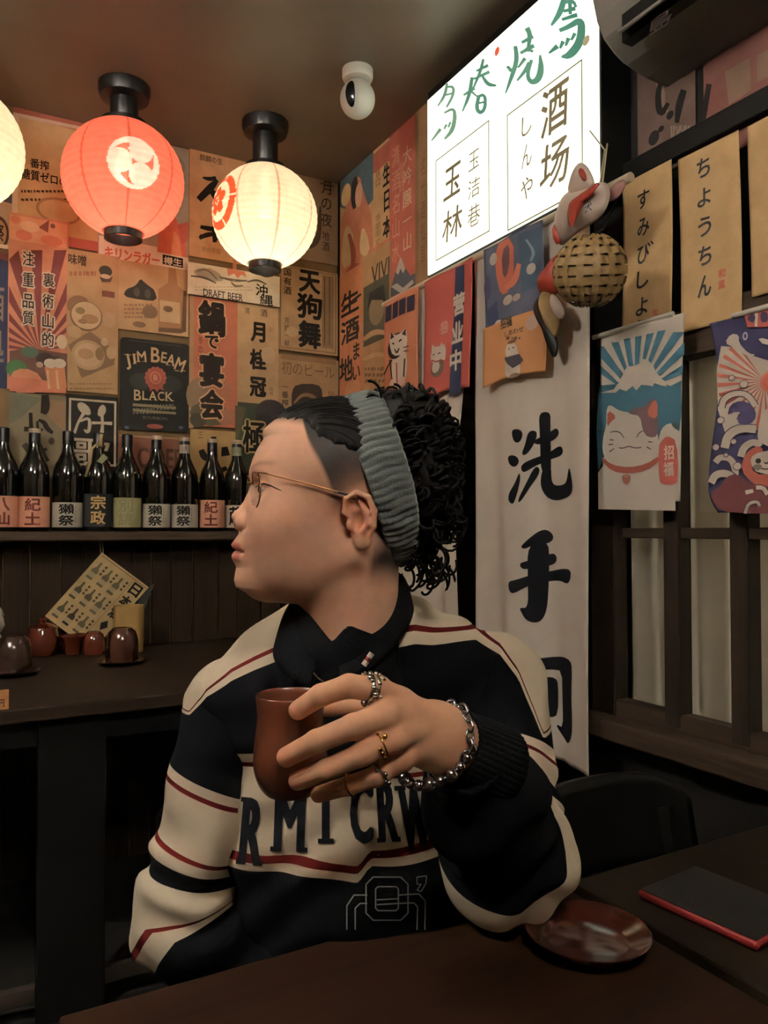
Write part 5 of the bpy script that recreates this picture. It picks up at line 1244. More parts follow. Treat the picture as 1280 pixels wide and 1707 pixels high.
def sdf_mesh(f, lo, hi, h, B=8):
    lo = np.asarray(lo, float); hi = np.asarray(hi, float)
    nb = np.ceil((hi - lo) / (h * B)).astype(int); N = nb * B + 2
    g = np.stack(np.meshgrid(*[np.arange(n) for n in nb], indexing='ij'), -1).reshape(-1, 3)
    d = f(lo + (g * B + B / 2) * h); g = g[np.abs(d) < B * h * 1.15]
    ax = np.arange(B + 1); off = np.stack(np.meshgrid(ax, ax, ax, indexing='ij'), -1).reshape(-1, 3)
    ids, vts, quads = [], [], []
    cor = np.array([(i, j, k) for i in (0, 1) for j in (0, 1) for k in (0, 1)])
    edges = [(a, b) for a in range(8) for b in range(a + 1, 8) if abs(cor[a] - cor[b]).sum() == 1]
    for s in range(0, len(g), 300):
        gb = g[s:s + 300]
        gi = gb[:, None, :] * B + off[None]
        v = f((lo + gi.reshape(-1, 3) * h)).reshape(len(gb), B + 1, B + 1, B + 1)
        c8 = np.stack([v[:, i:B + i, j:B + j, k:B + k] for i, j, k in cor], -1)
        neg = c8 < 0; act = neg.any(-1) & ~neg.all(-1)
        w = np.argwhere(act)
        if len(w) == 0: continue
        cv = c8[act]; base = gb[w[:, 0]] * B + w[:, 1:]
        acc = np.zeros((len(w), 3)); cnt = np.zeros(len(w))
        for a, b in edges:
            m = (cv[:, a] < 0) != (cv[:, b] < 0)
            t = np.where(m, cv[:, a] / np.where(m, cv[:, a] - cv[:, b], 1), 0)
            acc += m[:, None] * (cor[a] + t[:, None] * (cor[b] - cor[a])); cnt += m
        vts.append(lo + (base + acc / cnt[:, None]) * h)
        ids.append((base[:, 0] * N[1] + base[:, 1]) * N[2] + base[:, 2])
        for axis, ci in ((0, 4), (1, 2), (2, 1)):
            m = (cv[:, 0] < 0) != (cv[:, ci] < 0)
            bm = base[m]; e1 = np.zeros(3, int); e2 = np.zeros(3, int); e1[(axis + 1) % 3] = 1; e2[(axis + 2) % 3] = 1
            cells = [bm, bm - e1, bm - e1 - e2, bm - e2]
            qd = np.stack([(c[:, 0] * N[1] + c[:, 1]) * N[2] + c[:, 2] for c in cells], 1)
            fl = cv[m, 0] < 0
            qd[~fl] = qd[~fl][:, ::-1]; quads.append(qd)
    ids = np.concatenate(ids); vts = np.concatenate(vts); quads = np.concatenate(quads)
    o = np.argsort(ids); sid = ids[o]
    pos = np.clip(np.searchsorted(sid, quads), 0, len(sid) - 1); ok = (sid[pos] == quads).all(1)
    return vts, o[pos[ok]]
def np_mesh(name, v, q, m, parent, col=None, attrs=None, smooth=True):
    me = bpy.data.meshes.new(name); b = Vector((0, 0, 0)); pp = parent
    while pp is not None: b = b + pp.location; pp = pp.parent
    vv = v - np.array(b)
    me.vertices.add(len(vv)); me.vertices.foreach_set('co', vv.astype(np.float32).ravel())
    me.loops.add(q.size); me.loops.foreach_set('vertex_index', q.astype(np.int32).ravel())
    me.polygons.add(len(q)); me.polygons.foreach_set('loop_start', np.arange(0, q.size, q.shape[1], dtype=np.int32))
    me.update(calc_edges=True); me.validate()
    if smooth: me.polygons.foreach_set('use_smooth', np.ones(len(me.polygons), bool))
    if col is not None:
        a = me.color_attributes.new('Col', 'FLOAT_COLOR', 'POINT'); c4 = np.ones((len(v), 4), np.float32); c4[:, :3] = col; a.data.foreach_set('color', c4.ravel())
    for k, val in (attrs or {}).items():
        a = me.attributes.new(k, 'FLOAT', 'POINT'); a.data.foreach_set('value', val.astype(np.float32))
    return link_mesh(name, me, m, parent)
def L3(c): return np.array(lin(c)[:3])
def blend(col, mask, c): return col * (1 - mask[:, None]) + L3(c) * mask[:, None]
def sstep(x, a, b):
    t = np.clip((x - a) / (b - a), 0, 1); return t * t * (3 - 2 * t)

# ------------------------------------------------------------------ the seated man
man = thing('person', 'seated man in glasses, grey headband and black and cream sweatshirt holding a brown cup', 'person', (.50, 1.02, 0))
# --- head: x forward (towards the picture's left), y to his left ear, z up
TH = R(15)
hf = (-_R * math.cos(TH) - Vector((_F.x, _F.y, 0)).normalized() * math.sin(TH)); hf.z = 0; hf.normalize()
hl = Vector((0, 0, 1)).cross(hf)
HC = at(545, 850, .935)
HM = np.array([list(hf), list(hl), [0, 0, 1]])        # rows: local axes in world
def to_world(p): return np.asarray(p) @ HM + np.array(HC)
def to_local(p): return (np.asarray(p, float) - np.array(HC)) @ HM.T
def H(px, py, y=0.0):
    """local head point seen at a pixel, at lateral distance y from the middle plane"""
    r = ray(px, py); n = hl; o_ = HC + hl * y
    t = (o_ - CAM).dot(n) / r.dot(n)
    return to_local(np.array(CAM + r * t))
prof_px = [(455, 716), (442, 724), (429, 746), (421, 764), (416, 782), (415, 792), (418, 804), (415, 818), (407, 833), (396, 846), (387, 856), (385.5, 862), (388, 870), (394.5, 878), (398.5, 884), (396, 892), (390, 900), (386, 907), (387, 913), (391, 916.5), (386.5, 924), (385.5, 931), (389, 938), (393, 945), (391.5, 956), (390, 967), (392, 979), (398, 988)]
prof = np.array([H(x_, y_, 0) for x_, y_ in prof_px])
eyeL, eyeR = H(433, 815, .032), None
eyeL = np.array([eyeL[0], .032, eyeL[2]]); eyeR = eyeL * [1, -1, 1]
xe = eyeL[0] - .0115 + .0015
eyeL[0] = eyeR[0] = xe
zN = lambda py: float(H(415, py, 0)[2])
xF = float(H(415, 792, 0)[0])
ear_c = H(602, 866, .076)
chinb = H(415, 990, 0)
def head_f(p):
    q_ = p.copy(); q_[:, 1] = np.abs(q_[:, 1])
    cr = H(566, 790, 0)
    d = ell(q_, (cr[0], 0, cr[2]), (.104, .076, .088))
    d = smin(d, ell(q_, (xF - .062, 0, zN(790)), (.060, .060, .058)), .03)                 # brow and forehead
    d = smin(d, ell(q_, (xF - .058, 0, zN(885)), (.056, .055, .075)), .03)                 # mid face
    d = smin(d, ell(q_, (xF - .030, .036, zN(868)), (.026, .028, .030)), .03)              # cheek bones
    d = smin(d, cone(q_, (H(588, 925, .052)), (xF - .018, .014, zN(970)), .018, .017), .035)  # jaw line
    d = smin(d, ell(q_, (xF - .052, .036, zN(905)), (.046, .026, .046)), .03)
    d = smin(d, ell(q_, (xF - .012, 0, zN(968)), (.018, .020, .017)), .02)                 # chin
    d = smin(d, ell(q_, (xF - .070, 0, zN(945)), (.062, .048, .040)), .025)                # under the jaw
    # eye sockets, lids
    d = smax(d, -ell(q_, (xF + .006, .034, eyeL[2] + .001), (.020, .023, .013)), .014)
    lid = np.sqrt(((q_ - np.array([xe, .032, eyeL[2]])) ** 2).sum(1)) - .0139
    slit = ell(q_, (xe + .011, .0345, eyeL[2] - .0008), (.014, .0155, .0042))
    d = smin(d, np.maximum(lid, -slit), .004)
    # nose
    nt = prof[11]
    d = smin(d, chain(q_, [(prof[6][0] - .008, 0, prof[6][2]), (prof[8][0] - .012, 0, prof[8][2]), (nt[0] - .013, 0, nt[2] + .001)], [.008, .009, .012], .006), .012)
    al = H(402, 872, .014)
    d = smin(d, ell(q_, (al[0] - .004, .0125, al[2]), (.0115, .0078, .0085)), .006)
    nos = H(395, 880, .008)
    d = smax(d, -ell(q_, (nos[0] - .003, .0075, nos[2] - .003), (.006, .0035, .005)), .004)
    # mouth line
    mo = H(391, 916.5, 0)
    ml = chain(q_, [(mo[0] + .0005, 0, mo[2]), (mo[0] - .004, .011, mo[2] - .0002), (mo[0] - .0145, .0225, mo[2] - .0022)], [.0017, .0016, .0010], 0)
    d = smax(d, -ml, .0025)
    # ears
    ec = ear_c; Re = Matrix.Rotation(R(16), 3, 'Y') @ Matrix.Rotation(R(-20), 3, 'Z')
    Rn = np.array(Re)
    u = (q_ - ec) @ Rn
    e = smin(ell(u, (-.001, 0, .009), (.0165, .0040, .0205)), ell(u, (.004, .0, -.013), (.0115, .0042, .0165)), .006)
    e = smax(e, -ell(u, (.0035, .0055, -.001), (.0085, .0068, .0115)), .003)
    e = smax(e, -ell(u, (.001, .0055, .0175), (.0062, .0040, .0055)), .003)
    e = smin(e, chain(u, [(.0095, .003, .0035), (.0155, .0035, .013), (.0095, .0055, .0265), (-.004, .0065, .0300), (-.0150, .0065, .0215), (-.0175, .006, .006), (-.0120, .005, -.011), (-.005, .004, -.019)], [.0022, .0030, .0033, .0034, .0034, .0032, .0028, .002], .002), .002)
    e = smin(e, chain(u, [(-.004, .004, .019), (-.0088, .0048, .006), (-.0068, .0048, -.006), (.001, .0042, -.0125)], [.0022, .0029, .0028, .0026], .002), .003)
    e = smin(e, ell(u, (.0135, .0035, -.003), (.0040, .0042, .0062)), .003)
    e = smin(e, ell(u, (.005, .001, -.0245), (.0090, .0042, .0085)), .005)
    d = smin(d, e, .006)
    # neck
    n0, n1 = H(597, 905, 0), H(582, 1085, 0)
    d = smin(d, cone(q_, (n0[0], 0, n0[2]), (n1[0], 0, n1[2]), .050, .057), .02)
    d = smin(d, cone(q_, H(560, 985, .018), H(552, 1062, .008), .028, .024), .02)
    d = smin(d, cone(q_, H(628, 920, .042), H(570, 1080, .020), .013, .011), .02)            # neck muscle
    return d
hv, hq = sdf_mesh(head_f, (-.135, -.105, -.20), (.135, .105, .145), .0017)
# fit the middle-plane outline to the measured profile
zs = prof[:, 2][::-1]; xs_t = prof[:, 0][::-1]
zb_ = np.linspace(zs.min(), zs.max(), 160)
mid = np.abs(hv[:, 1]) < .005
cur = np.array([hv[mid & (np.abs(hv[:, 2] - z) < .0022), 0].max(initial=-1) for z in zb_])
dl_ = np.interp(zb_, zs, xs_t) - cur
dz = np.interp(hv[:, 2], zb_, dl_, left=0, right=0)
dz *= sstep(hv[:, 2], zs.min() - .001, zs.min() + .008) * (1 - sstep(hv[:, 2], zs.max() - .012, zs.max()))
sg = np.interp(hv[:, 2], [zN(990), zN(960), zN(930), zN(905), zN(887), zN(878), zN(866), zN(845), zN(815), zN(795), zN(760)], [.024, .024, .024, .024, .022, .014, .012, .010, .010, .03, .05])
front = sstep(hv[:, 0], .0, .05)
hv[:, 0] += dz * np.exp(-(hv[:, 1] / sg) ** 2) * front
mo = H(391, 916.5, 0); yl = np.abs(hv[:, 1])
zm = mo[2] - .10 * yl - 1.2 * yl ** 2
gr = np.exp(-((hv[:, 2] - zm) / .0013) ** 2) * (1 - sstep(yl, .020, .026)) * sstep(hv[:, 0], mo[0] - .030, mo[0] - .018)
hv[:, 0] -= .0022 * gr                                   # the line between the lips
hv[:, 0] += .0016 * (np.exp(-((hv[:, 2] - zm - .006) / .0035) ** 2) + np.exp(-((hv[:, 2] - zm + .007) / .0042) ** 2)) * np.exp(-((yl - .012) / .010) ** 2) * sstep(hv[:, 0], mo[0] - .030, mo[0] - .018)
# skin colour
col = np.tile(L3((224, 178, 152)), (len(hv), 1))
ylat = np.abs(hv[:, 1])
P2 = lambda px, py, y=0: H(px, py, y)
rng = np.random.default_rng(3)
def near(c, r): return np.exp(-(((hv - np.array(c)) / np.array(r)) ** 2).sum(1))
def nearS(c, r):
    w = hv.copy(); w[:, 1] = np.abs(w[:, 1]); return np.exp(-(((w - np.array(c)) / np.array(r)) ** 2).sum(1))
col = blend(col, .35 * nearS((xF - .02, .035, zN(875)), (.03, .03, .03)), (214, 136, 108))
col = blend(col, .4 * nearS(ear_c, (.03, .03, .035)), (206, 126, 100))
col = blend(col, .3 * near((prof[11][0] - .008, 0, prof[11][2]), (.012, .014, .010)), (206, 126, 100))
lu, ll = H(388, 909, 0), H(388, 928, 0); mo = H(391, 917, 0)
lipm = np.exp(-(((hv[:, 2] - (mo[2] + .0052 - 3.5 * ylat ** 2)) / .0048) ** 4)) * (1 - sstep(ylat, .018, .024)) * sstep(hv[:, 0], mo[0] - .026, mo[0] - .014)
lipl = np.exp(-(((hv[:, 2] - (mo[2] - .0072 + 3.5 * ylat ** 2)) / .0060) ** 4)) * (1 - sstep(ylat, .016, .022)) * sstep(hv[:, 0], mo[0] - .026, mo[0] - .014)
col = blend(col, np.clip(.85 * lipm + .85 * lipl, 0, 1), (172, 92, 84))
mline = np.exp(-(((hv[:, 2] - (mo[2] - .10 * ylat)) / .0014) ** 2)) * (1 - sstep(ylat, .022, .026)) * sstep(hv[:, 0], mo[0] - .026, mo[0] - .014)
col = blend(col, .95 * mline, (58, 24, 22))  # crease shade between the lips, painted into the skin colour
col = blend(col, .9 * nearS((H(393, 876, .008)[0] - .001, .0075, zN(876)), (.0045, .0035, .0030)), (60, 28, 24))  # nostril shade painted in as a dark spot
col = blend(col, .35 * nearS((H(411, 868, .02)[0], .0195, zN(868)), (.003, .004, .007)), (120, 66, 52))  # shaded crease behind the nose wing, painted darker
# close-cropped sides and hairline, in the picture's own outline
proj_d = (to_world(hv) - np.array(CAM)); dep = proj_d @ np.array(_F)
pxh = 640 + FPX * (proj_d @ np.array(_R)) / dep; pyh = 853.5 - FPX * (proj_d @ np.array(_U)) / dep
hp = [(700, 800), (600, 815), (578, 828), (556, 838), (543, 808), (532, 784), (520, 762), (513, 744), (502, 712), (480, 706), (455, 703)]
hxz = sorted((float(H(a, b, .062 if a > 510 else .04)[0]), zN(b)) for a, b in hp)
hl_z = np.interp(hv[:, 0], [a for a, _ in hxz], [b for _, b in hxz])
hairm = sstep(hv[:, 2] - hl_z, -.007, .010)
back = sstep(-hv[:, 0], -H(605, 850, .07)[0] + .004, -H(605, 850, .07)[0] + .016)
nape = sstep(hv[:, 2], zN(990), zN(930)) * back
side = np.clip(np.maximum(hairm, nape), 0, 1) * (1 - np.clip(1.4 * nearS(ear_c, (.024, .05, .033)), 0, 1))
sb = nearS(H(560, 828, .07), (.008, .03, .016))
side = np.clip(np.maximum(side, .7 * sb), 0, 1) * (.985 + .015 * rng.random(len(hv)))
col = blend(col, side, (22, 19, 18))
stub = near((xF - .01, 0, zN(985)), (.05, .05, .022)) * .18
col = blend(col, stub, (110, 84, 74))
# brow shading is hair: eyebrows
for s_ in (1, -1):
    for t in np.linspace(0, 1, 9):
        c = np.array([xF - .004 - .024 * t ** 1.6, s_ * (.014 + .036 * t), zN(782) + .004 * math.sin(t * 2.4)])
        col = blend(col, .40 * np.exp(-(((hv - c) / np.array([.010, .0045, .0030])) ** 2).sum(1)), (44, 32, 28))
M_skin = attr_mat('skin', rough=.55, wear=.22, scale=70, spec=.2, sss=.12, bump=.14, bscale=600)
head_w = to_world(hv)

# --- left hand around the cup (his left arm, at the picture's right)
def z5(x, y, d): return np.array(at(380 + x * .3594, 1060 + y * .3594, d))
DC = .745                                     # cup axis
fing = {
 'index': [(z5(800, 300, .722), .0125), (z5(690, 250, .703), .0118), (z5(560, 232, .694), .0105), (z5(430, 275, .696), .0098), (z5(325, 345, .702), .0088)],
 'middle': [(z5(830, 360, .712), .0125), (z5(740, 365, .692), .0122), (z5(580, 420, .680), .0108), (z5(410, 490, .684), .0102), (z5(272, 562, .698), .0092)],
 'ring': [(z5(860, 440, .708), .0120), (z5(775, 470, .690), .0118), (z5(620, 550, .680), .0102), (z5(460, 620, .685), .0096), (z5(325, 672, .702), .0087)],
 'pinky': [(z5(880, 520, .712), .0110), (z5(800, 570, .700), .0108), (z5(690, 650, .694), .0092), (z5(560, 695, .700), .0085), (z5(420, 735, .717), .0076)],
}
thumb = [(z5(860, 370, .765), .014), (z5(740, 330, .785), .0125), (z5(580, 322, .790), .0105), (z5(425, 330, .783), .0095)]
W0, W1 = z5(990, 470, .745), z5(1180, 560, .775)
def hand_f(p):
    d = None
    pal = smin(cone(p, z5(960, 420, .735), z5(800, 330, .716), .019, .016), cone(p, z5(970, 520, .735), z5(850, 520, .716), .019, .015), .02)
    pal = smin(pal, cone(p, z5(960, 470, .738), z5(815, 420, .714), .020, .0165), .015)
    pal = smin(pal, cone(p, z5(900, 400, .755), z5(830, 360, .760), .018, .015), .015)
    d = smin(pal, cone(p, W0, W1, .0265, .029), .025)
    for nm, ch in fing.items():
        c = chain(p, [a for a, _ in ch], [r for _, r in ch], .003)
        d = smin(d, c, .006) if True else d
        k = ch[1]; d = smin(d, np.sqrt(((p - k[0]) ** 2).sum(1)) - k[1] * 1.04, .006)
    c = chain(p, [a for a, _ in thumb], [r for _, r in thumb], .003)
    d = smin(d, c, .008)
    return d
allp = np.array([a for ch in fing.values() for a, _ in ch] + [a for a, _ in thumb] + [W0, W1])
gv, gq = sdf_mesh(hand_f, allp.min(0) - .035, allp.max(0) + .035, .0018)
gcol = np.tile(L3((212, 164, 134)), (len(gv), 1))
for ch in fing.values():
    gcol = blend(gcol, .5 * np.exp(-((gv - ch[4][0]) ** 2).sum(1) / .014 ** 2), (214, 140, 116))
    gcol = blend(gcol, .25 * np.exp(-((gv - ch[1][0]) ** 2).sum(1) / .012 ** 2), (200, 132, 104))
    gcol = blend(gcol, .30 * np.exp(-((gv - ch[2][0]) ** 2).sum(1) / .008 ** 2), (180, 116, 92))
# --- trunk and arms under the clothes, joined to head and hand in one body mesh
def W(px, py, d): return np.array(at(px, py, d))
NB_ = W(588, 1075, .99); SR, SL = W(386, 1150, .99), W(832, 1118, 1.01)
ER, FR = W(312, 1530, .955), W(500, 1630, .93)
EL = W(842, 1424, .905)
CH, PV = W(592, 1290, 1.005), np.array([.50, 1.03, .53])
Fh = np.array([math.sin(YAW), math.cos(YAW), 0]); Rh = np.array(_R)
Rot_t = np.stack([Rh, Fh, [0, 0, 1]], 1)
def body_f(p):
    d = ell(p, CH, (.155, .085, .20), Rot_t)
    d = smin(d, cone(p, CH - [0, 0, .1], PV, .12, .13), .05)
    d = smin(d, chain(p, [SR + [0, 0, -.03], NB_ + [0, 0, -.02], SL + [0, 0, -.03]], [.034, .045, .034], .03), .03)
    d = smin(d, cone(p, NB_, W(595, 990, .965), .055, .05), .03)
    d = smin(d, chain(p, [SL + [0, 0, -.03], EL, W1, W0], [.036, .036, .029, .026], .02), .02)
    d = smin(d, chain(p, [SR + [0, 0, -.03], ER, FR], [.036, .036, .030], .02), .02)
    return d
bv, bq = sdf_mesh(body_f, (-.05, .45, .36), (.95, 1.35, 1.2), .009)
bcol = np.tile(L3((212, 158, 126)), (len(bv), 1))
keep = np.ones(len(bq), bool)
av = np.concatenate([head_w, gv, bv]); aq = np.concatenate([hq, gq + len(head_w), bq + len(head_w) + len(gv)])
acol = np.concatenate([col, gcol, bcol])
np_mesh('body', av, aq, M_skin, man, acol)

# --- eyes, hair, headband, glasses
M_eyew = mat('eye_white', (214, 204, 196), rough=.15, vary=.05); M_iris = mat('iris', (26, 18, 14), rough=.1, vary=0, coat=.5)
for e in (eyeL, eyeR):
    c = to_world(e); ob = MB().lathe([(.0121 * math.sin(PI * k / 16) + 1e-5, -.0121 * math.cos(PI * k / 16)) for k in range(17)], 24, tuple(c)).build('eyeball', M_eyew, man, smooth=True)
    q0 = Vector(c); fwd = (hf + hl * (-.05)).normalized(); rt_ = fwd.cross(Vector((0, 0, 1))).normalized(); up_ = rt_.cross(fwd)
    MB().grid(lambda u, v: q0 + (fwd + (rt_ * math.cos(u * 2 * PI) + up_ * math.sin(u * 2 * PI)) * (.50 * v)).normalized() * .01235, 20, 5, closed_u=True).build('iris', M_iris, ob, smooth=True)
# lash lines lie on the lids
from mathutils.bvhtree import BVHTree
hbvh = BVHTree.FromPolygons([tuple(p_) for p_ in head_w.tolist()], [tuple(q_) for q_ in hq.tolist()])
def hsurf(px, py, d=0.0):
    r = ray(px, py).normalized(); h = hbvh.ray_cast(CAM, r); p_ = h[0] if h[0] is not None else at(px, py, .9)
    return p_ - r * d
for nm, pl, wd in (('upper_lashes', [(426, 813), (431, 808), (440, 806), (450, 809), (460, 814), (469, 818)], [.0004, .0007, .0009, .0008, .0006, .0003]),):
    loc = [to_local(np.array(hsurf(*p_, .0004))) for p_ in pl]
    MB().tube([to_world(p_) for p_ in loc], wd, 6).build(nm, M_black, man, smooth=True)
    MB().tube([to_world(p_ * np.array([1, -1, 1])) for p_ in loc], wd, 6).build(nm, M_black, man, smooth=True)
M_hair = mat('black_hair', (11, 10, 10), rough=.6, vary=.3, scale=60, spec=.08)
def hair_f(p):
    d = head_f(p) - .0036
    zl = np.interp(p[:, 0], [H(600, 760, .06)[0], H(560, 752, .06)[0], H(530, 734, .06)[0], H(512, 716, .05)[0], H(495, 708, .04)[0], H(468, 707, 0)[0], H(455, 712, 0)[0] + .01], [zN(770), zN(756), zN(738), zN(716), zN(706), zN(706), zN(698)])
    zl = zl + .0016 * np.sin(p[:, 0] * 330 + 40 * p[:, 1]) + .001 * np.sin(p[:, 0] * 810)
    d = smax(d, (zl - p[:, 2]) * .45, .010)
    d = np.maximum(d, -(p[:, 0] - H(690, 800, 0)[0]))
    return d + .0007 * np.sin(p[:, 1] * 900 + 120 * p[:, 0])
tv, tq = sdf_mesh(hair_f, (-.11, -.095, .01), (.125, .095, .145), .0022)
sh_o = np_mesh('short_hair', to_world(tv), tq, M_hair, man)
lb = BVHTree.FromPolygons([tuple(p_) for p_ in tv.tolist()], [tuple(q_) for q_ in tq.tolist()])
rd = random.Random(5); mb = MB()
for k in range(420):     # hairs combed back from the forehead under the band
    x0 = float(H(rd.uniform(458, 560), 700, 0)[0]); y0 = rd.uniform(-.06, .066); pts = []
    for i in range(7):
        x_ = x0 - .008 * i; y_ = y0 * (1 + .03 * i); h = lb.ray_cast(Vector((x_, y_, .2)), Vector((0, 0, -1)))
        if h[0] is None: break
        pts.append(to_world(np.array(h[0]) + [0, 0, .0004 + .0010 * math.sin(i / 6 * PI) * rd.random()]))
    if len(pts) > 3: mb.tube(pts, [.0003] + [.0006] * (len(pts) - 2) + [.0002], 4)
hs = mb.build('combed_hairs', M_hair, sh_o, smooth=True); hs['kind'] = 'stuff'
cA, cB = H(688, 800, 0), H(668, 705, 0)
def curl_f(p):
    d = ell(p, cA, (.052, .074, .082)); d = smin(d, ell(p, cB, (.046, .068, .040)), .03)
    n = .004 * np.sin(p[:, 0] * 260) * np.sin(p[:, 1] * 240 + 1) * np.sin(p[:, 2] * 250 + 2)
    return d + n
kv, kq = sdf_mesh(curl_f, (-.22, -.10, -.10), (.05, .10, .16), .0045)
hb = np_mesh('curly_hair', to_world(kv), kq, M_hair, man)
rd = random.Random(21); mb = MB()
cen = (np.array(cA) * .6 + np.array(cB) * .4)
for k in range(260):
    v0 = kv[rd.randrange(len(kv))]
    n0 = Vector(v0 - cen).normalized()
    if n0.x > .45: continue
    t0 = Vector((rd.uniform(-.4, .2), rd.uniform(-.6, .6), -1.0 + .5 * rd.random())); t0 = (t0 - n0 * t0.dot(n0) * .75).normalized(); b0 = n0.cross(t0).normalized(); n1 = t0.cross(b0) * -1
    Rr, pitch, turns = rd.uniform(.006, .0125), rd.uniform(.009, .018), rd.uniform(1.0, 2.4)
    ph = rd.uniform(0, 6.28); nseg = int(turns * 11); pts, rs = [], []
    w0 = rd.uniform(.0022, .0046)
    for i in range(nseg + 1):
        a = ph + 2 * PI * turns * i / nseg; f_ = i / nseg
        p_ = Vector(v0) + n0 * .002 + t0 * (pitch * turns * f_) + (b0 * math.cos(a) + n0 * math.sin(a)) * Rr * (.55 + .5 * f_)
        pts.append(to_world(np.array(p_))); rs.append(w0 * (1 - .65 * f_))
    mb.tube(pts, rs, 5)
for k in range(60):      # loose ends over the nape and crown
    px_, py_ = rd.choice(((700, 925), (735, 935), (745, 800), (755, 870), (640, 660), (690, 672), (725, 720), (715, 940)))
    c = Vector(H(px_ + rd.uniform(-22, 22), py_ + rd.uniform(-18, 12), rd.uniform(-.03, .05))); a0 = rd.uniform(0, 6.28); Rr = rd.uniform(.006, .013); ax1 = Vector((1, 0, rd.uniform(-.3, .3))).normalized(); ax2 = Vector((rd.uniform(-.2, .2), rd.uniform(-.5, .5), 1)).normalized()
    pts = [to_world(np.array(c + ax1 * Rr * math.cos(a0 + .25 * i) * (1 - .01 * i) + ax2 * Rr * math.sin(a0 + .25 * i) - Vector((0, 0, .0009 * i)))) for i in range(rd.randrange(14, 30))]
    mb.tube(pts, [.0017] * (len(pts) - 1) + [.0004], 5)
cl = mb.build('curls', M_hair, hb, smooth=True); cl['kind'] = 'stuff'

tk_ = NT('grey_knit'); c_, _, src_ = noise_mix(tk_, lin((66, 75, 73)), 60, .35); tk_.l(c_, tk_.b.inputs['Base Color']); tk_.b.inputs['Roughness'].default_value = .9; tk_.b.inputs['Sheen Weight'].default_value = .3
nk = tk_.n('ShaderNodeTexNoise', i_Scale=500, i_Detail=3); tk_.l(src_, nk.inputs['Vector']); bk_ = tk_.n('ShaderNodeBump', i_Strength=.5, i_Distance=.002); tk_.l(nk.outputs[0], bk_.inputs['Height']); tk_.l(bk_.outputs[0], tk_.b.inputs['Normal'])
ht, hbm = H(574, 675, 0), H(656, 932, 0)
Mh = (ht + hbm) / 2; Ah = (ht - hbm); la = np.linalg.norm(Ah) / 2 + .003; Ah = Ah / np.linalg.norm(Ah)
Wh = np.cross(Ah, [0, 1, 0]); Wh = Wh if Wh[0] > 0 else -Wh
def hband(u, v, inner=False):
    a = u * 2 * PI; ca, sa = math.cos(a), math.sin(a)
    wv = (v - .5) * 2
    hw = .025 * (1 - .30 * max(0, -ca) ** 2) * (1 + .42 * max(0, ca) ** 2)
    rib = .0016 * (0.5 + .5 * math.cos(74 * a + 1.6 * math.sin(7 * v + 3 * a) * .5)) + .0007 * math.sin(23 * a + 5 * v)
    thick = .0050 * (1 - abs(wv) ** 4)
    e_b = .0785 - .006 * max(0, -ca)
    r = 1 + 0 * ca
    base = Mh + Ah * (la * ca) + np.array([0, 1, 0]) * (e_b * sa) + Wh * (hw * wv - .004)
    out = Ah * ca / la + np.array([0, 1, 0]) * sa / e_b; out = out / np.linalg.norm(out)
    shrink = -.010 * max(0, -wv) ** 2 * 0 - .008 * (max(0, wv) ** 2) * max(0, ca)
    return Vector(to_world(base + out * ((0 if inner else thick + rib) + shrink)))
mb = MB(); mb.grid(hband, 520, 16, closed_u=True); mb.build('headband', tk_.m, man, smooth=True, solid=.002)

gl_ = thing('glasses', '', 'x') if False else None
xg = H(437, 794, .060)[0] + .0075; zg = zN(822)
M_frame_g = mat('antique_gold', (150, 112, 70), rough=.3, metal=1.0, vary=.2)
tl_ = NT('lens_glass_blue'); tr2 = tl_.n('ShaderNodeBsdfTransparent'); tr2.inputs[0].default_value = (.97, .98, 1, 1); gg = tl_.n('ShaderNodeBsdfGlossy', i_Roughness=.04); gg.inputs[0].default_value = (.85, .85, 1, 1)
fz = tl_.n('ShaderNodeFresnel', i_IOR=1.55); mm = tl_.n('ShaderNodeMixShader', i_0=.16); tl_.l(tr2.outputs[0], mm.inputs[1]); tl_.l(gg.outputs[0], mm.inputs[2]); tl_.l(mm.outputs[0], tl_.out.inputs[0])
frm = MB(); frb = None
def lens_pt(s_, a, k=1.0):
    wrap = .10
    y = .0335 + .0265 * k * math.cos(a); return to_world(np.array([xg - wrap * max(0, y - .034) - .003 * (k * math.cos(a)) ** 2, s_ * y, zg + .0225 * k * math.sin(a)]))
gf = MB().tube([lens_pt(1, PI * .82), to_world(np.array([xg + .003, 0, zg + .0115])), lens_pt(-1, PI * .82)], .0011, 8).build('glasses', M_frame_g, man, smooth=True)
gf['label'] = 'thin gold wire glasses'
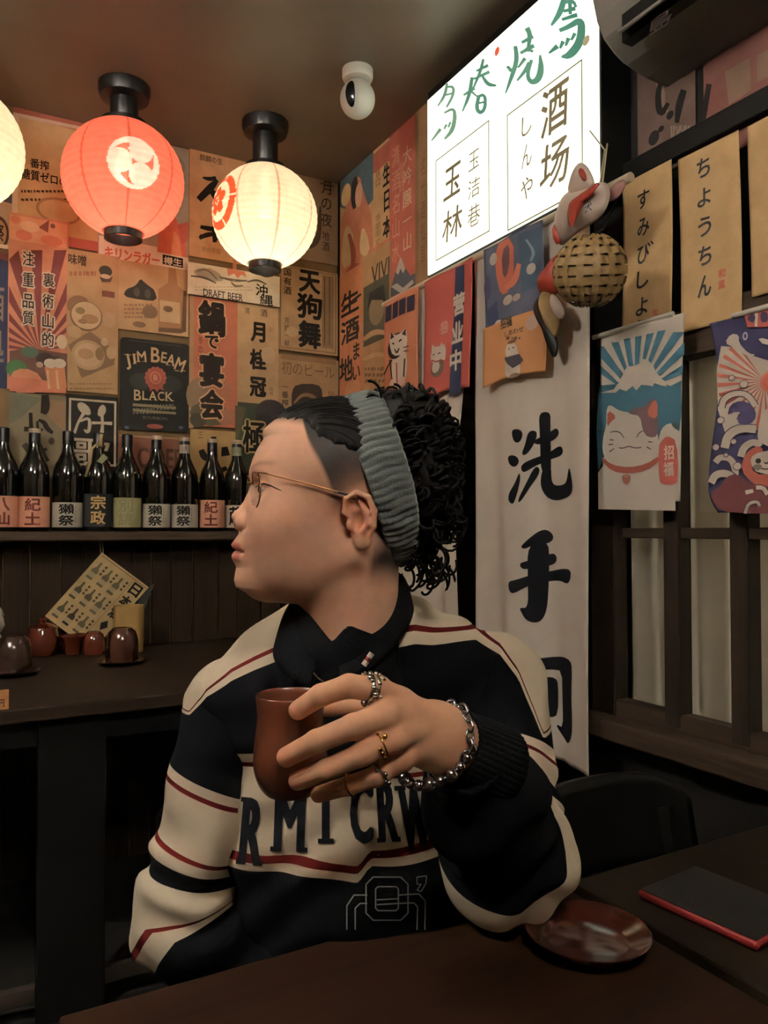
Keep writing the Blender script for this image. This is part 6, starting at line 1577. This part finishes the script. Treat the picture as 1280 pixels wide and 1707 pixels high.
for s_ in (1, -1):
    o = MB().tube([lens_pt(s_, 2 * PI * k / 40) for k in range(40)], .0008, 8, closed=True).build('lens_rim', M_frame_g, gf, smooth=True)
    lo = MB(); lo.grid(lambda u, v: Vector(lens_pt(s_, u * 2 * PI, v)) + hf * (.0025 * (1 - v * v)), 40, 6, closed_u=True); lo.build('lens', tl_.m, gf, smooth=True)
    hg = np.array([xg - .0115, s_ * .0625, zN(795)])
    e1 = H(578, 824, .0775); e1 = np.array([e1[0], s_ * .0775, e1[2]]); e2 = e1 + np.array([-.022, s_ * -.002, -.012]); e3 = e1 + np.array([-.030, s_ * -.005, -.030])
    MB().tube([lens_pt(s_, .35), to_world(hg + [.009, -.001 * s_, .001]), to_world(hg), to_world(hg * .5 + e1 * .5 + [0, s_ * .0035, 0]), to_world(e1 + [0.012, 0, 0.003]), to_world(e1)], .0009, 8).build('temple_arm', M_frame_g, gf, smooth=True)
    MB().tube([to_world(e1 + [.010, 0, .0025]), to_world(e1), to_world(e2), to_world(e3)], [.0014, .0017, .0018, .0016], 8).build('temple_tip', M_blackplastic, gf, smooth=True)
    MB().tube([lens_pt(s_, PI * .93), to_world(np.array([xg - .006, s_ * .009, zg - .002]))], .0008, 6).build('nose_pad', M_frame_g, gf)

# --- sweatshirt
def knit(name, stops, mode):
    """stops: (value, colour) pairs of constant bands along the 'band' attribute; 'yoke' is the shoulder stripe"""
    t = NT(name)
    a1 = t.n('ShaderNodeAttribute', attribute_name='band'); a2 = t.n('ShaderNodeAttribute', attribute_name='yoke')
    def ramp(src, st):
        cr = t.n('ShaderNodeValToRGB'); cr.color_ramp.interpolation = 'CONSTANT'; el = cr.color_ramp.elements
        el[0].position = st[0][0]; el[0].color = lin(st[0][1]); el[1].position = st[1][0]; el[1].color = lin(st[1][1])
        for p_, c in st[2:]:
            e = el.new(p_); e.color = lin(c)
        t.l(src, cr.inputs[0]); return cr.outputs[0]
    c1 = ramp(a1.outputs['Fac'], stops)
    c2 = ramp(a2.outputs['Fac'], [(0, CRM_), (.60, MRN), (.72, CRM_)])
    gt = t.n('ShaderNodeMath', operation='LESS_THAN'); t.l(a2.outputs['Fac'], gt.inputs[0]); gt.inputs[1].default_value = 1.0
    mx = t.n('ShaderNodeMix', data_type='RGBA'); t.l(gt.outputs[0], mx.inputs[0]); t.l(c1, mx.inputs[6]); t.l(c2, mx.inputs[7])
    c, nz, src = noise_mix(t, mx.outputs[2], 30, .12); t.l(c, t.b.inputs['Base Color'])
    t.b.inputs['Roughness'].default_value = .92; t.b.inputs['Specular IOR Level'].default_value = .04; t.b.inputs['Sheen Weight'].default_value = .0
    n2 = t.n('ShaderNodeTexNoise', i_Scale=900, i_Detail=2); t.l(src, n2.inputs['Vector']); bp = t.n('ShaderNodeBump', i_Strength=.25, i_Distance=.001); t.l(n2.outputs[0], bp.inputs['Height']); t.l(bp.outputs[0], t.b.inputs['Normal'])
    return t.m
CRM_, MRN, BLK = (226, 214, 192), (74, 20, 19), (9, 10, 13)
def zat(py, d): return CAM.z - (py - 885) * d / FPX
rz_x = [(322, 1165), (350, 1118), (390, 1082), (430, 1056), (472, 1031), (560, 1000), (690, 994), (740, 1006), (790, 1016), (830, 1045), (860, 1088), (885, 1150), (900, 1190)]
rlat = np.array([(x_ - 640) * 1.0 / FPX for x_, _ in rz_x]); rtop = np.array([zat(y_, .985) for _, y_ in rz_x])
wlat = np.array([(x_ - 640) / FPX for x_ in (322, 340, 380, 420, 472, 560, 660, 720, 790, 830, 870, 900)]); wwid = np.array([.012, .020, .030, .036, .043, .05, .055, .050, .036, .032, .026, .016])
def yoke(v):
    r = (v - np.array(CAM)) @ Rh; r = r / np.maximum((v - np.array(CAM)) @ Fh, .3) * .985
    drop = np.interp(r, rlat, rtop) - v[:, 2]
    return np.clip(drop / np.interp(r, wlat, wwid), -.0, 5) * .999
def folds(p, amp=1.0):
    return amp * (.0032 * np.sin(p[:, 2] * 46 + 14 * p[:, 0]) * np.sin(p[:, 0] * 31 + 5) + .0022 * np.sin(p[:, 2] * 95 - 40 * p[:, 0] + 3 * np.sin(p[:, 1] * 30)))
def torso_f(p):
    d = ell(p, CH + [0, 0, .015], (.185, .105, .235), Rot_t)
    d = smin(d, cone(p, CH - [0, 0, .13], PV + [0, 0, .02], .142, .165), .06)
    d = smin(d, chain(p, [SR + [0, 0, -.012], NB_ + [0, 0, -.010], SL + [0, 0, -.012]], [.056, .058, .056], .03), .04)
    d = smin(d, ell(p, W(592, 1480, .97), (.16, .085, .10), Rot_t), .05)
    d = d + folds(p, 1.35)
    k0, k1 = W(585, 940, .965), W(575, 1085, .955)
    d = smax(d, -cone(p, k0, k1, .072, .066), .01)                       # neck opening
    d = np.maximum(d, .47 - p[:, 2])
    return d
ov, oq = sdf_mesh(torso_f, (-.1, .55, .45), (1.05, 1.4, 1.2), .0050)
zz0, zz1 = .45, 1.2
ctr_r = (ov - np.array(CAM)) @ Rh
bandz = ov[:, 2] + .006 * np.sin(ctr_r * 26 + 1.0) + .02 * (ctr_r + .04) ** 2 - .020 * sstep(ctr_r, -.032, -.012) * (1 - sstep(ov[:, 2], .84, .88))
nz_ = lambda z: (z - zz0) / (zz1 - zz0)
zl_ = [zat(y_, .905) for y_ in (1600, 1452, 1437, 1425, 1290, 1281, 1266)]
M_tor = knit('sweatshirt_torso_knit', [(0, BLK), (nz_(zl_[1]), CRM_), (nz_(zl_[2]), MRN), (nz_(zl_[3]), CRM_), (nz_(zl_[4]), MRN), (nz_(zl_[5]), CRM_), (nz_(zl_[6]), BLK)], 0)
sw = np_mesh('sweatshirt', ov, oq, M_tor, man, None, {'band': nz_(bandz), 'yoke': yoke(ov)})

def arclen(v, pts, rad):
    num = np.zeros(len(v)); den = np.full(len(v), 1e-12); s0 = 0.0
    for i in range(len(pts) - 1):
        a, b = pts[i], pts[i + 1]; ab = b - a; L = np.linalg.norm(ab); tt = ((v - a) @ ab) / (L * L); t = np.clip(tt, 0, 1)
        d = np.sqrt(((v - a - t[:, None] * ab) ** 2).sum(1)) - (rad[i] + (rad[i + 1] - rad[i]) * t)
        w = np.exp(-np.clip(d + .02, -.05, .5) / .012); num += w * (s0 + (np.maximum(tt, -.35) if i == 1 else t) * L); den += w; s0 += L
    return num / den
def sleeve(name, pts, rad, stops, tilt, yk, seed, box, open_end, extra=None):
    ax = pts[-1] - pts[-2]; ax = ax / np.linalg.norm(ax)
    def f(p):
        d = chain(p, pts, rad, .035)
        if extra is not None: d = extra(p, d)
        s = arclen(p, pts, rad)
        d = d + .0046 * np.sin(s * 95 + seed + 2.2 * np.sin(p[:, 0] * 40 + p[:, 2] * 25)) * sstep(s, .06, .18) + folds(p, .5)
        e = (p - pts[-1]) @ ax
        d = np.maximum(d, e - .002)
        inner = cone(p, pts[-2] + (pts[-1] - pts[-2]) * .6, pts[-1] + ax * .05, rad[-1] * .86, rad[-1] * .86)
        return np.maximum(d, -inner) if open_end else d
    v, q_ = sdf_mesh(f, box[0], box[1], .0046)
    s = arclen(v, pts, rad) + tilt(v)
    mx = .75
    yv = yoke(v) if yk else np.full(len(v), 4.0)
    m_ = knit(name + '_knit_%d' % seed, [(max(0, a / mx), c) for a, c in stops], 0)
    return np_mesh(name, v, q_, m_, sw, None, {'band': np.clip(s / mx, 0, 1), 'yoke': yv})
# his right sleeve (picture left)
pR = [SR + np.array([0, 0, -.012]), ER, FR]
uR = lambda v: ((v - SR) @ Rh) * -.22
sleeve('sleeve', pR, [.056, .060, .056], [(0, BLK), (.100, CRM_), (.112, MRN), (.119, CRM_), (.186, MRN), (.193, CRM_), (.206, BLK), (.230, CRM_), (.268, MRN), (.270, CRM_), (.280, BLK)], uR, True, 1, (np.minimum(np.minimum(SR, ER), FR) - .13, np.maximum(np.maximum(SR, ER), FR) + .13), False)
# his left sleeve (picture right), elbow on the table
WE = z5(1110, 540, .768)
pL = [SL + np.array([0, 0, -.012]), EL + np.array([.005, .0, -.004]), EL * .45 + WE * .55, WE]
uL = lambda v: 0 * v[:, 0]
def xl(p, d):
    return smin(d, np.sqrt(((p - (EL + np.array([0, 0, .001]))) ** 2).sum(1)) - .068, .03)
sleeve('sleeve', pL, [.060, .063, .057, .042], [(0, BLK), (.088, CRM_), (.106, MRN), (.114, CRM_), (.150, BLK), (.172, CRM_), (.226, BLK)], uL, True, 2, (np.minimum(np.minimum(SL, EL), WE) - .12, np.maximum(np.maximum(SL, EL), WE) + .12), True, xl)
# cuff ribbing round the wrist
axw = Vector(W1 - W0).normalized()
u_ = axw.orthogonal().normalized(); v_ = axw.cross(u_)
cufc = Vector(WE)
M_blkknit = mat('black_knit', (9, 10, 12), rough=.9, vary=.15, bump=.3, bscale=500, spec=.06)
MB().grid(lambda u, v: cufc + axw * (.045 - .066 * v) + (u_ * math.cos(u * 2 * PI) + v_ * math.sin(u * 2 * PI)) * (.0395 - .005 * v + .0004 * math.cos(40 * u * 2 * PI)), 160, 6, closed_u=True).build('cuff', M_blkknit, sw, smooth=True, solid=.003)

# --- polo collar above the sweatshirt
KC = Vector(at(580, 1012, .960)); Fv = Vector(Fh)
def collar(u, v):
    ph = R(4 + 352 * u)               # from the front opening round the back
    s_, c_ = math.sin(ph), math.cos(ph)
    fr_ = max(0, c_); bk2 = max(0, -c_)
    ta_ = min(1, min(ph, 2 * PI - ph) / (PI / 2)); zi = (-.034 + .072 * ta_ if s_ > 0 else -.034 + .044 * ta_) + (.008 if s_ > 0 else .036) * bk2
    ctr = KC + _R * (-.020 * fr_)
    I = ctr + _R * (.066 * s_) - Fv * (.070 * c_) + Vector((0, 0, zi))
    I0 = ctr + _R * (.062 * s_) - Fv * (.064 * c_) + Vector((0, 0, zi - .045))
    O = ctr + _R * (.080 * s_ - .010 * fr_ * (1 if s_ < 0 else -1)) - Fv * (.094 * c_) + Vector((0, 0, zi - .040 - .010 * fr_))
    if v < .35: return I0.lerp(I, v / .35)
    w = (v - .35) / .65; P_ = I.lerp(O, w); P_.z += .008 * math.sin(w * PI); return P_
M_polo = mat('black_cotton', (8, 9, 12), rough=.9, vary=.15, bump=.2, bscale=600, spec=.06)
MB().grid(collar, 100, 14).build('polo_collar', M_polo, man, smooth=True, solid=.0028)
def shirt_f(p):
    d = chain(p, [W(566, 1085, .945), W(578, 1190, .955)], [.074, .088], 0)
    lat = (p - np.array(at(553, 1072, .88))) @ Rh; zv = zat(1072, .88)
    d = np.maximum(d, p[:, 2] - (zv + 1.15 * np.abs(lat)))
    return d
pv_, pq_ = sdf_mesh(shirt_f, W(572, 1130, .957) - .16, W(572, 1080, .957) + .16, .004)
np_mesh('polo_shirt', pv_, pq_, M_polo, man)
# little red and white toggle and a fine chain on the collar front
bvh = BVHTree.FromPolygons([tuple(p_) for p_ in ov.tolist()], [tuple(q_) for q_ in oq.tolist()])
def surf(px, py, d=.0):
    r = ray(px, py); h = bvh.ray_cast(CAM, r.normalized()); p_ = h[0] if h[0] is not None else at(px, py, .90)
    return p_ - r.normalized() * d
tp = [at(606, 1109, .848), at(611, 1102, .849), at(615, 1096, .850), at(620, 1089, .851)]
tgl = MB().tube([tp[1], tp[2]], .0030, 8).build('toggle', mat('toggle_red', (120, 30, 28), rough=.4), man, smooth='auto')
MB().tube([tp[0], tp[1]], .0033, 8).tube([tp[2], tp[3]], .0033, 8).build('toggle_ends', mat('toggle_white', (226, 214, 204), rough=.4), tgl, smooth='auto')
MB().tube([at(522, 1122, .848), at(530, 1131, .846), at(542, 1139, .845)], .0012, 6).build('fine_chain', M_metal, man)

class SurfArt(Art):
    """print applied on the chest of the sweatshirt"""
    def __init__(s): super().__init__('y', 0, .0012, lambda u, v: 0, .00008); s.lim = 9
    def st(s, px, py): return (px, -py)
    def scale(s, px, py): return (1, 1)
    def emb(s, u, v, d): return tuple(surf(u, -v, d))
_old = Art._emit
def _emit_px(s, pts, faces, col, up=True, extra=0.0):
    if up: s.layer += 1
    P = [list(p) for p in pts]; T = [(f[0], f[k], f[k + 1]) for f in faces for k in range(1, len(f) - 1)]; done = []; mid = {}
    while T:
        a, b, c = T.pop(); L, i, j, k = max((math.dist(P[a], P[b]), a, b, c), (math.dist(P[b], P[c]), b, c, a), (math.dist(P[c], P[a]), c, a, b))
        if L < s.lim: done.append((a, b, c)); continue
        key = (min(i, j), max(i, j))
        if key not in mid: P.append([(P[i][0] + P[j][0]) / 2, (P[i][1] + P[j][1]) / 2]); mid[key] = len(P) - 1
        m = mid[key]; T += [(i, m, k), (m, j, k)]
    n = len(s.v); d = s.eps + s.layer * s.step + extra
    s.v += [s.emb(u, v, d) for u, v in P]; s.f += [tuple(i + n for i in f) for f in done]; s.c += [col] * len(done)
SurfArt._emit = _emit_px
A = SurfArt(); LT = (14, 16, 21)
def slab(A, t, x, y, w, h, rot=0):
    A.text(t, x, y, w, h, LT, .035, 0, rot)
    def foot(dx, dy, fw):
        ca, sa = math.cos(R(rot)), math.sin(R(rot)); hh = 4
        pts = []
        for ox, oy in ((-fw / 2, -hh), (fw / 2, -hh), (fw / 2, hh), (-fw / 2, hh)):
            X_, Y_ = dx + ox, -(dy + oy); pts.append((x + X_ * ca - Y_ * sa, y - (X_ * sa + Y_ * ca)))
        A.poly(pts, LT)
    b = h / 2 - 4
    if t == 'R': foot(-w * .38, b, w * .42); foot(w * .36, b, w * .42); foot(-w * .42, -b, w * .36)
    if t == 'M': foot(-w * .42, b, w * .36); foot(w * .42, b, w * .36); foot(-w * .46, -b, w * .3); foot(w * .46, -b, w * .3)
    if t == 'T': foot(0, b, w * .6)
    if t == 'W': foot(-w * .42, -b, w * .36); foot(w * .42, -b, w * .36)
slab(A, 'R', 420, 1386, 38, 112, -5); slab(A, 'M', 483, 1368, 52, 104, -2); slab(A, 'T', 543, 1354, 44, 104, 0); slab(A, 'C', 603, 1354, 40, 106, 0); slab(A, 'R', 646, 1352, 34, 104, 3); slab(A, 'W', 692, 1364, 52, 112, 4)
GR2 = (176, 182, 180)
def octo(cx, cy, w, h, c_): return [(cx - w + c_, cy - h), (cx + w - c_, cy - h), (cx + w, cy - h + c_), (cx + w, cy + h - c_), (cx + w - c_, cy + h), (cx - w + c_, cy + h), (cx - w, cy + h - c_), (cx - w, cy - h + c_)]
def outline(pts, w=2.0):
    for a, b in zip(pts, pts[1:] + pts[:1]): A.stroke([a, b], w, GR2, smooth=0)
def openl(pts, w=2.0):
    for a, b in zip(pts, pts[1:]): A.stroke([a, b], w, GR2, smooth=0)
outline(octo(645, 1498, 35, 36, 12)); outline(octo(645, 1498, 19, 20, 4))
openl([(578, 1550), (578, 1510), (590, 1492), (612, 1492)]); openl([(592, 1550), (592, 1514), (600, 1506), (612, 1506)]); openl([(664, 1492), (698, 1490), (709, 1502), (708, 1550)]); openl([(664, 1506), (690, 1505), (696, 1512), (695, 1550)]); openl([(628, 1500), (664, 1498)]); openl([(628, 1508), (664, 1506)])
outline([(695, 1462), (711, 1460), (710, 1472), (702, 1486), (695, 1484), (702, 1474), (695, 1474)], 1.6)
A.build('chest_lettering', M_cloth, sw)

# --- trousers and shoes under the table
hipz = PV + np.array([0, -.02, -.01])
M_trs = mat('dark_trousers', (24, 24, 28), rough=.9, vary=.2)
def leg_f(p):
    d = ell(p, PV + [0, .02, 0], (.19, .15, .11))
    for s_ in (-1, 1):
        hip, kn, an = PV + [s_ * .09, -.03, .0], np.array([.50 + s_ * .11, .60, .52]), np.array([.50 + s_ * .11, .66, .09])
        d = smin(d, chain(p, [hip, kn, an], [.085, .065, .050], .03), .03)
    return np.maximum(d, .06 - p[:, 2])
lv, lq = sdf_mesh(leg_f, (.2, .4, .03), (.82, 1.3, .72), .010)
np_mesh('trousers', lv, lq, M_trs, man)
for s_ in (-1, 1):
    cx_ = .50 + s_ * .11
    sv, sq = sdf_mesh(lambda p: np.maximum(smin(cone(p, (cx_, .68, .05), (cx_, .52, .035), .045, .035), cone(p, (cx_, .66, .1), (cx_, .67, .05), .04, .045), .02), .0005 - p[:, 2]), (cx_ - .1, .44, -.02), (cx_ + .1, .78, .16), .008)
    np_mesh('shoe', sv, sq, M_blackplastic, man)

# --- bracelets and rings
def torus(mb, c, n, r, t, N=20, n2=8, sq=1.0, ref=None):
    n = Vector(n).normalized(); a = n.orthogonal().normalized() if ref is None else (Vector(ref) - n * Vector(ref).dot(n)).normalized(); b = n.cross(a)
    mb.tube([Vector(c) + a * (r * math.cos(2 * PI * k / N)) + b * (r * sq * math.sin(2 * PI * k / N)) for k in range(N)], t, n2, closed=True)
def loop_around(c, n, r, sqz=1.0, ref=None):
    n = Vector(n).normalized(); a = n.orthogonal().normalized() if ref is None else (Vector(ref) - n * Vector(ref).dot(n)).normalized(); b = n.cross(a)
    return lambda t: (Vector(c) + a * r * math.cos(t) + b * r * sqz * math.sin(t), (-a * math.sin(t) + b * sqz * math.cos(t)).normalized(), (a * math.cos(t) + b * math.sin(t)))
M_steel = mat('dark_steel', (190, 190, 196), rough=.18, metal=1, vary=.3, scale=120)
wc = Vector(z5(1005, 480, .747))
lp = loop_around(wc, axw + Vector((0, 0, .12)), .0335, 1.0)
br_ = None
for k in range(22):
    p_, t_, o_ = lp(2 * PI * k / 22); mb = MB()
    nrm = o_ if k % 2 else t_.cross(o_)
    torus(mb, p_, nrm, .0062 if k % 4 else .0075, .0014, 16, 6, .72, t_)
    ob = mb.build('chain_link' if br_ is not None else 'chain_bracelet', M_steel, br_ if br_ is not None else man, smooth=True)
    if br_ is None: br_ = ob; ob['label'] = 'steel chain bracelet'
wc2 = Vector(z5(965, 560, .742)); lp = loop_around(wc2, axw * .75 + Vector((0, 0, -.65)), .036, 1.0)
br2 = None
for k in range(20):
    p_, t_, o_ = lp(2 * PI * k / 20); rr = .0052 if k % 3 else .0068
    mb = MB().lathe([(rr * math.sin(PI * j / 8) + 1e-5, -rr * math.cos(PI * j / 8)) for j in range(9)], 12, tuple(p_))
    ob = mb.build('bead' if br2 is not None else 'bead_bracelet', M_steel, br2 if br2 is not None else man, smooth=True)
    if br2 is None: br2 = ob; ob['label'] = 'shiny dark bead bracelet'
def ring_on(nm, i, f_, r, t, m, name, nug=0, seed=0):
    ch = fing[nm]; a, b = ch[i][0], ch[i + 1][0]; c = a + (b - a) * f_; mb = MB(); torus(mb, c, b - a, r, t, 28, 8)
    ob = mb.build(name, m, man, smooth=True); lp_ = loop_around(c, b - a, r + t * .6); rd2 = random.Random(seed)
    for k in range(nug):
        p_, t_, o_ = lp_(2 * PI * k / nug + rd2.uniform(-.1, .1)); rr = rd2.uniform(.0017, .0028)
        p_ = p_ + Vector((b - a)).normalized() * rd2.uniform(-.005, .005)
        MB().lathe([(rr * math.sin(PI * j / 6) + 1e-5, -rr * math.cos(PI * j / 6)) for j in range(7)], 8, tuple(p_)).build('nugget', m, ob, smooth=True)
ring_on('index', 1, .30, .0123, .0024, M_metal, 'finger_ring', 18, 3)
ring_on('index', 1, .10, .0128, .0018, M_metal, 'finger_ring', 14, 8)
ring_on('ring', 1, .42, .0116, .0010, M_gold, 'finger_ring', 12, 5)
ring_on('pinky', 1, .80, .0104, .0012, M_metal, 'finger_ring', 12, 6)
ring_on('pinky', 2, .95, .0096, .0010, M_gold, 'finger_ring')

# --- the cup he holds
cx0 = Vector(at(484, 1240, DC)); zt_, zb0 = zat(1157, DC), zat(1322, DC)
M_cup = mat('brown_cup_glaze', (84, 42, 26), rough=.35, vary=.45, scale=16, coat=.15)
hh = zt_ - zb0; rr = .0330
cp = [(.001, 0), (rr * .66, 0), (rr * .74, .002), (rr * .92, hh * .10), (rr * 1.05, hh * .24), (rr * 1.075, hh * .36), (rr * 1.03, hh * .52), (rr * .965, hh * .70), (rr * .955, hh * .82), (rr * 1.0, hh * .96), (rr * 1.0, hh), (rr * .95, hh * 1.003), (rr * .90, hh * .96), (rr * .87, hh * .8), (rr * .9, hh * .5), (rr * .85, hh * .12), (.001, hh * .07)]
for _ in range(2):
    out = [cp[0]]
    for a, b in zip(cp, cp[1:]): out += [(a[0] * .75 + b[0] * .25, a[1] * .75 + b[1] * .25), (a[0] * .25 + b[0] * .75, a[1] * .25 + b[1] * .75)]
    cp = out + [cp[-1]]
o = MB().lathe(cp, 64, (cx0.x, cx0.y, zb0)).build('tea_cup', M_cup, None, smooth=True)
tag(o, 'tall brown clay cup held in the hand of the seated man', 'cup')
